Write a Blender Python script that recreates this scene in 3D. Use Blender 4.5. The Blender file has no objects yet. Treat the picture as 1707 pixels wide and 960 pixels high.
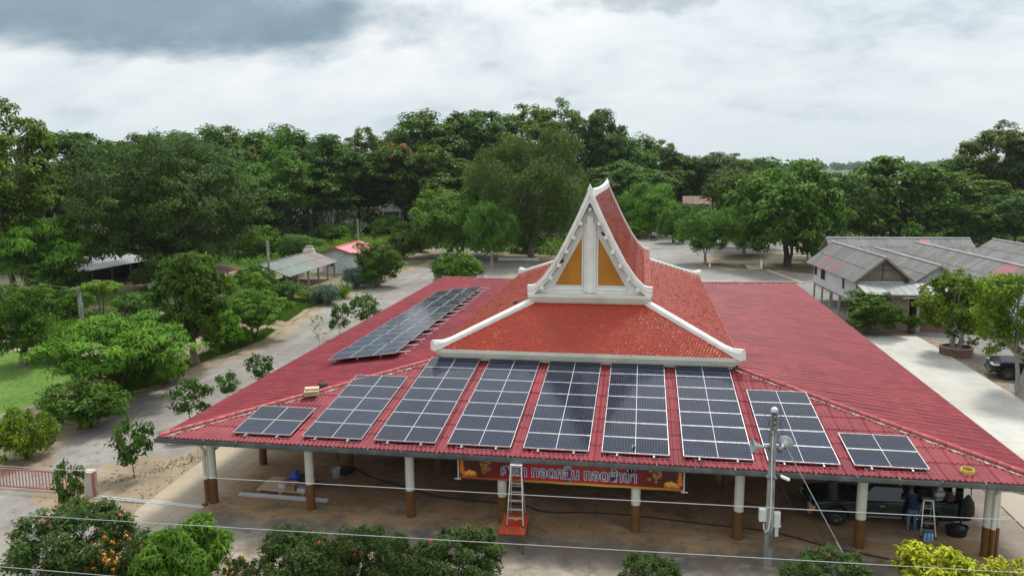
import bpy, bmesh, math, random
import numpy as np
from mathutils import Vector, Matrix, Euler
from math import sin, cos, pi, radians, sqrt, atan2

SC = bpy.context.scene
COL = SC.collection
rnd = random.Random(7)

# ---------------------------------------------------------------- camera
cam_data = bpy.data.cameras.new('camera')
cam = bpy.data.objects.new('camera', cam_data)
COL.objects.link(cam)
cam_data.lens = 36 * 1289.38 / 1707
cam_data.sensor_width = 36
cam_data.clip_start = 0.2
cam_data.clip_end = 6000
YAW, PITCH, ROLL = 0.1671, 0.1562, -0.0077
fw = Vector((-sin(YAW) * cos(PITCH), cos(YAW) * cos(PITCH), -sin(PITCH)))
rt = Vector((cos(YAW), sin(YAW), 0))
up = rt.cross(fw)
r2 = rt * cos(ROLL) + up * sin(ROLL)
u2 = -rt * sin(ROLL) + up * cos(ROLL)
mw = Matrix((r2, u2, -fw)).transposed().to_4x4()
mw.translation = Vector((2.4626, -25.1051, 12.8763))
cam.matrix_world = mw
SC.camera = cam

# ---------------------------------------------------------------- light, sky, exposure
SUN_EL, SUN_AZ = radians(58), radians(12)     # azimuth from +Y towards +X
sun = bpy.data.lights.new('sun', 'SUN')
sun.energy = 2.7
sun.angle = radians(12)
sun.color = (1.0, 0.96, 0.9)
sun_o = bpy.data.objects.new('sun', sun)
COL.objects.link(sun_o)
sdir = Vector((sin(SUN_AZ) * cos(SUN_EL), cos(SUN_AZ) * cos(SUN_EL), sin(SUN_EL)))
sun_o.rotation_euler = sdir.to_track_quat('Z', 'Y').to_euler()
sun_o.location = (0, 40, 60)

SC.view_settings.view_transform = 'Standard'
SC.view_settings.look = 'None'
SC.view_settings.exposure = 0.24
SC.view_settings.gamma = 1.0
SC.cycles.max_bounces = 6
SC.cycles.diffuse_bounces = 3
SC.cycles.glossy_bounces = 3
SC.cycles.transmission_bounces = 4
SC.cycles.transparent_max_bounces = 6
SC.cycles.use_denoising = True
SC.cycles.sample_clamp_indirect = 5


class NT:
    """small helper round a node tree"""
    def __init__(s, tree):
        s.t = tree
        s.n = tree.nodes
    def new(s, typ, **kw):
        nd = s.n.new(typ)
        for k, v in kw.items():
            setattr(nd, k, v)
        return nd
    def link(s, a, b):
        s.t.links.new(a, b)
    def put(s, sock, v):
        if isinstance(v, bpy.types.NodeSocket):
            s.link(v, sock)
        elif isinstance(v, (int, float)):
            if sock.type in ('RGBA',):
                sock.default_value = (v, v, v, 1)
            elif sock.type == 'VECTOR':
                sock.default_value = (v, v, v)
            else:
                sock.default_value = v
        else:
            v = tuple(v)
            if sock.type == 'RGBA' and len(v) == 3:
                v = v + (1,)
            sock.default_value = v
    def math(s, op, a, b=0.0, c=None, clamp=False):
        nd = s.new('ShaderNodeMath', operation=op, use_clamp=clamp)
        s.put(nd.inputs[0], a); s.put(nd.inputs[1], b)
        if c is not None: s.put(nd.inputs[2], c)
        return nd.outputs[0]
    def vmath(s, op, a, b=None, scale=None):
        nd = s.new('ShaderNodeVectorMath', operation=op)
        s.put(nd.inputs[0], a)
        if b is not None: s.put(nd.inputs[1], b)
        if scale is not None: s.put(nd.inputs['Scale'], scale)
        return nd.outputs['Value'] if op in ('DOT_PRODUCT', 'LENGTH') else nd.outputs[0]
    def mix(s, f, a, b, blend='MIX'):
        nd = s.new('ShaderNodeMix', data_type='RGBA', blend_type=blend, clamp_factor=True)
        s.put(nd.inputs['Factor'], f)
        s.put(nd.inputs['A'] if False else nd.inputs[6], a)
        s.put(nd.inputs[7], b)
        return nd.outputs[2]
    def noise(s, vec, scale=3, detail=4, rough=.55, dist=0.0, col=False):
        nd = s.new('ShaderNodeTexNoise')
        if vec is not None: s.link(vec, nd.inputs['Vector'])
        nd.inputs['Scale'].default_value = scale
        nd.inputs['Detail'].default_value = detail
        nd.inputs['Roughness'].default_value = rough
        nd.inputs['Distortion'].default_value = dist
        return nd.outputs['Color'] if col else nd.outputs[0]
    def rng(s, v, a, b, c=0.0, d=1.0, smooth=False):
        nd = s.new('ShaderNodeMapRange')
        nd.interpolation_type = 'SMOOTHSTEP' if smooth else 'LINEAR'
        s.put(nd.inputs[0], v)
        for i, x in enumerate((a, b, c, d)):
            s.put(nd.inputs[1 + i], x)
        return nd.outputs[0]
    def ramp(s, f, stops):
        nd = s.new('ShaderNodeValToRGB')
        cr = nd.color_ramp
        while len(cr.elements) < len(stops):
            cr.elements.new(0.5)
        for e, (pos, c) in zip(cr.elements, stops):
            e.position = pos
            e.color = tuple(c) + (1,) if len(c) == 3 else c
        s.put(nd.inputs[0], f)
        return nd.outputs[0]
    def mapping(s, vec, loc=(0, 0, 0), rot=(0, 0, 0), scale=(1, 1, 1)):
        nd = s.new('ShaderNodeMapping')
        s.link(vec, nd.inputs[0])
        nd.inputs[1].default_value = loc
        nd.inputs[2].default_value = rot
        nd.inputs[3].default_value = scale
        return nd.outputs[0]


def build_world():
    w = bpy.data.worlds.new('World')
    SC.world = w
    w.use_nodes = True
    w.node_tree.nodes.clear()
    N = NT(w.node_tree)
    out = N.new('ShaderNodeOutputWorld')
    bg = N.new('ShaderNodeBackground')
    N.link(bg.outputs[0], out.inputs[0])
    sky = N.new('ShaderNodeTexSky')
    sky.sky_type = 'NISHITA'
    sky.sun_disc = False
    sky.sun_elevation = SUN_EL
    sky.sun_rotation = SUN_AZ
    sky.air_density = 1.2
    sky.dust_density = 2.5
    tc = N.new('ShaderNodeTexCoord')
    d = tc.outputs['Generated']
    sep = N.new('ShaderNodeSeparateXYZ'); N.link(d, sep.inputs[0])
    x, y, z = sep.outputs
    zc = N.math('ADD', N.math('MAXIMUM', z, 0.0), 0.36)
    cmb = N.new('ShaderNodeCombineXYZ')
    N.put(cmb.inputs[0], N.math('DIVIDE', x, zc)); N.put(cmb.inputs[1], N.math('DIVIDE', y, zc))
    pl = cmb.outputs[0]
    warp = N.noise(pl, .5, 3, .5, col=True)
    plw = N.vmath('ADD', pl, N.vmath('SCALE', N.vmath('SUBTRACT', warp, (.5, .5, .5)), scale=.55))
    # broad sheets of cloud and finer billows
    big = N.noise(N.mapping(plw, (3.3, 1.2, 0), (0, 0, .15), (.85, 1.0, 1)), 1.9, 6, .5)
    fine = N.noise(N.mapping(plw, (7.1, 4.0, 0), (0, 0, .1), (1.0, 1.25, 1)), 5.2, 9, .58)
    bill = N.math('ADD', N.math('MULTIPLY', big, .58), N.math('MULTIPLY', fine, .42))
    c_dark, c_mid, c_lit = (3.9, 4.7, 5.3), (5.7, 6.3, 6.65), (7.3, 7.5, 7.6)
    cl = N.ramp(N.rng(bill, .36, .64, 0, 1), [(0.0, c_dark), (.33, c_mid), (.62, (6.5, 6.95, 7.2)), (1.0, c_lit)])
    # the heavy rain-grey bank up on the left
    az = N.math('ARCTAN2', x, y)
    el = N.math('ARCSINE', z)
    dx = N.math('DIVIDE', N.math('ADD', az, .62), .36)
    dz = N.math('DIVIDE', N.math('SUBTRACT', el, .172), .046)
    rr = N.math('ADD', N.math('MULTIPLY', dx, dx), N.math('MULTIPLY', dz, dz))
    rr = N.math('ADD', rr, N.math('MULTIPLY', N.math('SUBTRACT', fine, .5), 1.9))
    rr = N.math('ADD', rr, N.math('MULTIPLY', N.math('SUBTRACT', big, .5), 2.4))
    bank = N.rng(rr, 1.75, .25, 0, 1, True)
    cl = N.mix(N.math('MULTIPLY', bank, .92), cl, N.mix(fine, (1.1, 1.75, 2.35), (2.6, 3.5, 4.2)))
    dx2 = N.math('DIVIDE', N.math('ADD', az, .0), .16)
    dz2 = N.math('DIVIDE', N.math('SUBTRACT', el, .205), .030)
    r3 = N.math('ADD', N.math('MULTIPLY', dx2, dx2), N.math('MULTIPLY', dz2, dz2))
    r3 = N.math('ADD', r3, N.math('MULTIPLY', N.math('SUBTRACT', fine, .5), 5.0))
    bank2 = N.rng(r3, 1.2, .0, 0, 1, True)
    cl = N.mix(N.math('MULTIPLY', bank2, .75), cl, (3.6, 4.1, 4.5))
    # thin pale veil low over the horizon
    hz = N.rng(z, .0, .13, .8, 0.0, True)
    cl = N.mix(hz, cl, (6.1, 6.75, 7.05))
    cover = N.rng(N.noise(plw, .6, 4, .5), .2, .42, .86, 1.0, True)
    colr = N.mix(cover, sky.outputs[0], cl)
    # an overcast sky is brighter overhead than at the horizon
    colr = N.vmath('SCALE', colr, scale=N.math('ADD', 1.0, N.math('MULTIPLY', N.math('MAXIMUM', z, 0.0), .75)))
    # below the horizon: dull ground glow
    colr = N.mix(N.rng(z, -.02, -.001, 1, 0), colr, (1.2, 1.25, 1.05))
    N.link(colr, bg.inputs[0])
    bg.inputs[1].default_value = 0.1
build_world()

# ---------------------------------------------------------------- materials
MATS = {}
def base_mat(name):
    m = bpy.data.materials.new(name)
    m.use_nodes = True
    m.node_tree.nodes.clear()
    N = NT(m.node_tree)
    out = N.new('ShaderNodeOutputMaterial')
    b = N.new('ShaderNodeBsdfPrincipled')
    N.link(b.outputs[0], out.inputs[0])
    MATS[name] = m
    return m, N, b, out


def M(name, col, rough=.6, var=.12, scale=2.5, col2=None, dirt=None, dirt_amt=.5, dirt_scale=.8, bump=0.0, bscale=20,
      metal=0.0, spec=.5, obj_var=0.0, coat=0.0, stretch=(1, 1, 1), space='Object'):
    m, N, b, out = base_mat(name)
    tc = N.new('ShaderNodeTexCoord')
    oi = N.new('ShaderNodeObjectInfo')
    v = tc.outputs['Object'] if space == 'Object' else N.new('ShaderNodeNewGeometry').outputs['Position']
    off = N.vmath('SCALE', (13.1, 7.7, 3.3), scale=oi.outputs['Random'])
    vv = N.mapping(N.vmath('ADD', v, off), scale=stretch)
    n = N.noise(vv, scale, 5, .6)
    lo = tuple(c * (1 - var) for c in col)
    hi = tuple(min(1, c * (1 + var)) for c in (col2 or col))
    c = N.mix(N.rng(n, .32, .68), lo, hi)
    if obj_var:
        k = N.rng(oi.outputs['Random'], 0, 1, 1 - obj_var, 1 + obj_var)
        c = N.vmath('SCALE', c, scale=k)
    if dirt:
        dn = N.noise(vv, dirt_scale, 6, .65)
        c = N.mix(N.math('MULTIPLY', N.rng(dn, .45, .72, 0, 1, True), dirt_amt), c, dirt)
    N.link(c, b.inputs['Base Color'])
    N.put(b.inputs['Roughness'], N.rng(n, .3, .7, max(0, rough - .06), min(1, rough + .08)))
    b.inputs['Metallic'].default_value = metal
    b.inputs['Specular IOR Level'].default_value = spec
    if coat:
        b.inputs['Coat Weight'].default_value = coat
        b.inputs['Coat Roughness'].default_value = .08
    if bump:
        bp = N.new('ShaderNodeBump')
        bp.inputs['Strength'].default_value = bump
        bp.inputs['Distance'].default_value = .03
        N.link(N.noise(vv, bscale, 5, .6), bp.inputs['Height'])
        N.link(bp.outputs[0], b.inputs['Normal'])
    return m


def red_sheet():
    m, N, b, out = base_mat('red_sheet')
    pos = N.new('ShaderNodeNewGeometry').outputs['Position']
    wn = N.new('ShaderNodeTexWhiteNoise'); wn.noise_dimensions = '2D'
    N.link(N.vmath('FLOOR', N.vmath('DIVIDE', pos, (.505, .505, 1.0))), wn.inputs['Vector'])
    big = N.noise(pos, .28, 5, .6); mid = N.noise(pos, 1.7, 6, .65); fine = N.noise(pos, 11, 5, .7)
    c = N.mix(N.rng(big, .35, .65), (.175, .017, .027), (.235, .028, .037))
    c = N.vmath('SCALE', c, scale=N.rng(wn.outputs['Value'], 0, 1, .86, 1.12))
    c = N.mix(N.rng(mid, .50, .74, 0, .75), c, (.27, .070, .072))
    c = N.mix(N.rng(N.noise(pos, .9, 6, .7), .56, .76, 0, .6), c, (.135, .030, .032))
    c = N.mix(N.rng(fine, .60, .78, 0, .5), c, (.085, .028, .026))
    N.link(c, b.inputs['Base Color'])
    N.put(b.inputs['Roughness'], N.rng(mid, .3, .7, .44, .66))
    b.inputs['Specular IOR Level'].default_value = .22
red_sheet()
M('red_cap', (.36, .050, .052), .5, .15, 3, dirt=(.15, .04, .04), dirt_amt=.5, obj_var=.1)
M('mortar', (.42, .36, .31), .9, .25, 9, dirt=(.10, .07, .06), dirt_amt=.85, dirt_scale=4, bump=.6, bscale=30)
M('white_paint', (.78, .78, .74), .45, .06, 2.0, dirt=(.50, .48, .42), dirt_amt=.35, dirt_scale=1.2)
M('cream_paint', (.66, .66, .57), .5, .06, 1.5, dirt=(.42, .40, .32), dirt_amt=.4, dirt_scale=1.0)
M('brown_paint', (.155, .068, .018), .45, .18, 3, dirt=(.07, .035, .015), dirt_amt=.6, dirt_scale=2)
M('amber_panel', (.44, .17, .010), .35, .12, 1.2, dirt=(.30, .11, .01), dirt_amt=.4, dirt_scale=1.5, bump=.05, bscale=90)
M('gutter_grey', (.10, .115, .12), .4, .2, 2, dirt=(.19, .19, .18), dirt_amt=.5, dirt_scale=2.0, metal=.3)
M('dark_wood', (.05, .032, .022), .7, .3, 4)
M('wood', (.30, .22, .14), .75, .25, 5, stretch=(1, 8, 1))
M('old_wood', (.20, .165, .13), .85, .35, 6, stretch=(1, 1, 6), dirt=(.08, .06, .045), dirt_amt=.6, obj_var=.18)
M('alu', (.72, .73, .74), .3, .08, 6, metal=.85)
M('alu_matt', (.62, .64, .66), .45, .1, 6, metal=.4)
M('black_rubber', (.012, .012, .012), .7, .2, 5)
M('black_plastic', (.018, .018, .02), .45, .2, 5)
M('concrete_pole', (.29, .29, .27), .85, .2, 3, dirt=(.055, .05, .042), dirt_amt=.92, dirt_scale=2.2, bump=.3, bscale=40, stretch=(1, 1, .4))
M('grey_plastic', (.60, .61, .60), .5, .06, 3)
M('horn_grey', (.36, .41, .43), .4, .1, 4, dirt=(.2, .22, .22), dirt_amt=.4)
M('wire_white', (.42, .43, .44), .5, .08, 1)
M('wire_grey', (.36, .38, .39), .5, .1, 1, metal=.3)
M('wire_black', (.02, .016, .014), .6, .2, 1)
M('red_rail', (.36, .10, .105), .5, .14, 3, dirt=(.20, .09, .08), dirt_amt=.5)
M('post_render', (.42, .38, .32), .85, .15, 4, dirt=(.2, .16, .12), dirt_amt=.6)
M('orange_table', (.42, .050, .018), .38, .14, 3, dirt=(.25, .05, .02), dirt_amt=.4)
M('cardboard', (.36, .22, .12), .85, .14, 6, obj_var=.15)
M('pale_wood', (.58, .46, .30), .8, .14, 5, stretch=(1, 6, 1), obj_var=.08)
M('blue_cloth', (.03, .10, .42), .7, .25, 5)
M('white_cloth', (.62, .60, .62), .8, .15, 9, dirt=(.2, .1, .12), dirt_amt=.5, dirt_scale=9)
M('navy_cloth', (.014, .02, .085), .85, .25, 9, bump=.3, bscale=25)
M('denim', (.085, .145, .25), .9, .25, 14, bump=.3, bscale=40)
M('skin', (.28, .145, .085), .55, .08, 6)
M('hair', (.012, .01, .009), .6, .2, 20)
M('bottle_blue', (.22, .42, .62), .2, .12, 6, coat=.5)
M('hose', (.50, .46, .06), .5, .15, 8)
M('green_paint', (.010, .026, .024), .22, .15, 2, coat=.6)
M('black_paint', (.004, .005, .009), .32, .15, 2, coat=.1, spec=.25)
M('dark_glass', (.012, .016, .018), .05, .1, 2, spec=.7)
M('chrome', (.75, .76, .78), .12, .05, 2, metal=1)
M('lamp_lens', (.75, .76, .74), .1, .05, 8, coat=1)
M('tyre', (.014, .014, .014), .85, .2, 8)
M('rim', (.10, .10, .105), .35, .2, 5, metal=.7)
M('grey_roof', (.150, .145, .138), .75, .28, 1.2, dirt=(.075, .072, .067), dirt_amt=.9, dirt_scale=1.3, obj_var=.12, stretch=(2.2, .5, 1))
M('pale_roof', (.32, .32, .315), .55, .18, 1.0, dirt=(.25, .24, .23), dirt_amt=.6, obj_var=.08, stretch=(2, .6, 1))
M('green_sheet', (.036, .078, .054), .5, .16, 1.5, dirt=(.2, .24, .2), dirt_amt=.4, obj_var=.12)
M('rust_sheet', (.160, .140, .130), .65, .2, 1.5, dirt=(.22, .10, .08), dirt_amt=.6, obj_var=.18)
M('pink_sheet', (.62, .105, .155), .45, .1, 1.5, obj_var=.06)
M('faded_red', (.25, .085, .085), .6, .15, 2)
M('brown_red_roof', (.17, .075, .062), .7, .25, 1.0, dirt=(.24, .17, .155), dirt_amt=.6, obj_var=.12)
M('white_board', (.58, .60, .60), .7, .08, 2.2, dirt=(.36, .35, .32), dirt_amt=.55, obj_var=.06)
M('blue_board', (.50, .57, .62), .65, .07, 2)
M('tan_wall', (.33, .255, .19), .85, .15, 1.5, dirt=(.17, .12, .085), dirt_amt=.6)
M('beige_wall', (.50, .44, .34), .85, .12, 1.5, dirt=(.25, .2, .15), dirt_amt=.5)
M('opening_gloom', (.012, .011, .010), .9, .2, 3)  # near-black colour painted for the gloom inside openings
M('planter_brick', (.20, .105, .080), .85, .25, 6, dirt=(.09, .065, .055), dirt_amt=.6, obj_var=.2)
M('planter_soil', (.07, .045, .032), .95, .3, 9)
M('bark', (.16, .125, .095), .9, .3, 5, dirt=(.05, .04, .03), dirt_amt=.7, dirt_scale=3, stretch=(3, 3, .7), bump=.5, bscale=18)
M('bark_pale', (.33, .30, .26), .9, .25, 5, dirt=(.12, .10, .08), dirt_amt=.6, dirt_scale=3, stretch=(3, 3, .7))
M('bark_dark', (.06, .045, .035), .95, .3, 5, stretch=(3, 3, .7))
M('dead_wood', (.46, .42, .39), .9, .2, 5)
M('soffit', (.05, .038, .032), .9, .2, 2)
M('beam_steel', (.10, .06, .05), .7, .2, 2)
M('red_flower', (.52, .045, .03), .7, .25, 8)
M('orange_flower', (.80, .30, .012), .7, .2, 8)
M('pink_flower', (.62, .20, .19), .7, .2, 8)


def glaze():
    m, N, b, out = base_mat('glazed_tile')
    at = N.new('ShaderNodeAttribute'); at.attribute_name = 'tint'
    g = N.new('ShaderNodeNewGeometry')
    n = N.noise(g.outputs['Position'], .55, 4, .6)
    c = N.ramp(at.outputs['Fac'], [(0, (.28, .014, .002)), (.5, (.38, .024, .002)), (.9, (.46, .048, .004)), (1, (.54, .12, .02))])
    c = N.mix(N.rng(n, .4, .7, 0, .45), c, (.27, .030, .008))
    c = N.mix(N.rng(N.noise(g.outputs['Position'], 2.6, 6, .7), .56, .74, 0, .55), c, (.20, .030, .012))
    N.link(c, b.inputs['Base Color'])
    b.inputs['Roughness'].default_value = .30
    b.inputs['Specular IOR Level'].default_value = .5
glaze()


def solar():
    m, N, b, out = base_mat('solar_cells')
    uv = N.new('ShaderNodeUVMap')
    oi = N.new('ShaderNodeObjectInfo')
    sep = N.new('ShaderNodeSeparateXYZ'); N.link(uv.outputs[0], sep.inputs[0])
    u, v = sep.outputs[0], sep.outputs[1]
    # two halves of 12 x 6 half cells with a white gap between them
    def grid(t, n, w):
        f = N.math('FRACT', N.math('MULTIPLY', t, n))
        e = N.math('MINIMUM', f, N.math('SUBTRACT', 1.0, f))
        return N.math('LESS_THAN', e, w)
    lines = N.math('MAXIMUM', grid(u, 24, .045), grid(v, 6, .026))
    mid = N.math('LESS_THAN', N.math('ABSOLUTE', N.math('SUBTRACT', u, .5)), .0042)
    edge_u = N.math('MINIMUM', u, N.math('SUBTRACT', 1.0, u))
    edge_v = N.math('MINIMUM', v, N.math('SUBTRACT', 1.0, v))
    edge = N.math('MAXIMUM', N.math('LESS_THAN', edge_u, .006), N.math('LESS_THAN', edge_v, .010))
    k = N.noise(N.vmath('ADD', uv.outputs[0], N.vmath('SCALE', (9, 5, 0), scale=oi.outputs['Random'])), 2.2, 3, .5)
    cell = N.mix(N.rng(k, .35, .65), (.006, .009, .020), (.011, .016, .038))
    cell = N.vmath('SCALE', cell, scale=N.rng(oi.outputs['Random'], 0, 1, .75, 1.3))
    c = N.mix(lines, cell, (.080, .092, .118))
    c = N.mix(N.math('MAXIMUM', mid, edge), c, (.66, .68, .70))
    N.link(c, b.inputs['Base Color'])
    b.inputs['Roughness'].default_value = .20
    b.inputs['Specular IOR Level'].default_value = .5
    b.inputs['Specular IOR Level'].default_value = .22
    b.inputs['Coat Weight'].default_value = .06
    b.inputs['Coat Roughness'].default_value = .05
    dn = N.noise(N.new('ShaderNodeTexCoord').outputs['Object'], 1.7, 5, .6)
    N.put(b.inputs['Roughness'], N.rng(dn, .3, .7, .05, .20))
solar()


def leaf_mat(name, cols, trans=.33, rough=.55, objv=.18, spec=.16):
    m, N, b, out = base_mat(name)
    at = N.new('ShaderNodeAttribute'); at.attribute_name = 'tint'
    oi = N.new('ShaderNodeObjectInfo')
    c = N.ramp(at.outputs['Fac'], [(0, cols[0]), (.5, cols[1]), (1, cols[2])])
    hs = N.new('ShaderNodeHueSaturation')
    N.put(hs.inputs['Hue'], N.rng(oi.outputs['Random'], 0, 1, .5 - .012, .5 + .006))
    N.put(hs.inputs['Value'], N.rng(oi.outputs['Random'], 0, 1, 1 - objv, 1 + objv))
    N.link(c, hs.inputs['Color'])
    N.link(hs.outputs[0], b.inputs['Base Color'])
    b.inputs['Roughness'].default_value = rough
    b.inputs['Specular IOR Level'].default_value = spec
    tr = N.new('ShaderNodeBsdfTranslucent')
    N.link(N.mix(.5, hs.outputs[0], N.vmath('MULTIPLY', hs.outputs[0], (1.25, 1.4, .5))), tr.inputs[0])
    mx = N.new('ShaderNodeMixShader')
    mx.inputs[0].default_value = trans
    N.link(b.outputs[0], mx.inputs[1]); N.link(tr.outputs[0], mx.inputs[2])
    N.link(mx.outputs[0], out.inputs[0])
    return m
leaf_mat('leaf_dark', [(.034, .078, .012), (.060, .132, .018), (.104, .200, .026)])
leaf_mat('leaf_mid', [(.046, .102, .012), (.082, .172, .018), (.138, .242, .026)])
leaf_mat('leaf_olive', [(.058, .098, .011), (.108, .176, .017), (.180, .252, .027)])
leaf_mat('leaf_bright', [(.056, .130, .010), (.104, .220, .015), (.172, .305, .023)])
leaf_mat('leaf_lime', [(.080, .154, .010), (.152, .262, .017), (.240, .355, .028)])
leaf_mat('leaf_grey', [(.060, .118, .022), (.102, .186, .034), (.158, .258, .052)])
leaf_mat('leaf_blue', [(.050, .095, .070), (.095, .165, .115), (.160, .240, .170)])
leaf_mat('leaf_ixora', [(.030, .060, .014), (.060, .110, .022), (.135, .150, .040)])
leaf_mat('leaf_yellow', [(.20, .28, .012), (.46, .50, .022), (.64, .64, .06)], trans=.2)
leaf_mat('grass_blade', [(.050, .105, .014), (.085, .165, .020), (.150, .215, .036)], trans=.2)


# ---------------------------------------------------------------- mesh helpers
class MB:
    """collects shapes into one mesh"""
    def __init__(s):
        s.v, s.f, s.mi, s.uv = [], [], [], None
        s.sm = []
    def add(s, vs, fs, mi=0, smooth=False):
        o = len(s.v)
        s.v += [tuple(p) for p in vs]
        for f in fs:
            s.f.append([i + o for i in f]); s.mi.append(mi); s.sm.append(smooth)
        return s
    def box(s, c, d, rz=0.0, mi=0, R=None):
        hx, hy, hz = d[0] / 2, d[1] / 2, d[2] / 2
        pts = [Vector((x, y, z)) for z in (-hz, hz) for x, y in ((-hx, -hy), (hx, -hy), (hx, hy), (-hx, hy))]
        rot = R if R is not None else Matrix.Rotation(rz, 3, 'Z')
        pts = [rot @ p + Vector(c) for p in pts]
        return s.add(pts, [(3, 2, 1, 0), (4, 5, 6, 7), (0, 1, 5, 4), (1, 2, 6, 5), (2, 3, 7, 6), (3, 0, 4, 7)], mi)
    def bar(s, a, b, w, h, mi=0):
        """rectangular bar from a to b (w sideways, h upright)"""
        a, b = Vector(a), Vector(b)
        d = (b - a).normalized()
        upv = Vector((0, 0, 1)) if abs(d.z) < .95 else Vector((0, 1, 0))
        sd = d.cross(upv).normalized(); uu = sd.cross(d)
        q = []
        for p in (a, b):
            for sx, sz in ((-1, -1), (1, -1), (1, 1), (-1, 1)):
                q.append(p + sd * sx * w / 2 + uu * sz * h / 2)
        return s.add(q, [(0, 1, 2, 3), (7, 6, 5, 4), (0, 4, 5, 1), (1, 5, 6, 2), (2, 6, 7, 3), (3, 7, 4, 0)], mi)
    def tube(s, path, r, n=8, mi=0, caps=True, smooth=True):
        path = [Vector(p) for p in path]
        rs = r if isinstance(r, (list, tuple)) else [r] * len(path)
        vs, fs = [], []
        prev = None
        for i, p in enumerate(path):
            t = (path[min(i + 1, len(path) - 1)] - path[max(i - 1, 0)]).normalized()
            if prev is None:
                ref = Vector((0, 0, 1)) if abs(t.z) < .9 else Vector((1, 0, 0))
                a = t.cross(ref).normalized()
            else:
                a = (prev - t * prev.dot(t))
                a = a.normalized() if a.length > 1e-6 else t.orthogonal().normalized()
            prev = a
            b = t.cross(a)
            for k in range(n):
                an = 2 * pi * k / n
                vs.append(p + (a * cos(an) + b * sin(an)) * rs[i])
        for i in range(len(path) - 1):
            for k in range(n):
                k2 = (k + 1) % n
                fs.append((i * n + k, i * n + k2, (i + 1) * n + k2, (i + 1) * n + k))
        s.add(vs, fs, mi, smooth)
        if caps:
            s.add(vs[:n], [tuple(range(n))[::-1]], mi)
            s.add(vs[-n:], [tuple(range(n))], mi)
        return s
    def prism(s, poly, y0, y1, axis='Y', mi=0):
        """extrude a polygon; axis Y: poly in (x,z); X: poly in (y,z); Z: poly in (x,y)"""
        n = len(poly)
        def mk(p, t):
            return (p[0], t, p[1]) if axis == 'Y' else (t, p[0], p[1]) if axis == 'X' else (p[0], p[1], t)
        vs = [mk(p, y0) for p in poly] + [mk(p, y1) for p in poly]
        fs = [tuple(range(n)), tuple(range(2 * n - 1, n - 1, -1))]
        fs += [(i, i + n, (i + 1) % n + n, (i + 1) % n) for i in range(n)]
        return s.add(vs, fs, mi)
    def lathe(s, prof, n=16, c=(0, 0, 0), mi=0, smooth=True, R=None):
        vs, fs = [], []
        for r, z in prof:
            for k in range(n):
                a = 2 * pi * k / n
                p = Vector((r * cos(a), r * sin(a), z))
                if R is not None: p = R @ p
                vs.append(p + Vector(c))
        for i in range(len(prof) - 1):
            for k in range(n):
                k2 = (k + 1) % n
                fs.append((i * n + k, i * n + k2, (i + 1) * n + k2, (i + 1) * n + k))
        return s.add(vs, fs, mi, smooth)
    def mesh(s, name, *mats, recalc=True, bevel=0.0):
        me = bpy.data.meshes.new(name)
        me.from_pydata(s.v, [], s.f)
        for m in mats:
            me.materials.append(MATS[m])
        me.polygons.foreach_set('material_index', s.mi)
        me.polygons.foreach_set('use_smooth', s.sm)
        if recalc or bevel:
            bm = bmesh.new(); bm.from_mesh(me)
            if bevel:
                bmesh.ops.remove_doubles(bm, verts=bm.verts, dist=1e-5)
                es = [e for e in bm.edges if len(e.link_faces) == 2 and e.calc_face_angle(0) > .6]
                bmesh.ops.bevel(bm, geom=es, offset=bevel, segments=2, affect='EDGES', profile=.6, clamp_overlap=True)
            bmesh.ops.recalc_face_normals(bm, faces=bm.faces)
            bm.to_mesh(me); bm.free()
        me.update()
        return me


def put(name, me, parent=None, loc=None, rot=None, scale=None):
    o = bpy.data.objects.new(name, me)
    COL.objects.link(o)
    if parent is not None: o.parent = parent
    if loc is not None: o.location = loc
    if rot is not None: o.rotation_euler = rot
    if scale is not None: o.scale = scale
    return o


def part(mb, name, mats, parent, bevel=0.0, recalc=True, loc=None, rot=None, stuff=False):
    if isinstance(mats, str): mats = (mats,)
    o = put(name, mb.mesh(name, *mats, bevel=bevel, recalc=recalc), parent, loc, rot)
    if stuff: o['kind'] = 'stuff'
    return o


def thing(name, label, cat, loc=(0, 0, 0), rz=0.0, group=None):
    o = bpy.data.objects.new(name, None)
    o.empty_display_size = .3
    COL.objects.link(o)
    o.location = loc; o.rotation_euler = (0, 0, rz)
    return tag(o, label, cat, group)


def tag(o, label, cat, group=None):
    o['label'] = label; o['category'] = cat
    if group: o['group'] = group
    return o


def structure(o):
    o['kind'] = 'structure'
    return o


def copy_tree(o, parent=None):
    c = o.copy(); COL.objects.link(c)
    if parent is not None: c.parent = parent
    for ch in list(o.children):
        copy_tree(ch, c)
    return c


def np_mesh(name, V, F, mat, tint=None, smooth=False):
    """fast mesh from arrays: F is (n,4) or (n,3)"""
    me = bpy.data.meshes.new(name)
    k = F.shape[1]
    me.vertices.add(len(V)); me.vertices.foreach_set('co', V.astype(np.float32).ravel())
    me.loops.add(F.size); me.loops.foreach_set('vertex_index', F.astype(np.int32).ravel())
    me.polygons.add(len(F))
    me.polygons.foreach_set('loop_start', np.arange(0, F.size, k, dtype=np.int32))
    if tint is not None:
        a = me.attributes.new('tint', 'FLOAT', 'FACE')
        a.data.foreach_set('value', tint.astype(np.float32))
    if smooth:
        me.polygons.foreach_set('use_smooth', np.ones(len(F), dtype=bool))
    me.materials.append(MATS[mat])
    me.update(calc_edges=True)
    return me

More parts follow.
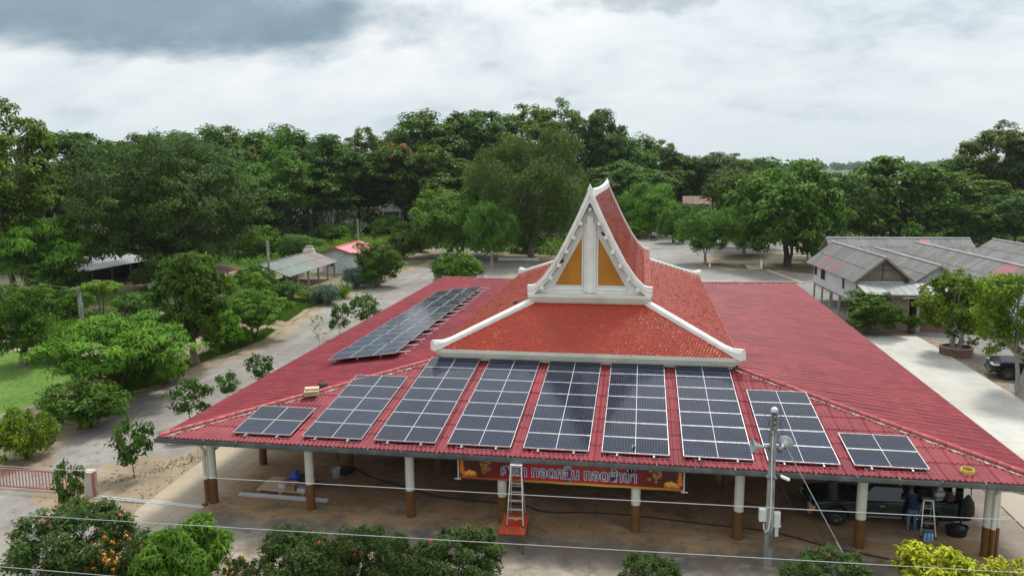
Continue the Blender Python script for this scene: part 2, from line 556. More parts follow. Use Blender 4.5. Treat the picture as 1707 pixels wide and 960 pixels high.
# ---------------------------------------------------------------- ground, roads, floors
def earth(N, pos):
    """colour of the bare earth and weeds that show wherever nothing lies on the ground"""
    a = N.noise(pos, .22, 6, .62)
    b = N.noise(pos, 2.6, 6, .65)
    soil = N.mix(N.rng(b, .3, .7), (.185, .150, .108), (.300, .240, .170))
    weed = N.mix(N.rng(b, .3, .7), (.052, .078, .026), (.110, .135, .045))
    return N.mix(N.rng(N.math('ADD', N.math('MULTIPLY', a, .7), N.math('MULTIPLY', b, .3)), .40, .56, 0, 1, True), weed, soil)


def ground_mat(name, fn, rough=.92, bump=.5, bscale=9.0, soft=True):
    m, N, b, out = base_mat(name)
    pos = N.new('ShaderNodeNewGeometry').outputs['Position']
    c = fn(N, pos)
    if soft:
        at = N.new('ShaderNodeAttribute'); at.attribute_name = 'edge'
        en = N.math('ADD', N.noise(pos, .8, 5, .6), N.math('MULTIPLY', N.noise(pos, 5.0, 4, .6), .45))
        f = N.rng(N.math('ADD', at.outputs['Fac'], N.math('SUBTRACT', en, .72)), .32, .58, 0, 1, True)
        c = N.mix(f, sandy(N, pos), c)
    N.link(c, b.inputs['Base Color'])
    b.inputs['Roughness'].default_value = rough
    b.inputs['Specular IOR Level'].default_value = .25
    bp = N.new('ShaderNodeBump')
    bp.inputs['Strength'].default_value = bump
    bp.inputs['Distance'].default_value = .04
    N.link(N.noise(pos, bscale, 6, .7), bp.inputs['Height'])
    N.link(bp.outputs[0], b.inputs['Normal'])


def sandy(N, pos):
    a = N.noise(pos, .5, 5, .6); b = N.noise(pos, 7, 5, .7)
    c = N.mix(N.rng(a, .35, .65), (.225, .170, .115), (.325, .250, .170))
    return N.mix(N.rng(b, .55, .75, 0, .6), c, (.17, .125, .085))

def gravel(N, pos):
    a = N.noise(pos, .16, 5, .6); b = N.noise(pos, 1.3, 6, .65); f = N.noise(pos, 14, 4, .7)
    c = N.mix(N.rng(a, .38, .62), (.225, .208, .190), (.335, .308, .277))
    c = N.mix(N.rng(b, .47, .66, 0, .7), c, (.165, .142, .120))
    c = N.mix(N.rng(N.noise(N.mapping(pos, scale=(.9, .12, 1)), 1.0, 3, .5), .5, .7, 0, .55), c, (.40, .355, .30))
    return N.mix(N.rng(f, .35, .7, 0, .5), c, (.115, .105, .097))

def yard(N, pos):
    a = N.noise(pos, .09, 5, .6); b = N.noise(pos, .9, 6, .65); f = N.noise(pos, 9, 4, .7)
    c = N.mix(N.rng(a, .4, .6), (.205, .198, .187), (.310, .298, .280))
    c = N.mix(N.rng(b, .48, .66, 0, .7), c, (.180, .148, .115))
    return N.mix(N.rng(f, .4, .7, 0, .35), c, (.18, .168, .15))

def lawn_c(N, pos):
    a = N.noise(pos, .35, 5, .6); b = N.noise(pos, 4, 5, .7)
    c = N.mix(N.rng(a, .35, .65), (.060, .140, .016), (.098, .198, .024))
    c = N.mix(N.rng(N.noise(pos, .6, 6, .65), .55, .70, 0, .75), c, (.190, .190, .070))
    return N.mix(N.rng(b, .4, .75, 0, .7), c, (.150, .210, .045))

def dry_grass(N, pos):
    a = N.noise(pos, .25, 5, .6); b = N.noise(pos, 3, 5, .7)
    c = N.mix(N.rng(a, .38, .62), (.125, .150, .040), (.235, .215, .095))
    return N.mix(N.rng(b, .45, .75, 0, .6), c, (.085, .130, .030))

def floor_c(N, pos):
    sep = N.new('ShaderNodeSeparateXYZ'); N.link(pos, sep.inputs[0])
    x, y = sep.outputs[0], sep.outputs[1]
    a = N.noise(pos, .33, 6, .62); b = N.noise(pos, 1.6, 7, .68); f = N.noise(pos, 16, 4, .7)
    inside = N.mix(N.rng(a, .36, .64), (.300, .175, .088), (.420, .275, .152))
    inside = N.mix(N.rng(b, .5, .7, 0, .7), inside, (.27, .205, .14))
    outer = N.mix(N.rng(b, .34, .66), (.190, .165, .132), (.400, .350, .275))
    yy = N.math('ADD', y, N.math('MULTIPLY', N.math('SUBTRACT', a, .5), 2.6))
    yy = N.math('ADD', yy, N.math('MULTIPLY', N.math('SUBTRACT', b, .5), 1.1))
    c = N.mix(N.rng(yy, -.6, .5, 0, 1, True), outer, inside)
    # rain drip stain along the eave
    st = N.math('MULTIPLY', N.rng(yy, -1.9, -.9, 0, 1, True), N.rng(yy, .5, -.3, 0, 1, True))
    c = N.mix(N.math('MULTIPLY', st, N.rng(N.noise(pos, .7, 6, .65), .35, .6, .35, .95)), c, (.105, .094, .084))
    c = N.mix(N.rng(N.noise(pos, .55, 7, .7), .49, .62, 0, .8), c, (.150, .108, .074))
    c = N.mix(N.rng(N.noise(pos, 3.1, 6, .7), .56, .70, 0, .7), c, (.095, .072, .055))
    xl = N.math('ADD', x, N.math('MULTIPLY', N.math('SUBTRACT', b, .5), 3.0))
    c = N.mix(N.math('MULTIPLY', N.rng(xl, -13.0, -15.2, 0, 1, True), .8), c, N.mix(a, (.40, .33, .24), (.47, .41, .32)))
    c = N.mix(N.math('MULTIPLY', N.rng(xl, 13.8, 15.0, 0, 1, True), .7), c, (.215, .20, .185))
    # saw cut joints between the cast bays
    c = N.mix(N.rng(N.noise(N.mapping(pos, (5, 2, 0), scale=(.5, 1.2, 1)), .8, 6, .65), .56, .68, 0, .7), c, (.47, .40, .30))
    jx = N.math('ABSOLUTE', N.math('SUBTRACT', N.math('FRACT', N.math('DIVIDE', N.math('ADD', x, 1.0), 3.95)), .5))
    jy = N.math('ABSOLUTE', N.math('SUBTRACT', N.math('FRACT', N.math('DIVIDE', N.math('ADD', y, 1.0), 4.0)), .5))
    j = N.math('LESS_THAN', N.math('MINIMUM', jx, jy), .0045)
    c = N.mix(N.math('MULTIPLY', j, .5), c, (.13, .10, .075))
    return N.mix(N.rng(f, .4, .72, 0, .22), c, (.12, .095, .07))

def apron_c(N, pos):
    sep = N.new('ShaderNodeSeparateXYZ'); N.link(pos, sep.inputs[0])
    a = N.noise(N.mapping(pos, scale=(1, .55, 1)), .35, 6, .6); b = N.noise(pos, 2.2, 6, .65)
    c = N.mix(N.rng(a, .35, .65), (.420, .405, .362), (.520, .505, .460))
    c = N.mix(N.rng(b, .50, .70, 0, .6), c, (.37, .325, .260))
    jt = N.math('ABSOLUTE', N.math('SUBTRACT', N.math('FRACT', N.math('DIVIDE', sep.outputs[1], 5.0)), .5))
    c = N.mix(N.math('MULTIPLY', N.math('LESS_THAN', jt, .004), .6), c, (.19, .17, .145))
    yy = N.math('ADD', sep.outputs[1], N.math('MULTIPLY', N.math('SUBTRACT', a, .5), 8))
    c = N.mix(N.math('MULTIPLY', N.rng(yy, 13, 6, 0, 1, True), .8), c, (.36, .295, .215))
    return N.mix(N.rng(N.noise(pos, .12, 3), .5, .7, 0, .25), c, (.50, .46, .39))

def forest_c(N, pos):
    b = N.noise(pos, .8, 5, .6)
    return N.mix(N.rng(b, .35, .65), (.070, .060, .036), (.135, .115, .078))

def field_c(N, pos):
    return N.mix(N.rng(N.noise(pos, .012, 4, .6), .4, .6), (.045, .085, .040), (.075, .120, .050))

ground_mat('earth', earth, soft=False, bscale=4)
ground_mat('sand', sandy)
ground_mat('gravel', gravel, bscale=14)
ground_mat('yard_gravel', yard)
ground_mat('lawn_turf', lawn_c)
ground_mat('dry_turf', dry_grass)
ground_mat('floor_concrete', floor_c, soft=False, rough=.8, bump=.15, bscale=14)
ground_mat('apron_concrete', apron_c, soft=False, rough=.8, bump=.12, bscale=18)
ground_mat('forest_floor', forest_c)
ground_mat('field_crop', field_c, soft=False)


def poly_dist(P, poly):
    """signed distance (inside positive) of points P to a closed polygon"""
    poly = np.array(poly, float)
    A, B = poly, np.roll(poly, -1, 0)
    d2 = np.full(len(P), 1e18); ins = np.zeros(len(P), bool)
    for a, b in zip(A, B):
        ab = b - a; ap = P - a
        t = np.clip((ap @ ab) / (ab @ ab), 0, 1)
        dd = ap - t[:, None] * ab
        d2 = np.minimum(d2, (dd ** 2).sum(1))
        c = ((a[1] > P[:, 1]) != (b[1] > P[:, 1])) & (P[:, 0] < (b[0] - a[0]) * (P[:, 1] - a[1]) / (b[1] - a[1] + 1e-12) + a[0])
        ins ^= c
    d = np.sqrt(d2)
    return np.where(ins, d, -d)


def wob(P, s):
    x, y = P[:, 0] * s, P[:, 1] * s
    return (np.sin(x * 1.3 + 1.7 * np.sin(y * .9)) + np.sin(y * 1.7 + 1.3 * np.sin(x * 1.1 + 2)) + .6 * np.sin(3.1 * x + 2.3 * y)) / 2.6


def sheet(name, poly, z, mat, cell=.6, fade=1.2, jit=.5, label=None):
    poly = [tuple(p) for p in poly]
    xs = [p[0] for p in poly]; ys = [p[1] for p in poly]
    gx = np.arange(min(xs) - 1, max(xs) + 1 + cell, cell); gy = np.arange(min(ys) - 1, max(ys) + 1 + cell, cell)
    X, Y = np.meshgrid(gx, gy)
    P = np.c_[X.ravel(), Y.ravel()]
    d = poly_dist(P, poly) + jit * wob(P, .9)
    nx = len(gx)
    i = np.arange(len(gx) - 1)[None, :] + nx * np.arange(len(gy) - 1)[:, None]
    i = i.ravel()
    F = np.c_[i, i + 1, i + 1 + nx, i + nx]
    keep = (d[F] > 0).any(1)
    F = F[keep]
    used, inv = np.unique(F, return_inverse=True)
    V = np.c_[P[used], np.full(len(used), z)]
    me = np_mesh(name, V, inv.reshape(-1, 4), mat)
    a = me.attributes.new('edge', 'FLOAT', 'POINT')
    a.data.foreach_set('value', np.clip(d[used] / fade, 0, 1).astype(np.float32))
    o = put(name, me)
    return structure(o)


g = MB(); g.add([(-4000, -400, 0), (4000, -400, 0), (4000, 4500, 0), (-4000, 4500, 0)], [(0, 1, 2, 3)])
structure(put('ground', g.mesh('ground', 'earth')))
ROAD = [(-27, -14), (-16.2, -14), (-16.0, 0.2), (-17.4, 3.5), (-17.0, 20), (-15.6, 43), (-14, 56), (-11, 66), (-10, 74), (-12, 79), (-17, 82), (-20, 88),
        (-24.5, 93), (-29, 96), (-31, 92), (-26.5, 82), (-26.2, 72), (-27.5, 62), (-27.2, 50), (-26.8, 40), (-25.6, 32), (-24.8, 27), (-25.4, 20), (-26.2, 13.5), (-25.0, 6), (-23.8, 3.2), (-26, 1)]
YARD = [(-17, 43), (24, 43), (26, 50), (30, 60), (34, 86), (24, 112), (8, 119), (-3, 118), (-6, 100), (-9, 80), (-12, 70), (-14, 58)]
sheet('yard_ground', YARD, .004, 'yard_gravel', 1.0, 2.5, 1.0)
sheet('gravel_road', ROAD, .008, 'gravel', .5, 1.3, .45)
sheet('sand_patch', [(-21.2, 0.4), (-16.2, -.6), (-16.2, 4.2), (-17.2, 5.2), (-19.6, 4.6), (-20.8, 2.6)], .012, 'sand', .3, .9, .4)
sheet('parking_ground', [(23, -12), (60, -12), (60, 42), (27, 43), (22.5, 42), (19, 38), (19, 36), (23, 35.5)], .004, 'yard_gravel', 1.0, 2.0, .8)
sheet('lawn', [(-62, 9), (-31, 7), (-29.6, 9.5), (-30.6, 15), (-33, 20.5), (-36, 22.5), (-62, 24)], .004, 'lawn_turf', .7, 1.5, .6)
sheet('dirt_track', [(-40, 5), (-29.0, 6.5), (-27.6, 9.5), (-28.2, 13), (-28.6, 18), (-28.2, 24), (-28.4, 30), (-28.6, 34), (-30.8, 37.5), (-34.5, 39.5), (-40, 40), (-40, 37.8), (-33, 37.2), (-31, 34.6),
      (-30.4, 30), (-31.2, 24), (-31.6, 18), (-30.4, 12), (-31.0, 8.8), (-40, 8)], .012, 'sand', .45, .8, .3)
sheet('verge_grass', [(-26.2, 14.6), (-27.9, 12.6), (-27.9, 18), (-27.6, 24), (-27.8, 30), (-27.2, 33), (-26.0, 32), (-25.4, 28), (-26.2, 22)], .016, 'lawn_turf', .35, .6, .25)
sheet('grass_bank', [(-26.6, 34.2), (-31.4, 37), (-33.6, 40.6), (-37, 42), (-37, 46), (-32.6, 45.5), (-29, 46.5), (-27.4, 52.5), (-26.8, 46.5), (-27.6, 41)], .016, 'lawn_turf', .45, .8, .35)
sheet('grass_yard', [(-70, 26), (-34, 25), (-33, 36), (-36, 36.6), (-45, 36.8), (-70, 40)], .004, 'lawn_turf', .9, 1.5, .8)
sheet('meadow', [(-75, 70), (-46, 66), (-30.5, 74), (-30, 84), (-32, 93), (-24, 97), (-20, 90), (-8, 84), (-6.5, 92), (-4, 116), (-30, 119), (-75, 112)], .006, 'dry_turf', 1.1, 2, 1.0)
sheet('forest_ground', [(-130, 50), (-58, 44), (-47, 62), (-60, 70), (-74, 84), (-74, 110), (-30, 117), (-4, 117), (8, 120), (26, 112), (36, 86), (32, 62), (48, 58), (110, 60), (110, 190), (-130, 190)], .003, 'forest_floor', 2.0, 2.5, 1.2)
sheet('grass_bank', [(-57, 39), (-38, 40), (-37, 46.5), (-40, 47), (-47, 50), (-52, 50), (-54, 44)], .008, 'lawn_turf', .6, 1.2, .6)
sheet('tree_shade_soil', [(9, 77), (14, 73), (22, 69), (32, 72), (36, 84), (30, 93), (14, 92)], .010, 'forest_floor', .8, 3.5, 1.0)  # brown soil, with the darkness under the trees put into its colour
sheet('shed_floor', [(-33.0, 47), (-39, 47), (-39, 60), (-33, 60)], .020, 'sand', .6, .6, .2)
f = MB(); f.add([(-300, 260, .05), (2500, 260, .05), (2500, 4000, .05), (-300, 4000, .05)], [(0, 1, 2, 3)])
structure(put('field', f.mesh('field', 'field_crop')))

# pavilion floor slab and the pale concrete apron on its right, as raised castings
def casting(name, poly, z, mat, bev=.02):
    b = MB(); b.prism(poly, -.3, z, 'Z')
    return structure(put(name, b.mesh(name, mat, bevel=bev)))
casting('concrete_floor', [(-16.6, 43.2), (-16.85, 8), (-16.35, 0), (-15.9, -1.2), (-14.2, -9), (16.0, -9), (16.0, 43.2)], .06, 'floor_concrete')
casting('concrete_apron', [(16.02, -10), (23.04, -10), (23.04, 32.4), (22.9, 35.7), (16.02, 35.2)], .09, 'apron_concrete')
casting('kerb_strip', [(17.45, 73), (17.75, 73), (19.95, 62), (19.65, 62)], .14, 'beige_wall', .03)
casting('concrete_pad', [(15.6, 73.6), (17.4, 73.6), (17.4, 77.4), (15.6, 77.4)], .10, 'beige_wall', .03)

# ---------------------------------------------------------------- the pavilion
TH = 0.1314; TT = math.tan(TH)
HW, DEP, EZ = 15.144, 41.75, 3.0      # half width, depth, eave height
RISE = 8.55                           # how far the lower roof runs in before it meets the tower
pav = thing('pavilion', 'open temple pavilion with wide red sheet roof and steep white gabled tower', 'pavilion', (0, 0, 0))


def on_floor(x, y):
    return .06

# --- columns
def make_column():
    c = MB()
    c.tube([(0, 0, 1.03), (0, 0, 2.92)], .165, 20)
    me = c.mesh('column', 'cream_paint')
    b = MB(); b.tube([(0, 0, 0), (0, 0, 1.03)], .170, 20)
    mb_ = b.mesh('painted_base', 'brown_paint')
    return me, mb_
cme, bme = make_column()
cx = [-13.75, -9.75, -5.82, -2.36, 2.42, 5.93, 9.90, 13.85]
rows = [1.0, 5.0, 9.0, 14.8, 20.9, 27.0, 32.8, 36.8, 40.8]
for j, yy in enumerate(rows):
    for i, xx in enumerate(cx):
        if 2 < j < 6 and 1 < i < 6: continue
        if j > 5 and 0 < i < 7: continue
        c = put('column', cme, pav, (xx, yy, .06))
        put('painted_base', bme, c)

# --- beams and rafters under the sheets
bm_ = MB()
for yy in (1.0, 5.0, 9.0, 32.8, 36.8, 40.8):
    bm_.bar((-13.9, yy, 2.93 + 0), (13.9, yy, 2.93), .18, .22)
for xx in (-13.75, -9.75, 9.9, 13.85):
    bm_.bar((xx, 1.0, 2.935), (xx, 40.8, 2.935), .16, .20)
part(bm_, 'roof_beam', 'soffit', pav, stuff=True)
rf = MB()
for k in range(-7, 8):
    l = min(RISE, HW - abs(k * 1.95) - .1)
    rf.bar((k * 1.95, .25, EZ - .06 + .25 * TT), (k * 1.95, l, EZ - .06 + l * TT), .05, .09)
for k in range(20):
    yy = 1.2 + k * 2.05
    l = min(RISE, yy, DEP - yy)
    for s in (-1, 1):
        rf.bar((s * (HW - .25), yy, EZ - .06 + .25 * TT), (s * (HW - l), yy, EZ - .06 + l * TT), .05, .09)
part(rf, 'rafter', 'soffit', pav, stuff=True)

# --- corrugated roof sheets
SW, ROWL, WAVES = .505, 1.045, 3
NS = 4
def sheet_geo(u0, v0, v1, lim, lift=.022, lip=True):
    """one sheet; u along the eave, v up the slope (plan run), lim(u): plan run where the hip cuts it"""
    n = WAVES * NS
    V, F = [], []
    tops = []
    for i in range(n + 1):
        u = u0 + SW * i / n
        w = .028 * cos(2 * pi * i / NS)
        hi = min(v1 + .05, lim(u))
        tops.append(hi - v0)
        for v in (v0, max(hi, v0)):
            t = (v - v0) / (v1 - v0)
            V.append((u, v, v * TT + w + lift * (1 - t) + .012))
        V.append((u, v0, v0 * TT + w - .018 + .012 + lift * .3))
        V.append((u, v0, v0 * TT + w + lift + .012))
    for i in range(n):
        a = 4 * i
        if tops[i] > 0 or tops[i + 1] > 0:
            F.append((a, a + 4, a + 5, a + 1))
            F.append((a + 2, a + 6, a + 7, a + 3))
    return V, F
full = None
def slope(kind):
    """lists every sheet of one slope: (fully inside?, u0, row)"""
    L = (2 * HW if kind in ('front', 'back') else DEP)
    nu = int(math.ceil(L / SW))
    out = []
    for r in range(8):
        for k in range(nu):
            u0 = k * SW - (nu * SW - L) / 2
            um = u0 + SW / 2
            v0 = r * ROWL - .06 if r == 0 else r * ROWL
            mn = min(u0, L - u0 - SW); mx = min(um, L - um) + SW / 2
            if mx <= v0: continue
            out.append((mn >= (r + 1) * ROWL + .05, u0, r))
    return L, out
MATS_SLOPE = {'front': Matrix.Translation((-HW, 0, EZ)),
              'back': Matrix.Translation((HW, DEP, EZ)) @ Matrix.Rotation(pi, 4, 'Z'),
              'left': Matrix.Translation((-HW, DEP, EZ)) @ Matrix.Rotation(-pi / 2, 4, 'Z'),
              'right': Matrix.Translation((HW, 0, EZ)) @ Matrix.Rotation(pi / 2, 4, 'Z')}
cam_p = Vector((2.46, -25.1, 12.88))
ARR_X = [-12.401, -9.667, -6.927, -4.202, -1.48, 1.239, 3.983, 6.71, 9.422]
ARR_N = [2, 5, 7, 7, 7, 7, 7, 5, 2]
cands, rest = [], []
for kind in ('front', 'right', 'left', 'back'):
    L, lst = slope(kind)
    for ok, u0, r in lst:
        c = MATS_SLOPE[kind] @ Vector((u0 + SW / 2, (r + .5) * ROWL, (r + .5) * ROWL * TT))
        hid = False
        if kind == 'front':
            for ax, an in zip(ARR_X, ARR_N):
                if ax + .1 < c.x - SW / 2 and c.x + SW / 2 < ax + 2.2 and (r + .6) * ROWL < an * 1.15 + .4:
                    hid = True
        rank = (c - cam_p).length + (1000 if hid or kind == 'back' else 0)
        if kind == 'left' and -12.6 < c.x < -9 and 9.5 < c.y < 30.5: rank += 1000
        cands.append((rank, kind, L, ok, u0, r))
cands.sort()
row_mesh = {}
single, joined = cands[:300], cands[300:]
def sheet_mesh(kind, L, u0, r, at_u):
    lim = lambda u: min(u, L - u)
    v0 = r * ROWL - (.06 if r == 0 else 0)
    return sheet_geo(u0, v0, (r + 1) * ROWL, lim)
for rank, kind, L, ok, u0, r in single:
    M4 = MATS_SLOPE[kind]
    if ok:
        if r not in row_mesh:
            V, F = sheet_geo(0, r * ROWL - (.06 if r == 0 else 0), (r + 1) * ROWL, lambda u: 99)
            b = MB(); b.add(V, F, 0, True); row_mesh[r] = b.mesh('roof_sheet', 'red_sheet', recalc=False)
        o = put('roof_sheet', row_mesh[r], pav)
        o.matrix_local = M4 @ Matrix.Translation((u0, 0, 0)) @ Matrix.Rotation(rnd.uniform(-.0015, .0015), 4, 'X')
    else:
        V, F = sheet_mesh(kind, L, u0, r, 0)
        if not F: continue
        b = MB(); b.add(V, F, 0, True)
        o = part(b, 'roof_sheet', 'red_sheet', pav, recalc=False)
        o.matrix_local = M4
jb = MB()
for rank, kind, L, ok, u0, r in joined:
    V, F = sheet_mesh(kind, L, u0, r, 0)
    dz = rnd.uniform(-.004, .004)
    jb.add([MATS_SLOPE[kind] @ Vector((p[0], p[1], p[2] + dz)) for p in V], F, 0, True)
part(jb, 'roof_sheets', 'red_sheet', pav, recalc=False, stuff=True)

# --- hip ridges: overlapping half round caps bedded in mortar
cap = MB()
n = 8
for t, rr_ in ((0, .135), (.46, .105)):
    for k in range(n + 1):
        a = pi * k / n
        cap.v.append((t, -cos(a) * rr_, sin(a) * rr_ * .8))
for k in range(n):
    cap.f.append([k, k + 1, n + 2 + k, n + 1 + k]); cap.mi.append(0); cap.sm.append(True)
cap.f.append(list(range(n + 1))); cap.mi.append(0); cap.sm.append(False)
cap_me = cap.mesh('ridge_cap', 'red_cap', recalc=False)
hips = [((-HW, 0), (1, 1)), ((HW, 0), (-1, 1)), ((-HW, DEP), (1, -1)), ((HW, DEP), (-1, -1))]
mor = MB()
for (hx, hy), (dx, dy) in hips:
    n_c = int(RISE * sqrt(2) / .40)
    ang = atan2(dy, dx)
    pit = math.atan(TT / sqrt(2))
    for k in range(n_c):
        t = k * .40 / sqrt(2)
        o = put('ridge_cap', cap_me, pav, (hx + dx * t, hy + dy * t, EZ + t * TT + .055 + rnd.uniform(-.008, .008)))
        o.rotation_euler = Euler((rnd.uniform(-.05, .05), -pit - .03, ang + rnd.uniform(-.04, .04)), 'XYZ')
    # ragged mortar both sides
    for side in (-1, 1):
        prev = None
        sx, sy = -sin(ang) * side, cos(ang) * side
        m_n = int(RISE * sqrt(2) / .13)
        for k in range(m_n + 1):
            t = k * .13 / sqrt(2)
            p = Vector((hx + dx * t, hy + dy * t, EZ + t * TT + .06))
            w = .15 + .05 * rnd.random() + (.07 * max(0, sin(k * .9 + side)))
            drop = w * TT / sqrt(2)
            q = p + Vector((sx * w, sy * w, -drop - .028 + .014 * rnd.random()))
            if prev:
                mor.add([prev[0], p, q, prev[1]], [(0, 1, 2, 3)])
            prev = (p, q)
part(mor, 'ridge_mortar', 'mortar', pav, stuff=True)

# --- gutter along the front eave, with hangers and downpipes
gt = MB()
prof = [(-.02, .02), (-.02, -.10), (-.06, -.15), (-.17, -.15), (-.20, -.11), (-.20, .03), (-.185, .03), (-.185, -.10), (-.165, -.13), (-.06, -.13), (-.035, -.10), (-.035, .02)]
gt.prism([(p[0] - .02, p[1] + EZ - .02) for p in prof], -HW - .12, HW + .12, 'X')
gut = part(gt, 'gutter', 'gutter_grey', pav)
for k in range(24):
    h = MB(); xx = -HW + .6 + k * 1.26
    h.box((xx, -.13, EZ - .075), (.035, .205, .19)); part(h, 'gutter_hanger', 'gutter_grey', gut)
for s in (-1, 1):
    d = MB()
    xe = s * (HW - .25); xc = s * (13.8 + .0)
    pth = [(xe, -.12, EZ - .16), (xe, -.10, EZ - .32), (xe - s * .15, .05, EZ - .38), (xc + s * .45, .62, EZ - .46), (xc + s * .22, .76, EZ - .54), (xc + s * .12, .80, EZ - .75), (xc + s * .12, .80, 1.09)]
    d.tube(pth, .075, 12)
    dp = part(d, 'downpipe', 'cream_paint', pav)
    e = MB(); e.tube([(xc + s * .12, .80, 1.09), (xc + s * .12, .80, .20), (xc + s * .14, .74, .10), (xc + s * .18, .60, .10)], .078, 12)
    part(e, 'painted_base', 'brown_paint', dp)
# second pipe on the right hand corner
d = MB(); d.tube([(14.05, .98, 2.7), (14.12, .98, 1.09)], .07, 10); d2 = part(d, 'downpipe', 'cream_paint', pav)
d = MB(); d.tube([(14.12, .98, 1.09), (14.12, .98, .07)], .073, 10); part(d, 'painted_base', 'brown_paint', d2)
# unseen slab, added to keep the space under the tower dark
cl = MB(); cl.box((0, 20.9, 4.13), (13.2, 25.1, .06)); part(cl, 'darkening_slab', 'soffit', pav)

# --- the tower: lower hipped tier
tower = put('tower', None, pav)
TX, TY0, TY1 = 6.72, 8.12, 33.63       # cornice edge of the lower tier
tcy = (TY0 + TY1) / 2
def ring(mb, hx, y0, y1, z0, z1, th):
    """rectangular moulding ring, mitred"""
    o = [(-hx, y0), (hx, y0), (hx, y1), (-hx, y1)]
    i = [(-hx + th, y0 + th), (hx - th, y0 + th), (hx - th, y1 - th), (-hx + th, y1 - th)]
    V = [(p[0], p[1], z0) for p in o] + [(p[0], p[1], z1) for p in o] + [(p[0], p[1], z0) for p in i] + [(p[0], p[1], z1) for p in i]
    F = []
    for k in range(4):
        k2 = (k + 1) % 4
        F += [(k, k2, k2 + 4, k + 4), (k + 4, k2 + 4, k2 + 12, k + 12), (k2 + 8, k + 8, k + 12, k2 + 12), (k2, k, k + 8, k2 + 8)]
    mb.add(V, F)
wl = MB(); ring(wl, 6.42, TY0 + .32, TY1 - .32, 3.3, 4.46, .2)
part(wl, 'tower_wall', 'cream_paint', tower)
co = MB()
ring(co, 6.54, TY0 + .19, TY1 - .19, 4.30, 4.40, .3)
ring(co, 6.63, TY0 + .10, TY1 - .10, 4.402, 4.53, .4)
ring(co, 6.72, TY0, TY1, 4.532, 4.70, .5)
part(co, 'cornice', 'cream_paint', tower)

def tiles(name, mat, fr, parent, tw=.185, tl=.135, cut=None, seed=1):
    """glazed pointed tiles over a ruled surface; fr(s, t)->point, s 0..1 across with width W(t), t up the slope"""
    pass

RR = np.random.RandomState(5)
def tile_field(name, base, across, upv, nrm, width, length, inset, parent, profile=None, tw=.145, tl=.115):
    """courses of pointed glazed tiles on a plane (or along a profile curve); inset(t): how far the hips cut in at run t"""
    V, F, T = [], [], []
    if profile is None:
        L = length
        pos = lambda t: (base + upv * t, upv, nrm)
    else:
        # profile: list of points, walked by arc length
        P = [Vector(p) for p in profile]
        acc = [0]
        for a, b in zip(P, P[1:]): acc.append(acc[-1] + (b - a).length)
        L = acc[-1]
        def pos(t):
            t = min(max(t, 0), L - 1e-6)
            for k in range(len(P) - 1):
                if t <= acc[k + 1]:
                    d = (P[k + 1] - P[k]).normalized()
                    p = P[k] + d * (t - acc[k])
                    nn = across.cross(d).normalized()
                    return p, d, nn
    nrow = int(L / tl)
    tl = L / nrow
    for r in range(nrow):
        t = r * tl
        p0, d, nn = pos(t)
        i0 = inset(t)
        w0 = width - 2 * i0
        n = max(1, int(round(w0 / tw)))
        shift = (r % 2) * tw * .5
        x = i0 - shift
        while x < width - i0 - .02:
            a, b = max(x, i0), min(x + tw, width - i0)
            x += tw
            if b - a < .03: continue
            m_ = (a + b) / 2
            lift = .030 + RR.uniform(-.004, .007)
            lo = lambda s, h, tt: tuple(p0 + across * s + d * tt + nn * h)
            k = len(V)
            e = RR.normal(0, .0034)
            V += [lo(a + .006, lift * .85 + e, 0), lo(m_, lift, -tl * .34), lo(b - .006, lift * .85 - e, 0), lo(b - .006, .006 - e, tl * 1.1), lo(a + .006, .006 + e, tl * 1.1),
                  lo(a + .006, lift * .85 - .024 + e, 0), lo(m_, lift - .026, -tl * .34), lo(b - .006, lift * .85 - .024 - e, 0)]
            F += [(k, k + 1, k + 2, k + 3), (k, k + 3, k + 4, k + 4), (k + 5, k + 6, k + 1, k), (k + 6, k + 7, k + 2, k + 1)]
            tv = min(1, max(0, RR.normal(.45, .17) + (.45 if RR.rand() < .02 else 0)))
            T += [tv] * 4
    F3 = []
    T3 = []
    for f_, t_ in zip(F, T):
        if f_[2] == f_[3]: F3.append((f_[0], f_[1], f_[2])); T3.append(t_)
        else:
            F3.append((f_[0], f_[1], f_[2])); F3.append((f_[0], f_[2], f_[3])); T3 += [t_, t_]
    me = np_mesh(name, np.array(V), np.array(F3), 'glazed_tile', np.array(T3))
    o = put(name, me, parent)
    o['kind'] = 'stuff'
    return o

# lower tier planes from the cornice (z 4.70) up to the foot of the gabled tier (z 6.28)
Z0, Z1 = 4.70, 6.28
UX, UY0 = 2.78, 12.0
UY1 = 41.75 - UY0
run = TX - .1 - UX
sl = sqrt(run ** 2 + (Z1 - Z0) ** 2)
upf = Vector((0, run, Z1 - Z0)).normalized()
def nrm_(a, b): return a.cross(b).normalized()
ax = Vector((1, 0, 0))
bx = TX - .05
tile_field('roof_tiles', Vector((-bx, TY0 + .05, Z0)), ax, upf, nrm_(ax, upf), 2 * bx, sl, lambda t: t * run / sl, tower)
axr = Vector((0, 1, 0)); upr = Vector((-run, 0, Z1 - Z0)).normalized()
ly = TY1 - TY0 - .1
tile_field('roof_tiles', Vector((bx, TY0 + .05, Z0)), axr, upr, nrm_(axr, upr), ly, sl, lambda t: t * run / sl, tower)
axl = Vector((0, -1, 0)); upl = Vector((run, 0, Z1 - Z0)).normalized()
tile_field('roof_tiles', Vector((-bx, TY1 - .05, Z0)), axl, upl, nrm_(axl, upl), ly, sl, lambda t: t * run / sl, tower)
axb = Vector((-1, 0, 0)); upb = Vector((0, -run, Z1 - Z0)).normalized()
tile_field('roof_tiles', Vector((bx, TY1 - .05, Z0)), axb, upb, nrm_(axb, upb), 2 * bx, sl, lambda t: t * run / sl, tower, tw=.3, tl=.3)
ub = MB()   # boarding under the tiles
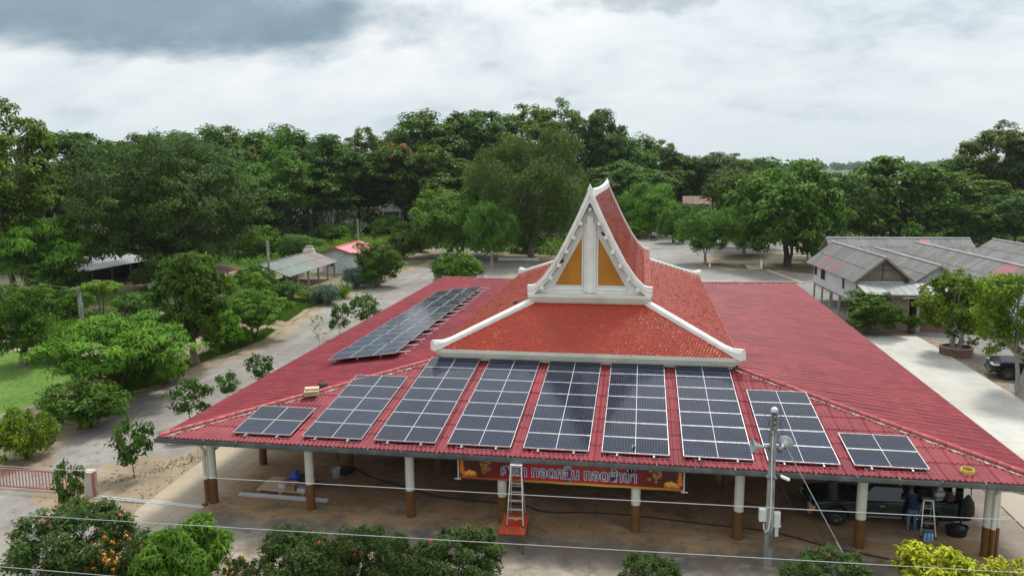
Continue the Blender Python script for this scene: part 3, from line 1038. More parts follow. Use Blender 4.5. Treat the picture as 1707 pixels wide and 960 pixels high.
ub.add([(-bx, TY0 + .05, Z0 - .02), (bx, TY0 + .05, Z0 - .02), (bx, TY1 - .05, Z0 - .02), (-bx, TY1 - .05, Z0 - .02),
        (-UX, UY0, Z1 - .02), (UX, UY0, Z1 - .02), (UX, UY1, Z1 - .02), (-UX, UY1, Z1 - .02)],
       [(0, 1, 5, 4), (1, 2, 6, 5), (2, 3, 7, 6), (3, 0, 4, 7)])
part(ub, 'roof_boarding', 'glazed_tile', tower)
# white hip ridges with upturned ends
for sx in (-1, 1):
    for ya, yb in ((TY0, UY0), (TY1, UY1)):
        a = Vector((sx * (TX - .06), ya + (.06 if ya < yb else -.06), Z0)); b = Vector((sx * (UX - .02), yb, Z1 + .02))
        h = MB()
        d = (b - a)
        dh = Vector((d.x, d.y, 0)).normalized()
        sd = Vector((-dh.y, dh.x, 0))
        N_ = 14
        secs = []
        for k in range(N_ + 1):
            t = k / N_
            p = a + d * t - dh * (.20 if k == 0 else 0)
            flick = .22 * max(0, 1 - t / .14) ** 2
            wd = .155 + .03 * max(0, 1 - t / .12)
            top = .20 + flick
            secs.append([p + sd * wd + Vector((0, 0, -.05)), p + sd * wd * .9 + Vector((0, 0, top * .62)), p + sd * wd * .45 + Vector((0, 0, top)),
                         p - sd * wd * .45 + Vector((0, 0, top)), p - sd * wd * .9 + Vector((0, 0, top * .62)), p - sd * wd + Vector((0, 0, -.05))])
        vs = [q for s_ in secs for q in s_]
        fs = []
        for k in range(N_):
            for i in range(6):
                i2 = (i + 1) % 6
                fs.append((k * 6 + i, k * 6 + i2, (k + 1) * 6 + i2, (k + 1) * 6 + i))
        h.add(vs, fs, 0, False)
        h.add(secs[0], [tuple(range(6))]); h.add(secs[-1], [tuple(range(5, -1, -1))])
        part(h, 'hip_ridge', 'white_paint', tower)

# --- gabled upper tier
GY, GB = 11.9, 41.75 - 11.9
cor = MB()
for gy, sgn in ((GY, 1), (GB, -1)):
    cor.box((0, gy + sgn * .30, 6.33), (5.62, .62, .12)); cor.box((0, gy + sgn * .24, 6.47), (5.78, .74, .155)); cor.box((0, gy + sgn * .20, 6.62), (5.94, .84, .13))
for sx in (-1, 1):
    cor.box((sx * 2.72, (GY + GB) / 2, 6.40), (.26, GB - GY - 1.3, .30))
part(cor, 'cornice', 'cream_paint', tower)
OUT = [(3.02, 7.11), (2.84, 7.12), (2.62, 7.18), (2.27, 7.53), (1.76, 8.25), (1.17, 9.35), (.58, 10.58), (.20, 11.44), (0.0, 11.95)]
INN = [(3.02, 6.68), (2.66, 6.70), (2.37, 6.88), (1.95, 7.33), (1.49, 8.05), (1.01, 8.94), (.42, 10.15), (.13, 10.75), (0.0, 11.00)]
INN = [(a[0] + .80 * (b[0] - a[0]), a[1] + .80 * (b[1] - a[1])) for a, b in zip(OUT[:-1], INN[:-1])] + [(0.0, 11.15)]
INN[0] = (3.02, 6.68); INN[1] = (2.70, 6.69)
def inner_x(z):
    for (xa, za), (xb, zb) in zip(INN[1:], INN[2:]):
        if za <= z <= zb: return xa + (xb - xa) * (z - za) / (zb - za)
    return 0.0
# tile surface profile: a little below the outer edge of the bargeboard
def tile_prof(y, sx):
    pts = [(2.95, 6.90), (2.62, 6.98), (2.20, 7.40), (1.68, 8.13), (1.10, 9.22), (.52, 10.44), (.10, 11.42)]
    return [Vector((sx * x, y, z)) for x, z in pts]
upt = MB()
for sx, name in ((1, 'r'), (-1, 'l')):
    y0, y1 = GY + .18, GB - .18
    base_y = y0 if sx > 0 else y1
    ac = Vector((0, 1, 0)) * sx
    tile_field('roof_tiles', None, ac, None, None, y1 - y0, 0, lambda t: 0.0, tower, profile=tile_prof(base_y, sx))
    pr = tile_prof(0, sx)
    for a, b in zip(pr, pr[1:]):
        upt.add([(a.x, y0, a.z - .03), (a.x, y1, a.z - .03), (b.x, y1, b.z - .03), (b.x, y0, b.z - .03)], [(0, 1, 2, 3)])
part(upt, 'roof_boarding', 'glazed_tile', tower)
def strip(o, i, y0, y1, mb, sx):
    V = []
    for (ox, oz), (ix, iz) in zip(o, i):
        V += [(sx * ox, y0, oz), (sx * ix, y0, iz), (sx * ox, y1, oz), (sx * ix, y1, iz)]
    F = []
    for k in range(len(o) - 1):
        a = 4 * k
        F += [(a, a + 1, a + 5, a + 4), (a + 2, a + 6, a + 7, a + 3), (a, a + 4, a + 6, a + 2), (a + 1, a + 3, a + 7, a + 5)]
    n_ = 4 * (len(o) - 1)
    F += [(0, 2, 3, 1), (n_, n_ + 1, n_ + 3, n_ + 2)]
    mb.add(V, F)
for gy, sgn in ((GY, 1), (GB, -1)):
    for sx in (-1, 1):
        bb = MB()
        mid = [((a[0] * .42 + b[0] * .58), (a[1] * .42 + b[1] * .58)) for a, b in zip(OUT, INN)]
        strip(OUT, mid, gy - sgn * .02, gy + sgn * .26, bb, sx)
        strip([(x * .995, z - .004) for x, z in mid], INN, gy + sgn * .05, gy + sgn * .24, bb, sx)
        part(bb, 'bargeboard', 'white_paint', tower)
    fn = MB()   # small pointed finial
    fn.add([(-.10, gy - .03, 11.78), (.10, gy - .03, 11.78), (.10, gy + sgn * .24, 11.78), (-.10, gy + sgn * .24, 11.78), (0, gy + sgn * .06, 12.04)], [(0, 1, 4), (1, 2, 4), (2, 3, 4), (3, 0, 4), (3, 2, 1, 0)])
    part(fn, 'finial', 'white_paint', tower)
# white ridge, sagging between upturned ends
rg = MB()
secs = []
N_ = 24
for k in range(N_ + 1):
    t = k / N_
    y = GY + .10 + (GB - GY - .2) * t
    z = 11.36 + .12 * (2 * t - 1) ** 2 + .06 * max(0, abs(2 * t - 1) - .8) / .2
    secs.append([Vector((.16, y, z - .10)), Vector((.12, y, z + .26)), Vector((0, y, z + .32)), Vector((-.12, y, z + .26)), Vector((-.16, y, z - .10))])
vs = [q for s_ in secs for q in s_]
fs = []
for k in range(N_):
    for i in range(5):
        i2 = (i + 1) % 5
        fs.append((k * 5 + i, k * 5 + i2, (k + 1) * 5 + i2, (k + 1) * 5 + i))
rg.add(vs, fs)
rg.add(secs[0], [(0, 1, 2, 3, 4)]); rg.add(secs[-1], [(4, 3, 2, 1, 0)])
part(rg, 'ridge', 'white_paint', tower)
# gable wall (recessed) with two amber triangles, posts and bracket blocks
for gy, sgn in ((GY, 1), (GB, -1)):
    yw = gy + sgn * .50
    wl = MB()
    poly = [(x, z - .02) for x, z in INN[1:]] + [(-x, z - .02) for x, z in INN[1:-1][::-1]]
    wl.prism(poly, yw, yw + sgn * .12, 'Y')
    gw = part(wl, 'gable_wall', 'white_paint', tower)
    for sx in (-1, 1):
        tri = [(sx * .37, 7.06), (sx * 1.76, 7.06), (sx * .37, 9.56)]
        p_ = MB(); p_.prism(tri, yw - sgn * .008, yw - sgn * .03, 'Y'); part(p_, 'gable_panel', 'amber_panel', tower)
        fr = MB()
        for a, b in zip(tri, tri[1:] + tri[:1]):
            fr.bar((a[0], yw - sgn * .03, a[1]), (b[0], yw - sgn * .03, b[1]), .05, .05)
        part(fr, 'panel_frame', 'white_paint', tower)
    ps = MB(); ps.box((0, yw - sgn * .06, 8.45), (.56, .10, 3.35)); ps.box((0, yw - sgn * .10, 8.6), (.30, .07, 3.7))
    ps.box((0, yw - sgn * .13, 8.6), (.10, .05, 3.8))
    for fx in (-.22, -.17, .17, .22): ps.box((fx, yw - sgn * .12, 8.45), (.025, .03, 3.3))
    for sx in (-1, 1): ps.box((sx * 1.05, yw - sgn * .05, 6.93), (1.5, .07, .10))
    part(ps, 'gable_post', 'white_paint', tower)
    for sx in (-1, 1):
        for bz in (10.14, 9.47, 8.79, 8.12, 7.50, 6.99):
            k = MB(); k.box((sx * (inner_x(bz) - .06), gy + sgn * .16, bz), (.17, .40, .15)); part(k, 'bracket_block', 'white_paint', tower)
    k = MB(); k.prism([(-.09, 10.86), (.09, 10.86), (0, 10.66)], gy + sgn * .14, gy + sgn * .44, 'Y'); part(k, 'bracket_block', 'white_paint', tower)

# pigeons on the tower: small birds resting on tiles and blocks
def bird(loc, rz, lab):
    t = thing('pigeon', lab, 'bird', loc, rz)
    b = MB()
    b.lathe([(.002, -.17), (.035, -.13), (.052, -.05), (.06, .03), (.045, .09), (.028, .13), (.034, .165), (.028, .19), (.002, .205)], 10, (0, 0, .085), R=Matrix.Rotation(radians(68), 3, 'Y'))
    body = part(b, 'body', 'black_plastic', t)
    w = MB(); w.add([(-.24, -.03, .04), (-.24, .03, .04), (-.08, .045, .09), (-.08, -.045, .09)], [(0, 1, 2, 3)]); part(w, 'tail', 'black_plastic', t)
    l = MB(); l.tube([(.01, .02, .05), (.01, .02, 0)], .006, 5); l.tube([(.01, -.02, .05), (.01, -.02, 0)], .006, 5); part(l, 'legs', 'faded_red', t)
def lower_z(x): return Z0 + (bx - abs(x)) * (Z1 - Z0) / run + .04
bird((-3.9, 13.6, lower_z(-3.9)), .6, 'dark pigeon standing on the tiles left of the gable, nearer the road')
bird((-3.05, 13.3, lower_z(-3.05)), 2.4, 'dark pigeon on the tiles left of the gable, tight beside the white hip')
bird((-1.33, GY + .28, 8.19), 1.2, 'dark pigeon perched on a bracket block left of the amber triangles')
bird((.62, GY + .28, 9.54), 2.0, 'dark pigeon perched on a bracket block right of the gable post')

# ---------------------------------------------------------------- solar arrays
PW, PH, PG = 2.28, 1.134, .02
def pane_mesh(w, h, rot):
    b = MB(); b.add([(0, 0, .036), (w, 0, .036), (w, h, .036), (0, h, .036), (0, 0, .002), (w, 0, .002), (w, h, .002), (0, h, .002)],
                    [(0, 1, 2, 3), (7, 6, 5, 4)])
    me = b.mesh('solar_panel', 'solar_cells', recalc=False)
    uv = me.uv_layers.new(name='UVMap')
    q = [(0, 0), (1, 0), (1, 1), (0, 1)] if not rot else [(0, 0), (0, 1), (1, 1), (1, 0)]
    for i in range(4): uv.data[i].uv = q[i]
    for i in range(4, 8): uv.data[i].uv = (.02, .02)
    return me
def frame_mesh(w, h):
    f = MB(); t = .019
    f.box((w / 2, t / 2, .021), (w, t, .042)); f.box((w / 2, h - t / 2, .021), (w, t, .042))
    f.box((t / 2, h / 2, .021), (t, h - 2 * t, .042)); f.box((w - t / 2, h / 2, .021), (t, h - 2 * t, .042))
    return f.mesh('frame', 'alu')
PM, FM = pane_mesh(PW, PH, False), frame_mesh(PW, PH)
PM2, FM2 = pane_mesh(PH, PW, True), frame_mesh(PH, PW)

labs = ['two panel solar array at the far left of the front slope near the eave corner',
        'five panel solar array second from the left on the front slope, below the cardboard box',
        'seven panel solar array third from the left, its top meeting the tower corner',
        'seven panel solar array fourth from the left, above the left end of the red banner',
        'seven panel solar array in the middle of the front slope, under the amber gable panels',
        'seven panel solar array sixth from the left, reflecting a pale cloud at its top',
        'seven panel solar array seventh from the left, next to the grey horn speaker',
        'five panel solar array behind the concrete pole on the front slope',
        'two panel solar array at the far right of the front slope beside the hose coil']
Y0 = .357
for k, (ax_, an) in enumerate(zip(ARR_X, ARR_N)):
    a = thing('solar_array', labs[k], 'solar array', (ax_, Y0 * 1.0, EZ + .115 + Y0 * TT), 0, 'solar arrays on the front roof slope')
    a.rotation_euler = (TH, 0, 0)
    for r in range(an):
        p_ = put('solar_panel', PM, a, (0, r * (PH + PG), .0))
        p_.rotation_euler = (rnd.uniform(-.006, .006), rnd.uniform(-.004, .004), 0)
        put('frame', FM, p_)
    L = an * (PH + PG)
    for rx in (.52, 1.76):
        b = MB(); b.box((rx, L / 2 - .05, -.025), (.04, L + .14, .04)); part(b, 'rail', 'alu_matt', a)
        for q in range(int(L / 1.4) + 1):
            b = MB(); b.box((rx + .03, .04 + q * 1.38, -.075), (.05, .05, .11)); b.box((rx + .03, .04 + q * 1.38, -.125), (.10, .07, .012)); part(b, 'roof_hook', 'alu_matt', a)
    c = MB(); c.tube([(.3, -.02, -.06), (.9, -.10, -.085), (1.5, -.06, -.08), (2.3, -.03, -.075)], .008, 5); part(c, 'cable', 'wire_white', a)

# the big array on the left slope: eight rows of three upright panels on cross rails
a = thing('solar_array', 'large solar array of eight rows on the left slope, tilted up over the red roof', 'solar array', (-12.42, 9.38, EZ + .30 + (HW - 12.42) * TT), 0, None)
a.rotation_euler = (0, -TH, 0)
step = 20.82 / 8
for r in range(8):
    for c in range(3):
        p_ = put('solar_panel', PM2, a, (c * (PH + PG), r * step, .0))
        p_.rotation_euler = (radians(1.2) + rnd.uniform(-.004, .004), rnd.uniform(-.004, .004), 0)
        put('frame', FM2, p_)
    for q in (.45, 1.80):
        b = MB(); b.box((1.98, r * step + q, -.035), (4.15, .045, .05)); part(b, 'rail', 'alu_matt', a)
        for fx in (.12, 1.3, 2.5, 3.8):
            b = MB(); b.box((fx, r * step + q + .04, -.13), (.05, .04, .2)); part(b, 'roof_hook', 'alu_matt', a)

def roof_z(x, y):
    return EZ + min(HW - abs(x), y, DEP - y) * TT

# ---------------------------------------------------------------- things lying on the roof
t = thing('cardboard_box', 'open cardboard box with a spread flap lying on the left hip of the red roof', 'box', (-10.9, 4.05, roof_z(-10.9, 4.05) + .055), .35)
t.scale = (.85, .85, .8)
b = MB()
for s in (-1, 1):
    b.box((s * .33, 0, .13), (.012, .46, .26)); b.box((0, s * .23, .13), (.648, .012, .26))
b.box((0, 0, .008), (.64, .44, .016))
part(b, 'body', 'pale_wood', t)
for s, w in ((-1, .25), (1, .22)):
    fl = MB(); fl.add([(-.34, s * .238, .262), (.34, s * .238, .262), (.34, s * (.238 + w), .30), (-.34, s * (.238 + w), .30), (-.34, s * .238, .27), (.34, s * .238, .27), (.34, s * (.238 + w), .308), (-.34, s * (.238 + w), .308)],
                      [(0, 1, 2, 3), (7, 6, 5, 4), (0, 4, 5, 1), (1, 5, 6, 2), (2, 6, 7, 3), (3, 7, 4, 0)]); part(fl, 'flap', 'pale_wood', t)
t = thing('tool_bag', 'small dark bag tucked behind the cardboard box on the red roof', 'bag', (-10.75, 4.75, roof_z(-10.75, 4.75) + .05), .7)
b = MB(); b.lathe([(.01, 0), (.20, .02), (.22, .12), (.16, .24), (.06, .28), (.01, .28)], 12, R=Matrix.Diagonal((1.2, .7, 1))); part(b, 'body', 'hair', t)
b = MB(); b.tube([(-.12, 0, .25), (-.07, 0, .36), (.07, 0, .36), (.12, 0, .25)], .012, 6); part(b, 'handle', 'hair', t)
hz = MB()
for q in range(4):
    R0 = .20 - .012 * (q % 2)
    hz.tube([(R0 * cos(a_ * 2 * pi / 20), R0 * .9 * sin(a_ * 2 * pi / 20), .03 + q * .026) for a_ in range(21)], .017, 6)
o = part(hz, 'hose_coil', 'hose', None, loc=(12.85, .45, roof_z(12.85, .45) + .06), rot=(TH, 0, .2))
tag(o, 'coil of yellow green hose lying on the right front eave of the red roof', 'hose')

FZ = .06   # top of the concrete floor
# ---------------------------------------------------------------- utility pole with speakers
pole = thing('utility_pole', 'weathered square concrete pole in front of the right half of the pavilion', 'utility pole', (6.66, -.75, FZ), radians(4))
b = MB()
H = 5.22
b.add([(-.125, -.11, 0), (.125, -.11, 0), (.125, .11, 0), (-.125, .11, 0), (-.085, -.08, H), (.085, -.08, H), (.085, .08, H), (-.085, .08, H)],
      [(3, 2, 1, 0), (4, 5, 6, 7), (0, 1, 5, 4), (1, 2, 6, 5), (2, 3, 7, 6), (3, 0, 4, 7)])
part(b, 'shaft', 'concrete_pole', pole, bevel=.018)
b = MB(); b.lathe([(.001, H + .09), (.05, H + .085), (.095, H + .05), (.115, H), (.115, H - .05)], 14); part(b, 'pole_cap', 'grey_plastic', pole)
rk = MB(); rk.box((-.02, -.10, 4.78), (.05, .04, .75)); part(rk, 'insulator_rack', 'gutter_grey', pole)
for k in range(4):
    s_ = MB(); s_.lathe([(.012, -.04), (.035, -.035), (.028, 0), (.035, .035), (.012, .04)], 10, (-.02, -.16, 4.50 + k * .18)); part(s_, 'insulator', 'concrete_pole', pole)
c = MB()
for k in range(12):
    x0 = -.02 + .3 * (k % 2 * 2 - 1) * rnd.uniform(.5, 1)
    z0 = 4.45 + .07 * k
    c.tube([(-.02, -.15, z0), (x0 * .6, -.2, z0 + .05), (x0, -.14, z0 - .05), (x0 * .8, -.12, z0 - .2)], .007, 4)
part(c, 'wire_tangle', 'wire_black', pole)
c = MB(); c.tube([(-.04, -.115, 4.6), (-.04, -.12, 3.6), (-.01, -.13, 2.6), (.0, -.13, 1.75), (-.06, -.15, 1.30), (-.15, -.15, 1.22), (-.20, -.14, 1.34), (-.20, -.12, 1.50)], .022, 8); part(c, 'conduit', 'grey_plastic', pole)
for x, w, h, z in ((-.23, .22, .42, 1.76), (.22, .20, .50, 1.62)):
    m_ = MB(); m_.box((x, -.03, z), (w, .17, h)); bx_ = part(m_, 'meter_box', 'grey_plastic', pole, bevel=.012)
    m_ = MB(); m_.box((x, -.125, z - .02), (w - .04, .02, h - .06)); part(m_, 'box_door', 'grey_plastic', bx_)
m_ = MB(); m_.box((.22, -.03, 1.22), (.11, .12, .34)); m_.box((.22, -.03, 1.42), (.25, .2, .03)); part(m_, 'cable_box', 'grey_plastic', pole)
m_ = MB(); m_.box((0, 0, 3.99), (.9, .05, .05)); m_.box((0, 0, 3.0), (.30, .26, .045)); part(m_, 'bracket', 'gutter_grey', pole)
def horn(loc, rz, tilt, lab):
    t = thing('horn_speaker', lab, 'loudspeaker', loc, rz, 'horn speakers on the concrete pole')
    R = Matrix.Rotation(radians(90), 3, 'Y') @ Matrix.Identity(3)
    bell = MB()
    pr = [(.03, -.42), (.035, -.30), (.055, -.20), (.09, -.10), (.14, -.02), (.20, .05), (.235, .08), (.245, .085), (.24, .07), (.195, .035), (.13, -.03), (.08, -.10), (.045, -.20), (.02, -.28)]
    bell.lathe(pr, 24, R=R); part(bell, 'bell', 'horn_grey', t)
    d = MB(); d.lathe([(.001, -.56), (.07, -.555), (.085, -.50), (.085, -.42), (.03, -.40)], 16, R=R); part(d, 'driver', 'gutter_grey', t)
    d = MB(); d.lathe([(.001, .02), (.05, .0), (.075, -.06), (.04, -.2)], 14, R=R); part(d, 'throat_plug', 'horn_grey', t)
    return t
h1 = horn((6.10, -.80, 4.08), radians(186), 0, 'grey horn loudspeaker pointing left from the concrete pole')
h1.rotation_euler = (0, radians(-4), radians(188))
h2 = horn((7.05, -.62, 4.14), radians(40), 0, 'grey horn loudspeaker turned away on the right of the concrete pole')
h2.rotation_euler = (0, radians(-6), radians(62))
t = thing('flood_lamp', 'small white lamp on a short arm on the right of the concrete pole', 'lamp', (6.70, -.80, 3.20), 0)
b = MB(); b.tube([(.05, 0, .10), (.22, -.02, -.03)], .018, 8); part(b, 'arm', 'gutter_grey', t)
b = MB(); b.box((.36, -.03, -.10), (.30, .13, .07), R=Matrix.Rotation(radians(22), 3, 'Y')); part(b, 'lamp_head', 'white_paint', t, bevel=.02)
b = MB(); b.box((.36, -.03, -.142), (.24, .09, .012), R=Matrix.Rotation(radians(22), 3, 'Y')); part(b, 'lens', 'lamp_lens', t)
t = thing('guy_wire', 'slanting steel guy wire with a strut stay right of the concrete pole', 'guy wire', (0, 0, 0))
b = MB(); b.tube([(6.70, -.76, 4.75), (9.30, -1.35, .05)], .016, 6); part(b, 'wire', 'wire_grey', t)
b = MB(); b.tube([(8.62, -1.19, 1.25), (9.12, -1.31, .35)], .030, 8); part(b, 'guard_sleeve', 'alu_matt', t)
b = MB(); b.tube([(8.95, -1.27, .72), (8.90, -1.25, .4), (8.92, -1.25, .06)], .03, 7); part(b, 'stay', 'gutter_grey', t)
for k, (dx, z) in enumerate(((-.25, 2.9), (-.05, 3.3))):
    o = part(MB().tube([(6.72, -.72, z), (7.6 + dx, -.95, 1.7), (9.0 + dx * .5, -1.27, .6)], .006, 4), 'thin_cable', 'wire_black', t)

def sag(a, b, s, n=24):
    a, b = Vector(a), Vector(b)
    return [a.lerp(b, k / n) - Vector((0, 0, s * 4 * (k / n) * (1 - k / n))) for k in range(n + 1)]
wires = [(((-40, -10.6, 6.22), (34, -9.4, 6.36)), .22, .0068, 'topmost white overhead wire crossing in front of the pavilion'),
         (((-40, -10.6, 4.78), (34, -9.4, 5.38)), .14, .0068, 'middle white overhead wire crossing below the pavilion floor edge'),
         (((-40, -10.6, 3.72), (34, -9.4, 3.45)), .10, .0068, 'lowest white overhead wire crossing the bottom left corner')]
for (a, b_), s, r, lab in wires:
    tag(part(MB().tube(sag(a, b_, s), r, 6), 'overhead_wire', 'wire_white', None), lab, 'wire', 'overhead wires')

# ---------------------------------------------------------------- banner
ban = thing('banner', 'red printed banner with blue Thai lettering hanging under the front eave', 'banner', (.07, .72, 2.34))
BW, BH = 7.92, 1.12
b = MB()
nx = 40
vs = []
for i in range(nx + 1):
    x = -BW / 2 + BW * i / nx
    y = .012 * sin(i * .9)
    vs += [(x, y, -BH / 2), (x, y, -.36), (x, y, -.30), (x, y, BH / 2)]
fs = []
def banner_mat():
    m, N, bs, out = base_mat('banner_print')
    tc = N.new('ShaderNodeTexCoord')
    sep = N.new('ShaderNodeSeparateXYZ'); N.link(tc.outputs['Object'], sep.inputs[0])
    x, z = sep.outputs[0], sep.outputs[2]
    n = N.noise(tc.outputs['Object'], 1.2, 4, .6)
    ax_ = N.math('DIVIDE', N.math('ABSOLUTE', x), BW / 2)
    f = N.math('ADD', ax_, N.math('MULTIPLY', N.math('SUBTRACT', n, .5), .4))
    c = N.ramp(f, [(0, (.44, .010, .014)), (.3, (.46, .011, .015)), (.62, (.19, .007, .011)), (.85, (.075, .008, .010)), (1, (.10, .012, .010))])
    gold = N.mix(N.rng(N.math('ABSOLUTE', N.math('SUBTRACT', x, 1.0)), 0, 3.6), (.62, .42, .06), (.36, .06, .018))
    c = N.mix(N.rng(N.math('ADD', z, N.math('MULTIPLY', n, .03)), -.455, -.475), c, gold)
    N.link(c, bs.inputs['Base Color']); bs.inputs['Roughness'].default_value = .4
banner_mat()
for i in range(nx):
    for j in range(3):
        a = i * 4 + j
        fs.append((a, a + 4, a + 5, a + 1))
b.add(vs, fs, 0, True)
part(b, 'cloth', 'banner_print', ban, recalc=False)
for s in (-1, 1):
    b = MB(); b.tube([(s * (BW / 2 + .02), 0, -BH / 2 - .05), (s * (BW / 2 + .02), 0, BH / 2)], .022, 8); b.tube([(s * (BW / 2 - .08), 0, -BH / 2 - .03), (s * (BW / 2 + .16), 0, -BH / 2 - .03)], .02, 6)
    part(b, 'end_pole', 'white_paint', ban)
def flat_mat(name, col, r=.45):
    m, N, bs, out = base_mat(name)
    bs.inputs['Base Color'].default_value = tuple(col) + (1,); bs.inputs['Roughness'].default_value = r
flat_mat('print_navy', (.018, .045, .20)); flat_mat('print_white', (.62, .66, .72)); flat_mat('print_gold', (.40, .20, .05)); flat_mat('print_orange', (.70, .20, .02)); flat_mat('print_yellow', (.75, .48, .06)); flat_mat('print_black', (.015, .015, .02)); flat_mat('print_pale', (.55, .42, .30))
def words(txt, width, x0, z0, y, mat, off, zs=1.0):
    cu = bpy.data.curves.new('lettering', 'FONT')
    cu.body = txt; cu.size = 1.0; cu.offset = off
    ob = bpy.data.objects.new('lettering_tmp', cu); COL.objects.link(ob)
    dg = bpy.context.evaluated_depsgraph_get()
    me = bpy.data.meshes.new_from_object(ob.evaluated_get(dg))
    bpy.data.objects.remove(ob); bpy.data.curves.remove(cu)
    co = np.empty(len(me.vertices) * 3); me.vertices.foreach_get('co', co); co = co.reshape(-1, 3)
    return me, co
def letter(txt, width, x0, z0, y0, front, back, zs=1.0, off=.004, boff=.055):
    me, co = words(txt, width, 0, 0, 0, None, off)
    me2, co2 = words(txt, width, 0, 0, 0, None, boff)
    xa, xb = co2[:, 0].min(), co2[:, 0].max()
    k = width / (xb - xa)
    for m_, c_, mat, y in ((me2, co2, back, y0 - .012), (me, co, front, y0 - .020)):
        c_ = np.c_[(c_[:, 0] - xa) * k + x0, np.full(len(c_), y), c_[:, 1] * k * zs + z0]
        m_.vertices.foreach_set('co', c_.ravel()); m_.materials.clear(); m_.materials.append(MATS[mat]); m_.update()
        put('lettering', m_, ban)['kind'] = 'stuff'
letter('ศาลา ทอดกฐิน ทอดผ้าป่า', 4.80, -2.42, -.335, 0, 'print_navy', 'print_white', zs=1.12)
letter('ระฆ', .44, -.30, .10, 0, 'print_black', 'print_white', zs=1.25)
letter('กู่', .42, 1.92, .22, 0, 'print_black', 'print_white', zs=1.2)
# ornamental golden swirls and flame flourishes printed near both ends
def blob(cx_, cz, r, mat, n=7, seed=0, y=-.014):
    q = random.Random(seed)
    pts = []
    for k in range(n * 2):
        a = pi * k / n
        rr_ = r * (q.uniform(.8, 1.1) if k % 2 == 0 else q.uniform(.35, .6))
        pts.append((cx_ + cos(a) * rr_, y, cz + sin(a) * rr_))
    return pts
for s in (-1, 1):
    g_ = MB(); w_ = MB(); f_ = MB(); y_ = MB()
    for k in range(26):
        a = rnd.uniform(0, 2 * pi); rr_ = rnd.uniform(.02, .30)
        px, pz = s * 2.98 + cos(a) * rr_ * .85, -.02 + sin(a) * rr_ * .95
        pts = blob(px, pz, rnd.uniform(.04, .085), None, 5, k + 50 * (s > 0), -.014 - .0002 * k)
        g_.add(pts, [tuple(range(len(pts)))])
    for k in range(4):
        pts = blob(s * 2.86, .12 + .05 * k, .05, None, 4, 90 + k, -.021 - .0002 * k); w_.add(pts, [tuple(range(len(pts)))])
    for k in range(12):
        t_ = k / 11
        pts = blob(s * (3.84 - .50 * max(0, t_ - .55) * 2), .40 - .76 * min(1, t_ / .6) + 0 * t_, .10 + .04 * (t_ > .4), None, 6, 120 + k, -.014 - .0002 * k); f_.add(pts, [tuple(range(len(pts)))])
    for k in range(5):
        pts = blob(s * (3.66 - .06 * k), -.33 + .03 * (k % 3), .085, None, 5, 150 + k, -.020 - .0002 * k); y_.add(pts, [tuple(range(len(pts)))])
    for mb_, mt in ((g_, 'print_gold'), (w_, 'print_pale'), (f_, 'print_orange'), (y_, 'print_yellow')):
        part(mb_, 'printed_ornament', mt, ban, recalc=False, stuff=True)

# ---------------------------------------------------------------- table and stepladders
tb = thing('table', 'worn orange red table standing under the tall stepladder', 'table', (-1.66, -.56, FZ), radians(2))
b = MB(); b.box((0, 0, .73), (.88, 1.50, .045)); part(b, 'tabletop', 'orange_table', tb, bevel=.01)
b = MB()
for s in (-1, 1):
    b.box((s * .38, 0, .67), (.025, 1.32, .07)); b.box((0, s * .69, .67), (.74, .025, .07))
part(b, 'apron_rail', 'brown_paint', tb)
for sx in (-1, 1):
    for sy in (-1, 1):
        b = MB(); b.box((sx * .38, sy * .68, .35), (.05, .05, .70)); part(b, 'leg', 'brown_paint', tb)
b = MB(); b.lathe([(.12, .753), (.13, .760), (.125, .766), (.08, .764), (.075, .753)], 18, (-.02, -.52, 0)); part(b, 'tray_ring', 'brown_paint', tb)
b = MB(); b.box((.02, .30, .765), (.13, .18, .02)); part(b, 'rag', 'orange_flower', tb)

def stepladder(lab, loc, rz, h, wb, wt, depth, n, group):
    t = thing('stepladder', lab, 'ladder', loc, rz, group)
    for s in (-1, 1):
        b = MB(); b.bar((s * wb / 2, -depth * .5, 0), (s * wt / 2, -.04, h), .035, .075); part(b, 'front_rail', 'alu', t)
        b = MB(); b.bar((s * (wb / 2 - .02), depth * .5, 0), (s * (wt / 2 - .02), .06, h * .97), .03, .045); part(b, 'rear_rail', 'alu', t)
        b = MB(); b.box((s * wb / 2, -depth * .5, .02), (.05, .09, .04)); part(b, 'foot', 'black_rubber', t)
        b = MB(); b.box((s * (wb / 2 - .02), depth * .5, .02), (.045, .06, .04)); part(b, 'foot', 'black_rubber', t)
        b = MB(); b.bar((s * (wb * .44), -depth * .27, h * .44), (s * (wb * .43), depth * .27, h * .44), .012, .02); part(b, 'spreader', 'alu', t)
    for k in range(1, n + 1):
        f = k / (n + 1)
        w = wb + (wt - wb) * f
        b = MB(); b.box((0, -depth * .5 * (1 - f) - .04 * f - .01, h * f), (w - .02, .085, .032)); part(b, 'step', 'alu', t)
        if k % 2 == 0:
            b = MB(); b.box((0, depth * .5 * (1 - f) + .06 * f, h * f), (w - .06, .02, .025)); part(b, 'rear_brace', 'alu', t)
    b = MB(); b.box((0, .01, h + .02), (wt + .06, .24, .07)); part(b, 'top_cap', 'alu', t, bevel=.012)
    return t
stepladder('tall aluminium stepladder standing on the orange red table', (-1.62, -.30, FZ + .755), radians(3), 1.98, .56, .36, .98, 6, None)
stepladder('short aluminium stepladder beside the dark pickup at the right', (12.46, 2.40, FZ), radians(-3), 1.22, .48, .30, .66, 4, None)

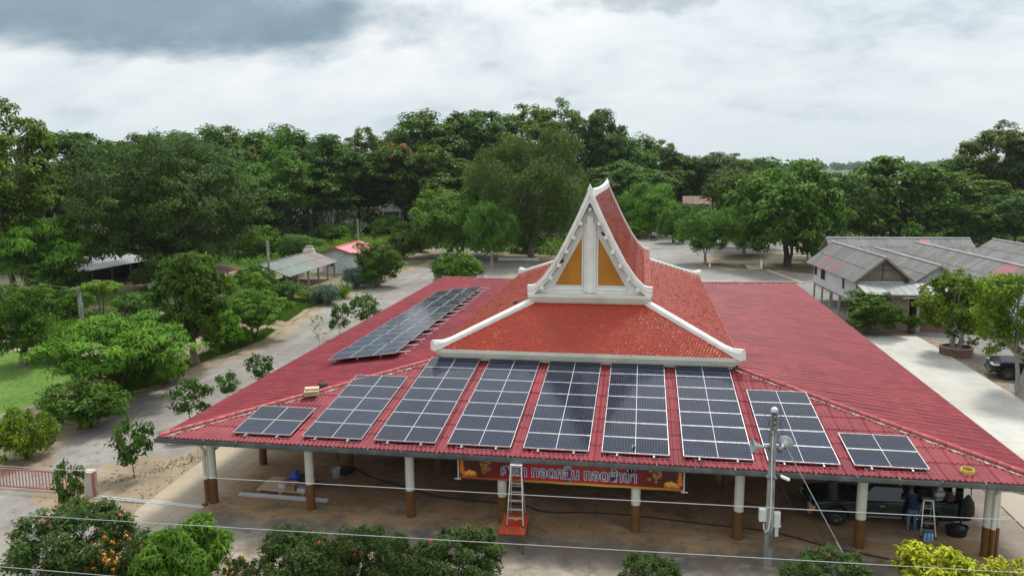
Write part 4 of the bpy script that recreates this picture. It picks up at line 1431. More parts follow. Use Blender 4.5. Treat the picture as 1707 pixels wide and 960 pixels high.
# ---------------------------------------------------------------- things on the floor
pal = thing('pallet', 'flat pale wooden pallet carrying tools at the left of the pavilion floor', 'pallet', (-11.50, 2.72, FZ), radians(-2))
for k in range(9):
    b = MB(); b.box((0, -.60 + .15 * k, .13), (2.1, .135, .022)); part(b, 'board', 'pale_wood', pal)
for yy in (-.6, 0, .6):
    for xx in (-.95, 0, .95):
        b = MB(); b.box((xx, yy, .06), (.14, .12, .116)); part(b, 'block', 'wood', pal)
PZ = FZ + .142
def bag_shape(name, lab, loc, d, mat, rz=0, cat='bag', seed=0):
    q = random.Random(seed)
    bm = bmesh.new(); bmesh.ops.create_icosphere(bm, subdivisions=3, radius=.5)
    for v in bm.verts:
        k = 1 + .16 * sin(7 * v.co.x + seed) * sin(6 * v.co.y + seed * 2) + .10 * sin(11 * v.co.z + seed)
        v.co = Vector((v.co.x * d[0] * k, v.co.y * d[1] * k, max(v.co.z, -.36) * d[2] * k + .36 * d[2]))
    me = bpy.data.meshes.new(name); bm.to_mesh(me); bm.free(); me.materials.append(MATS[mat])
    o = put(name, me, None, loc, (0, 0, rz)); return tag(o, lab, cat)
def carton(lab, loc, d, rz, mat='cardboard', grp=None):
    t = thing('carton', lab, 'box', loc, rz, grp)
    b = MB(); b.box((0, 0, d[2] / 2), d); part(b, 'body', mat, t)
    for s in (-1, 1):
        b = MB(); b.add([(-d[0] / 2, s * d[1] / 2, d[2] + .004), (d[0] / 2, s * d[1] / 2, d[2] + .004), (d[0] / 2, s * d[1] * .9, d[2] + .05), (-d[0] / 2, s * d[1] * .9, d[2] + .05)], [(0, 1, 2, 3)]); part(b, 'flap', mat, t)
    b = MB(); b.box((0, 0, d[2] + .003), (d[0], .06, .004)); part(b, 'tape', 'pale_wood', t)
carton('brown cardboard carton at the front edge of the pallet', (-11.12, 2.22, PZ), (.36, .30, .25), .1)
carton('dusty pink carton on the pallet beside the second column', (-10.45, 2.80, PZ), (.34, .30, .28), -.1, 'faded_red')
bag_shape('shopping_bag', 'bright blue striped bag lying on top of the tools', (-11.30, 3.02, PZ + .06), (.46, .34, .50), 'blue_cloth', .5, 'bag', 2)
bag_shape('tool_bag', 'black tool bag in the heap behind the cardboard carton', (-10.85, 3.05, PZ), (.62, .42, .40), 'hair', .2, 'bag', 3)
bag_shape('cloth_bundle', 'white and maroon cloth bundle left of the cardboard carton', (-11.55, 2.42, PZ), (.40, .32, .24), 'white_cloth', .3, 'cloth', 4)
bag_shape('cloth_bundle', 'maroon cloth heap under the bright blue bag', (-11.58, 2.80, PZ), (.34, .34, .26), 'faded_red', 1.3, 'cloth', 6)
bag_shape('plastic_bag', 'pale blue plastic bag on the front corner of the pallet by the column', (-10.68, 2.20, PZ), (.38, .26, .16), 'blue_board', .1, 'bag', 5)
bk = thing('bucket', 'pale plastic bucket behind the second column', 'bucket', (-9.98, 4.05, FZ), 0)
b = MB(); b.lathe([(.001, .0), (.15, 0), (.185, .36), (.20, .37), (.20, .39), (.178, .39), (.145, .03), (.001, .02)], 18); part(b, 'body', 'blue_board', bk)
b = MB(); b.tube([(-.19, 0, .37), (-.16, -.12, .26), (0, -.20, .22), (.16, -.12, .26), (.19, 0, .37)], .008, 5); part(b, 'handle', 'wire_grey', bk)
bag_shape('tool_bag', 'dark bag lying behind the pale bucket', (-9.75, 4.42, FZ), (.75, .42, .42), 'hair', .1, 'bag', 8)
o = part(MB().box((0, 0, .035), (3.75, .16, .05)).box((0, .07, .08), (3.75, .02, .05)).box((0, -.07, .08), (3.75, .02, .05)), 'metal_channel', 'alu_matt', None, loc=(-11.25, 1.72, FZ), rot=(0, 0, radians(-1)))
tag(o, 'long silver metal channel lying on the floor in front of the pallet', 'metal channel')
cable = [(-11.0, 6.2, 2.6), (-10.9, 6.2, 1.2), (-10.7, 6.0, .09), (-9.85, 5.34, .09), (-8.8, 4.4, .09), (-7.85, 3.88, .09), (-6.4, 3.2, .09), (-5.0, 2.71, .09), (-3.3, 2.55, .09), (-1.87, 2.48, .09), (-1.2, 2.1, .09), (-.56, 2.02, .09), (.8, 2.2, .09), (2.44, 2.18, .09), (4.8, 1.9, .09), (7.14, 1.62, .09), (9.04, .74, .09), (10.61, .24, .09), (12.2, -.6, .09)]
# smooth it
def smooth(p, n=6):
    p = [Vector(q) for q in p]; out = []
    for i in range(len(p) - 1):
        a, b_, c_, d_ = p[max(i - 1, 0)], p[i], p[i + 1], p[min(i + 2, len(p) - 1)]
        for k in range(n):
            t_ = k / n
            out.append(.5 * ((2 * b_) + (c_ - a) * t_ + (2 * a - 5 * b_ + 4 * c_ - d_) * t_ ** 2 + (3 * b_ - a - 3 * c_ + d_) * t_ ** 3))
    return out + [p[-1]]
tag(part(MB().tube(smooth(cable), .028, 6), 'power_cable', 'wire_black', None), 'long black cable trailing across the pavilion floor', 'cable')
tb_ = thing('tub', 'black rubber tub on the floor behind the pickup tailgate', 'tub', (13.48, 2.42, FZ), .2)
b = MB(); b.lathe([(.001, 0), (.28, 0), (.33, .28), (.35, .30), (.35, .32), (.315, .32), (.27, .03), (.001, .03)], 18, R=Matrix.Diagonal((1.15, .85, 1))); part(b, 'body', 'black_rubber', tb_)
b = MB(); b.lathe([(.001, .25), (.29, .25), (.2, .30), (.001, .33)], 14, R=Matrix.Diagonal((1.15, .85, 1))); part(b, 'contents', 'black_plastic', tb_)
wp = thing('water_bottle', 'pale blue water bottle standing at the foot of the short stepladder', 'bottle', (12.24, 1.78, FZ), 0, 'blue water bottles by the short stepladder')
b = MB(); b.lathe([(.001, 0), (.055, 0), (.058, .02), (.055, .10), (.058, .19), (.045, .24), (.018, .28), (.018, .30), (.001, .30)], 12); part(b, 'body', 'bottle_blue', wp)
b = MB(); b.lathe([(.021, .295), (.021, .325), (.001, .325)], 10); part(b, 'cap', 'blue_cloth', wp)
for dx, dy in ((.12, .01), (.23, .03), (.05, .11), (.17, .12)):
    w2 = copy_tree(wp); w2.location = (12.24 + dx, 1.78 + dy, FZ)

# ---------------------------------------------------------------- person in blue shirt
def skin_body(name, chain, mats, parent, sub=2, loc=None, rz=0.0):
    """chain: dict id -> (pos, radius(x,y), parent id)"""
    ids = list(chain)
    me = bpy.data.meshes.new(name)
    me.from_pydata([chain[i][0] for i in ids], [(ids.index(i), ids.index(chain[i][2])) for i in ids if chain[i][2] is not None], [])
    o = bpy.data.objects.new(name, me); COL.objects.link(o)
    sk = o.modifiers.new('s', 'SKIN'); sk.use_smooth_shade = True
    for k, i in enumerate(ids):
        r_ = chain[i][1]
        me.skin_vertices[0].data[k].radius = r_ if isinstance(r_, tuple) else (r_, r_)
        me.skin_vertices[0].data[k].use_root = chain[i][2] is None
    ss = o.modifiers.new('u', 'SUBSURF'); ss.levels = sub; ss.render_levels = sub
    dg = bpy.context.evaluated_depsgraph_get()
    m2 = bpy.data.meshes.new_from_object(o.evaluated_get(dg))
    bpy.data.objects.remove(o); bpy.data.meshes.remove(me)
    m2.name = name
    m2.materials.clear()
    for m_ in mats: m2.materials.append(MATS[m_])
    return m2

def person():
    t = thing('person', 'person in a navy shirt and blue jeans bending into the bed of the dark pickup', 'person', (11.98, 2.32, FZ), radians(8))
    ch = {
        'pel': ((0, 0, .90), (.145, .115), None),
        'wst': ((0, .05, 1.02), (.135, .105), 'pel'),
        'rib': ((.01, .13, 1.17), (.155, .12), 'wst'),
        'shc': ((.02, .22, 1.32), (.14, .105), 'rib'),
        'nck': ((.03, .29, 1.40), .056, 'shc'),
        'hd0': ((.04, .34, 1.45), .068, 'nck'), 'hd1': ((.05, .39, 1.50), .092, 'hd0'), 'hd2': ((.06, .43, 1.56), .082, 'hd1'),
        'lsh': ((-.18, .22, 1.31), .062, 'shc'), 'lel': ((-.25, .36, 1.10), .046, 'lsh'), 'lwr': ((-.19, .58, 1.02), .032, 'lel'), 'lpm': ((-.16, .66, 1.01), (.04, .022), 'lwr'),
        'rsh': ((.22, .22, 1.31), .062, 'shc'), 'rel': ((.30, .38, 1.12), .046, 'rsh'), 'rwr': ((.24, .60, 1.05), .032, 'rel'), 'rpm': ((.21, .68, 1.04), (.04, .022), 'rwr'),
        'lhp': ((-.10, .0, .84), .098, 'pel'), 'lkn': ((-.13, .03, .48), .066, 'lhp'), 'lan': ((-.15, -.02, .10), .046, 'lkn'),
        'rhp': ((.10, .0, .84), .098, 'pel'), 'rkn': ((.12, .06, .48), .066, 'rhp'), 'ran': ((.11, .03, .10), .046, 'rkn'),
    }
    for s, a in (('l', 'lan'), ('r', 'ran')):
        p = Vector(ch[a][0])
        ch[s + 'ft'] = ((p.x, p.y + .10, .045), (.045, .038), a); ch[s + 'to'] = ((p.x, p.y + .20, .035), (.046, .028), s + 'ft')
        w = Vector(ch[s + 'pm'][0]); b0 = Vector(ch[s + 'pm'][0]) - Vector(ch[s + 'wr'][0])
        for k, (off, ln) in enumerate(((-.030, .070), (-.011, .082), (.010, .078), (.029, .062))):
            q0 = w + Vector((off, .022, 0)); q1 = q0 + Vector((off * .3, ln * .55, -.012)); q2 = q1 + Vector((off * .1, ln * .35, -.028))
            ch[f'{s}f{k}a'] = (tuple(q0), .0095, s + 'pm'); ch[f'{s}f{k}b'] = (tuple(q1), .009, f'{s}f{k}a'); ch[f'{s}f{k}c'] = (tuple(q2), .0078, f'{s}f{k}b')
        sd = 1 if s == 'l' else -1
        q0 = w + Vector((sd * .040, -.02, -.005)); q1 = q0 + Vector((sd * .022, .035, -.012))
        ch[s + 'ta'] = (tuple(q0), .011, s + 'pm'); ch[s + 'tb'] = (tuple(q1), .009, s + 'ta')
    me = skin_body('body', ch, ['skin', 'navy_cloth', 'denim', 'white_paint'], t)
    for pl in me.polygons:
        c = pl.center
        if c.z < .065: pl.material_index = 3
        elif c.z < .945 and c.y < .3: pl.material_index = 2
        elif c.z < 1.385 and c.y < .40 and not (c.y > .29 and abs(c.x - .03) < .09): pl.material_index = 1
    o = put('body', me, t)
    h = MB(); h.lathe([(.001, .11), (.055, .10), (.092, .055), (.104, 0), (.098, -.05), (.085, -.07)], 16, (.05, .385, 1.525), R=Matrix.Rotation(radians(-14), 3, 'X'))
    part(h, 'hair', 'hair', t)
    for s in (-1, 1):
        e = MB(); e.lathe([(.001, -.03), (.018, -.02), (.022, 0), (.016, .028), (.001, .034)], 8, (.05 + s * .092, .40, 1.49), R=Matrix.Diagonal((.5, 1, 1))); part(e, 'ear', 'skin', t)
    e = MB(); e.add([(.03, .48, 1.50), (.07, .48, 1.50), (.05, .505, 1.49), (.05, .475, 1.535)], [(0, 1, 2), (0, 2, 3), (1, 3, 2), (0, 3, 1)]); part(e, 'nose', 'skin', t)
    for s in (-1, 1):
        e = MB(); e.lathe([(.001, .008), (.012, .004), (.014, -.004), (.001, -.006)], 8, (.05 + s * .035, .473, 1.525), R=Matrix.Rotation(radians(-80), 3, 'X')); part(e, 'eye', 'black_plastic', t)
    # shirt tail over the waist
    s_ = MB(); s_.lathe([(.165, .90), (.158, .98), (.15, 1.05)], 18, (0, .02, 0), R=Matrix.Diagonal((1.05, .85, 1))); part(s_, 'shirt_tail', 'navy_cloth', t)
person()

# ---------------------------------------------------------------- pickups
def wheel(t, x, y, r, w):
    R = Matrix.Rotation(radians(90), 3, 'X')
    b = MB(); b.lathe([(r * .60, -w / 2), (r * .93, -w / 2), (r, -w * .36), (r, w * .36), (r * .93, w / 2), (r * .60, w / 2)], 28, (x, y, r), R=R)
    wh = part(b, 'wheel', 'tyre', t)
    sg = -1 if y < 0 else 1
    b = MB(); b.lathe([(r * .62, -w * .42), (r * .62, w * .42), (r * .56, w * .40), (r * .52, w * .2), (.001, w * .22)], 28, (x, y, r), R=Matrix.Rotation(radians(90 if sg < 0 else -90), 3, 'X'))
    rm = part(b, 'rim', 'rim', wh)
    b = MB()
    for k in range(5):
        a = 2 * pi * k / 5 + .3
        b.bar((x + cos(a) * .06, y + sg * w * .36, r + sin(a) * .06), (x + cos(a) * r * .57, y + sg * w * .40, r + sin(a) * r * .57), .03, .06)
    b.lathe([(.07, 0), (.06, .03), (.001, .035)], 12, (x, y + sg * w * .3, r), R=Matrix.Rotation(radians(-90 * sg), 3, 'X'))
    part(b, 'spokes', 'rim', wh)

def pickup(label, loc, rz, paint, modern, cage):
    """front of the truck towards -x, near side towards -y"""
    t = thing('pickup_truck', label, 'pickup truck', loc, rz)
    L = 5.1; W = 1.72 if not modern else 1.88
    zb = .34 if not modern else .42
    zh = .96 if not modern else 1.14       # bonnet height
    belt = zh + .03
    xf = 1.50 if not modern else 1.62      # windscreen foot
    xr = 3.30                              # back of cab
    r = .35 if not modern else .39
    ax1, ax2 = .88, 3.95
    def arch(x0, rr_, n=9):
        return [(x0 - rr_ * cos(pi * k / n), max(zb, r + rr_ * sin(pi * k / n))) for k in range(n + 1)]
    ra = r + .075
    out = [(0.10, zb + .02)] + arch(ax1, ra) + arch(ax2, ra) + [(L - .03, zb + .10), (L, belt - .02), (xr, belt), (xf, zh), (.55, zh - .05), (.12, zh - .13), (.0, zh - .26), (.0, zb + .14)]
    b = MB(); b.prism(out, -W / 2, W / 2, 'Y')
    body = part(b, 'body', paint, t, bevel=.035)
    # wheel well liner keeps daylight out
    b = MB()
    for x0 in (ax1, ax2): b.box((x0, 0, r + .1), (2 * ra - .06, W - .5, .62))
    b.box((L / 2, 0, zb + .06), (L - .5, W - .3, .16))
    part(b, 'underbody', 'black_rubber', t)
    # bonnet panel
    b = MB(); b.prism([(.12, zh - .125), (.55, zh - .042), (xf - .03, zh + .008), (xf - .03, zh + .02), (.54, zh - .025), (.10, zh - .11)], -W / 2 + .10, W / 2 - .10, 'Y'); part(b, 'bonnet', paint, t, bevel=.01)
    # cab
    rz_ = (1.52 if not modern else 1.80)
    wb, wt = W / 2 - .03, W / 2 - .20
    x0, x1, x2, x3 = xf, xf + (.62 if not modern else .78), xr - .22, xr
    V = [(x0, -wb, belt - .01), (x3, -wb, belt - .01), (x3, wb, belt - .01), (x0, wb, belt - .01), (x1, -wt, rz_), (x2, -wt, rz_), (x2, wt, rz_), (x1, wt, rz_)]
    b = MB(); b.add(V, [(3, 2, 1, 0), (4, 5, 6, 7), (0, 1, 5, 4), (1, 2, 6, 5), (2, 3, 7, 6), (3, 0, 4, 7)])
    part(b, 'cab', paint, t, bevel=.045)
    def quad_on(p, q, a0, a1, b0, b1, name, mat, off):
        """p,q bottom and top edges (pairs), glass slightly proud"""
        P = lambda u, v: Vector(p[0]).lerp(Vector(p[1]), u).lerp(Vector(q[0]).lerp(Vector(q[1]), u), v)
        c = [P(a0, b0), P(a1, b0), P(a1, b1), P(a0, b1)]
        n = (c[1] - c[0]).cross(c[3] - c[0]).normalized() * off
        m_ = MB(); m_.add([v + n for v in c] + [v - n * .5 for v in c], [(0, 1, 2, 3), (0, 4, 5, 1), (1, 5, 6, 2), (2, 6, 7, 3), (3, 7, 4, 0)]); return part(m_, name, mat, t)
    quad_on((V[3], V[0]), (V[7], V[4]), .07, .93, .10, .90, 'windscreen', 'dark_glass', .012)
    quad_on((V[1], V[2]), (V[5], V[6]), .12, .88, .2, .85, 'rear_window', 'dark_glass', .012)
    for s in (-1, 1):
        i0, i1, i4, i5 = (0, 1, 4, 5) if s < 0 else (2, 3, 6, 7)
        segs = ((.10, .52), (.58, .93)) if s < 0 else ((.07, .42), (.48, .90))
        for a0, a1 in segs:
            w_ = quad_on((V[i0], V[i1]), (V[i4], V[i5]), a0, a1, .14, .88, 'side_window', 'dark_glass', .012)
        # door with handle and mirror
        xd0, xd1 = xf + .12, xf + 1.02
        b = MB(); b.box(((xd0 + xd1) / 2, s * (W / 2 + .003), (zb + .12 + belt) / 2), (xd1 - xd0, .016, belt - zb - .16)); d = part(b, 'door', paint, t, bevel=.006)
        b = MB(); b.box((xd1 - .14, s * (W / 2 + .024), belt - .14), (.17, .03, .035)); part(b, 'handle', 'chrome', d)
        b = MB(); b.box((xf + .30, s * (W / 2 + .10), belt + .10), (.10, .18, .14)); part(b, 'mirror', 'chrome' if modern else paint, t, bevel=.02)
        b = MB(); b.box((L / 2 + .1, s * (W / 2 + .004), zb + .10), (1.9, .03, .035)); part(b, 'side_trim', 'chrome' if not modern else 'black_plastic', t)
        # lamps
        if modern:
            b = MB(); b.prism([(-.02, zh - .23), (.06, zh - .16), (.42, zh - .18), (.40, zh - .26), (.05, zh - .30)], s * (W / 2 - .50), s * (W / 2 + .012), 'Y')
            hl = part(b, 'headlight', 'lamp_lens', t)
            b = MB(); b.prism([(-.035, zb + .16), (-.035, zb + .30), (.20, zb + .30), (.24, zb + .16)], s * (W / 2 - .30), s * (W / 2 + .012), 'Y'); part(b, 'fog_light', 'black_plastic', t)
        else:
            b = MB(); b.box((.03, s * (W / 2 - .20), zh - .30), (.10, .30, .16)); part(b, 'headlight', 'lamp_lens', t, bevel=.01)
            b = MB(); b.box((.06, s * (W / 2 - .02), zh - .30), (.12, .08, .14)); part(b, 'indicator', 'orange_flower', t, bevel=.01)
        wheel(t, ax1, s * (W / 2 - .12), r, .22); wheel(t, ax2, s * (W / 2 - .12), r, .22)
        b = MB(); b.box((L + .005, s * (W / 2 - .09), belt - .22), (.04, .13, .28)); part(b, 'tail_light', 'red_flower', t)
    # grille and bumpers
    if modern:
        b = MB(); b.prism([(-.43, zb + .18), (.43, zb + .18), (.50, zh - .36), (.40, zh - .22), (-.40, zh - .22), (-.50, zh - .36)], -.03, .05, 'X'); gr = part(b, 'grille', 'black_plastic', t)
        b = MB()
        pts = [(-.45, zb + .16), (.45, zb + .16), (.53, zh - .36), (.42, zh - .20), (-.42, zh - .20), (-.53, zh - .36)]
        for p_, q_ in zip(pts, pts[1:] + pts[:1]): b.bar((-.035, p_[0], p_[1]), (-.035, q_[0], q_[1]), .03, .045)
        b.bar((-.035, -.48, zh - .36), (-.035, .48, zh - .36), .03, .03)
        part(b, 'grille_frame', 'chrome', gr)
        b = MB(); b.box((-.05, 0, zb + .06), (.22, W - .08, .16)); part(b, 'front_bumper', 'black_plastic', t, bevel=.04)
    else:
        b = MB(); b.box((-.012, 0, zh - .30), (.05, W - .72, .16)); gr = part(b, 'grille', 'black_plastic', t)
        for k in range(3):
            b = MB(); b.box((-.042, 0, zh - .36 + .06 * k), (.02, W - .74, .015)); part(b, 'grille_bar', 'chrome', gr)
        b = MB(); b.box((-.06, 0, zb + .17), (.16, W + .02, .17)); part(b, 'front_bumper', 'chrome' if not modern else paint, t, bevel=.03)
        b = MB(); b.tube([(-.05, -.84, zh - .16), (-.05, -.84, zh + .08)], .012, 6); b.lathe([(.001, -.02), (.02, 0), (.001, .03)], 8, (-.05, -.84, zh + .09)); part(b, 'parking_pole', 'chrome', t)
    b = MB(); b.box((L + .05, 0, zb + .12), (.10, W - .1, .12)); part(b, 'rear_bumper', 'black_plastic', t, bevel=.02)
    # cargo bed: an open box let into the top
    b = MB(); b.box(((xr + L) / 2 + .02, 0, belt + .002), (L - xr - .22, W - .2, .012)); part(b, 'bed_floor', 'black_rubber', t)
    b = MB()
    for s in (-1, 1): b.box(((xr + L) / 2, s * (W / 2 - .05), belt + .03), (L - xr, .09, .06))
    b.box((L - .04, 0, belt + .03), (.06, W - .2, .06)); part(b, 'bed_rail', paint, t, bevel=.01)
    if cage:
        ct = 1.86
        cb = lambda p, r, n: part(MB().tube(p, r, n), 'cage_bar', 'black_plastic', t)
        xs_ = [xr + .06, xr + .75, L - .06]
        for s in (-1, 1):
            for xx in xs_: cb([(xx, s * (W / 2 - .06), belt + .04), (xx, s * (W / 2 - .10), ct)], .022, 7)
            for zz in (1.22, 1.45, 1.68): cb([(xr + .75, s * (W / 2 - .07), zz), (L - .06, s * (W / 2 - .07), zz)], .014, 6)
            cb([(L - .06, s * (W / 2 - .1), ct), (L + .22, s * (W / 2 - .14), ct - .03), (L + .24, s * (W / 2 - .14), 1.25), (L + .02, s * (W / 2 - .1), 1.15)], .018, 6)
        cb([(L - .06, -W / 2 + .1, 1.45), (L - .06, W / 2 - .1, 1.45)], .016, 6)
        cb([(L + .23, -W / 2 + .14, 1.55), (L + .23, W / 2 - .14, 1.55)], .016, 6)
        b = MB(); b.prism([(xr - .1, ct), (xr - .1, ct + .05), (xr + .1, ct + .10), (L + .05, ct + .10), (L + .12, ct)], -W / 2 + .02, W / 2 - .02, 'Y'); part(b, 'canopy_roof', 'black_plastic', t, bevel=.02)
        for s in (-1, 1):
            b = MB(); b.box(((L - .03), s * (W / 2 - .45), 1.3), (.03, .5, .5)); part(b, 'tail_flap', 'black_rubber', t)
    return t
pickup('old dark green pickup with black roofed cage parked under the right end of the pavilion', (8.62, 3.32, FZ), radians(1.5), 'green_paint', False, True)
pickup('shiny black pickup with chrome grille parked under the leaning tree at the right edge', (23.55, 25.05, .01), radians(-14), 'black_paint', True, False)
bag_shape('cargo_bundle', 'dark heap of gear lying in the bed of the green pickup', (12.75, 3.35, FZ + 1.02), (1.0, .8, .5), 'hair', .3, 'cargo', 11)
bag_shape('cargo_bundle', 'dusty pink sack at the back of the green pickup bed', (13.42, 3.05, FZ + 1.02), (.36, .4, .26), 'faded_red', .3, 'cargo', 12)
bag_shape('cargo_bundle', 'grey plastic wrapped bundle in the middle of the green pickup bed', (12.95, 2.85, FZ + 1.08), (.42, .36, .55), 'horn_grey', .1, 'cargo', 13)
t = thing('hanging_jacket', 'black jacket hanging from the rear corner of the green pickup cage', 'jacket', (13.80, 2.52, FZ), 0)
b = MB(); b.lathe([(.001, .50), (.13, .52), (.19, .75), (.20, 1.05), (.15, 1.28), (.06, 1.42), (.02, 1.46)], 14, R=Matrix.Diagonal((1, .6, 1))); part(b, 'body', 'black_rubber', t)
b = MB(); b.tube([(.14, 0, 1.2), (.19, 0, .95), (.17, -.03, .70)], [.06, .055, .045], 8); b.tube([(-.14, 0, 1.2), (-.19, 0, .95), (-.19, -.03, .42)], [.06, .055, .045], 8); part(b, 'sleeve', 'black_rubber', t)

# ---------------------------------------------------------------- red rail gate at the left
gt = thing('rail_gate', 'faded red steel rail gate with upright bars across the road at the left', 'gate', (-21.6, 1.05, 0), 0)
for z, r in ((.12, .035), (.86, .035)):
    b = MB(); b.tube([(-5.2, 0, z), (2.15, 0, z)], r, 8); part(b, 'rail', 'red_rail', gt)
for k in range(49):
    b = MB(); b.box((-5.15 + .152 * k, 0, .49), (.024, .024, .72)); part(b, 'bar', 'red_rail', gt)
gp = thing('gate_post', 'square rendered post with a red steel edge at the end of the red rail gate', 'post', (-19.02, .95, 0), 0)
b = MB(); b.box((0, 0, .5), (.36, .34, 1.0)); part(b, 'shaft', 'post_render', gp, bevel=.02)
b = MB(); b.box((.205, -.1, .5), (.045, .12, .96)); part(b, 'steel_edge', 'red_rail', gp)
b = MB(); b.box((0, 0, 1.03), (.42, .40, .06)); part(b, 'cap', 'beige_wall', gp, bevel=.015)
gr_ = thing('gate_track', 'pale steel gate track lying across the sandy ground to the corner column', 'gate track', (0, 0, .02))
for dy in (0, .16):
    b = MB(); b.bar((-18.75, .72 + dy, .02), (-13.9, .45 + dy * .6, .06), .05, .04); part(b, 'rail', 'alu_matt', gr_)

# ---------------------------------------------------------------- houses and sheds
def corr_mesh(w, l, mat, waves, amp, ns=4):
    n = waves * ns
    b = MB()
    for i in range(n + 1):
        u = w * i / n * 1.012; z = amp * cos(2 * pi * i / ns)
        b.v += [(u, -.06, z + .022), (u, l, z), (u, -.06, z + .004), (u, -.06, z + .022)]
    for i in range(n):
        a = 4 * i
        b.f += [[a, a + 4, a + 5, a + 1], [a + 2, a + 6, a + 7, a + 3]]; b.mi += [0, 0]; b.sm += [True, True]
    return b.mesh('roof_sheet', mat, recalc=False)
CM = {}
def sheet_roof(parent, p0, pu, pv, nu, nv, mats, waves=3, amp=.022, name='roof_sheet', skip=()):
    """corrugated sheets over the parallelogram p0, p0->pu across, p0->pv up the slope; mats(i, j) names the material"""
    p0, U, V = Vector(p0), Vector(pu) - Vector(p0), Vector(pv) - Vector(p0)
    w, l = U.length / nu, V.length / nv
    u = U.normalized(); n = u.cross(V).normalized(); v = V.normalized()
    for i in range(nu):
        for j in range(nv):
            if (i, j) in skip: continue
            mt = mats(i, j) if callable(mats) else mats
            key = (round(w, 3), round(l, 3), mt, waves)
            if key not in CM: CM[key] = corr_mesh(w, l, mt, waves, amp)
            o = put(name, CM[key], parent)
            q = p0 + u * (w * i) + v * (l * j) + n * (.004 * j + rnd.uniform(0, .006))
            M4 = Matrix((u, v, n)).transposed().to_4x4(); M4.translation = q
            o.matrix_local = M4

def gable_house(name, label, loc, rz, w, ln, ez, rz_top, floor, wallmat, sheets=(13, 2), red=(), over=.62, front='boards', windows=(), stilts=True, group=None, roofmat='grey_roof'):
    """local origin: near left eave corner on the ground; x across the gable, y back along the ridge"""
    t = thing(name, label, 'house', loc, rz, group)
    nu, nv = sheets
    fm = lambda side: (lambda i, j: 'faded_red' if (side, i, j) in red else roofmat)
    sheet_roof(t, (0, ln, ez), (0, 0, ez), (w / 2, ln, rz_top), nu, nv, fm('L'))
    sheet_roof(t, (w, 0, ez), (w, ln, ez), (w / 2, 0, rz_top), nu, nv, fm('R'))
    b = MB(); b.tube([(w / 2, -.06, rz_top + .015), (w / 2, ln + .06, rz_top + .015)], .10, 8); part(b, 'ridge_cap', 'pale_roof', t)
    for s in (0, 1):
        for yy in (-.02, ln + .02):
            b = MB(); b.bar((s * w, yy, ez - .06), (w / 2, yy, rz_top - .06), .04, .17); part(b, 'bargeboard', 'old_wood', t)
    x0, x1, y0, y1 = over, w - over, .55, ln - .55
    b = MB()
    th = .06
    b.box((x0, (y0 + y1) / 2, (floor + ez) / 2), (th, y1 - y0, ez - floor)); b.box((x1, (y0 + y1) / 2, (floor + ez) / 2), (th, y1 - y0, ez - floor))
    b.box(((x0 + x1) / 2, y1, (floor + ez) / 2), (x1 - x0 - th, th, ez - floor)); b.box(((x0 + x1) / 2, y0, (floor + ez) / 2), (x1 - x0 - th, th, ez - floor))
    part(b, 'wall', wallmat, t)
    # upright board joints stand proud as thin battens
    b = MB()
    k = y0 + .3
    while k < y1:
        b.box((x0 - .035, k, (floor + ez) / 2), (.012, .03, ez - floor - .02)); k += .6
    part(b, 'wall_batten', wallmat, t, stuff=True)
    b = MB(); b.box(((x0 + x1) / 2, (y0 + y1) / 2, floor - .07), (x1 - x0 + .1, y1 - y0 + .1, .14)); part(b, 'floor_frame', 'old_wood', t)
    # gables
    for yy, sg in ((y0 - .02, -1), (y1 + .02, 1)):
        sl = (rz_top - ez) / (w / 2)
        if front == 'boards':
            nb = 9
            for q in range(nb):
                za = ez - .02 + (rz_top - ez - .12) * q / nb; zb = za + (rz_top - ez - .12) / nb * .93
                ha = (rz_top - .1 - zb) / sl
                if ha < .06: continue
                b = MB(); b.box((w / 2, yy + sg * (.01 + .008 * (q % 2)), (za + zb) / 2), (2 * ha, .03, zb - za)); part(b, 'gable_board', 'old_wood', t)
            b = MB(); b.box((w / 2, yy + sg * .05, (ez + rz_top) / 2 - .05), (.07, .04, rz_top - ez - .2)); part(b, 'gable_post', 'dark_wood', t)
        b = MB(); b.prism([(w / 2 - (rz_top - ez - .1) / sl, ez), (w / 2 + (rz_top - ez - .1) / sl, ez), (w / 2, rz_top - .1)], yy - sg * .02, yy + sg * .005, 'Y'); part(b, 'gable_wall', 'dark_wood' if front == 'boards' else wallmat, t)
    if stilts:
        k = y0
        while k <= y1 + .01:
            for xx in (x0 + .05, (x0 + x1) / 2, x1 - .05):
                b = MB(); b.box((xx, k, floor / 2 - .07), (.16, .16, floor - .14)); part(b, 'stilt', 'post_render', t)
            k += (y1 - y0) / 5
    for (wy, wz, ww, wh, kind) in windows:
        b = MB(); b.box((x0 - .032, wy, wz), (.03, ww, wh))
        if kind == 'dark':
            f = part(b, 'window', 'opening_gloom', t)
            for s in (-1, 1):
                m_ = MB(); m_.box((x0 - .06, wy + s * (ww / 2 + .02), wz), (.06, .06, wh + .1)); part(m_, 'frame', 'white_board', f)
            m_ = MB(); m_.box((x0 - .05, wy, wz), (.05, .04, wh)); part(m_, 'mullion', 'dark_wood', f)
        elif kind == 'red':
            part(b, 'window', 'faded_red', t)
        else:
            f = part(b, 'window', 'white_paint', t)
            for s in (-1, 1):
                m_ = MB(); m_.box((x0 - .056, wy + s * ww / 4, wz), (.02, ww / 2 - .03, wh - .04)); part(m_, 'shutter', 'white_board', f)
    return t
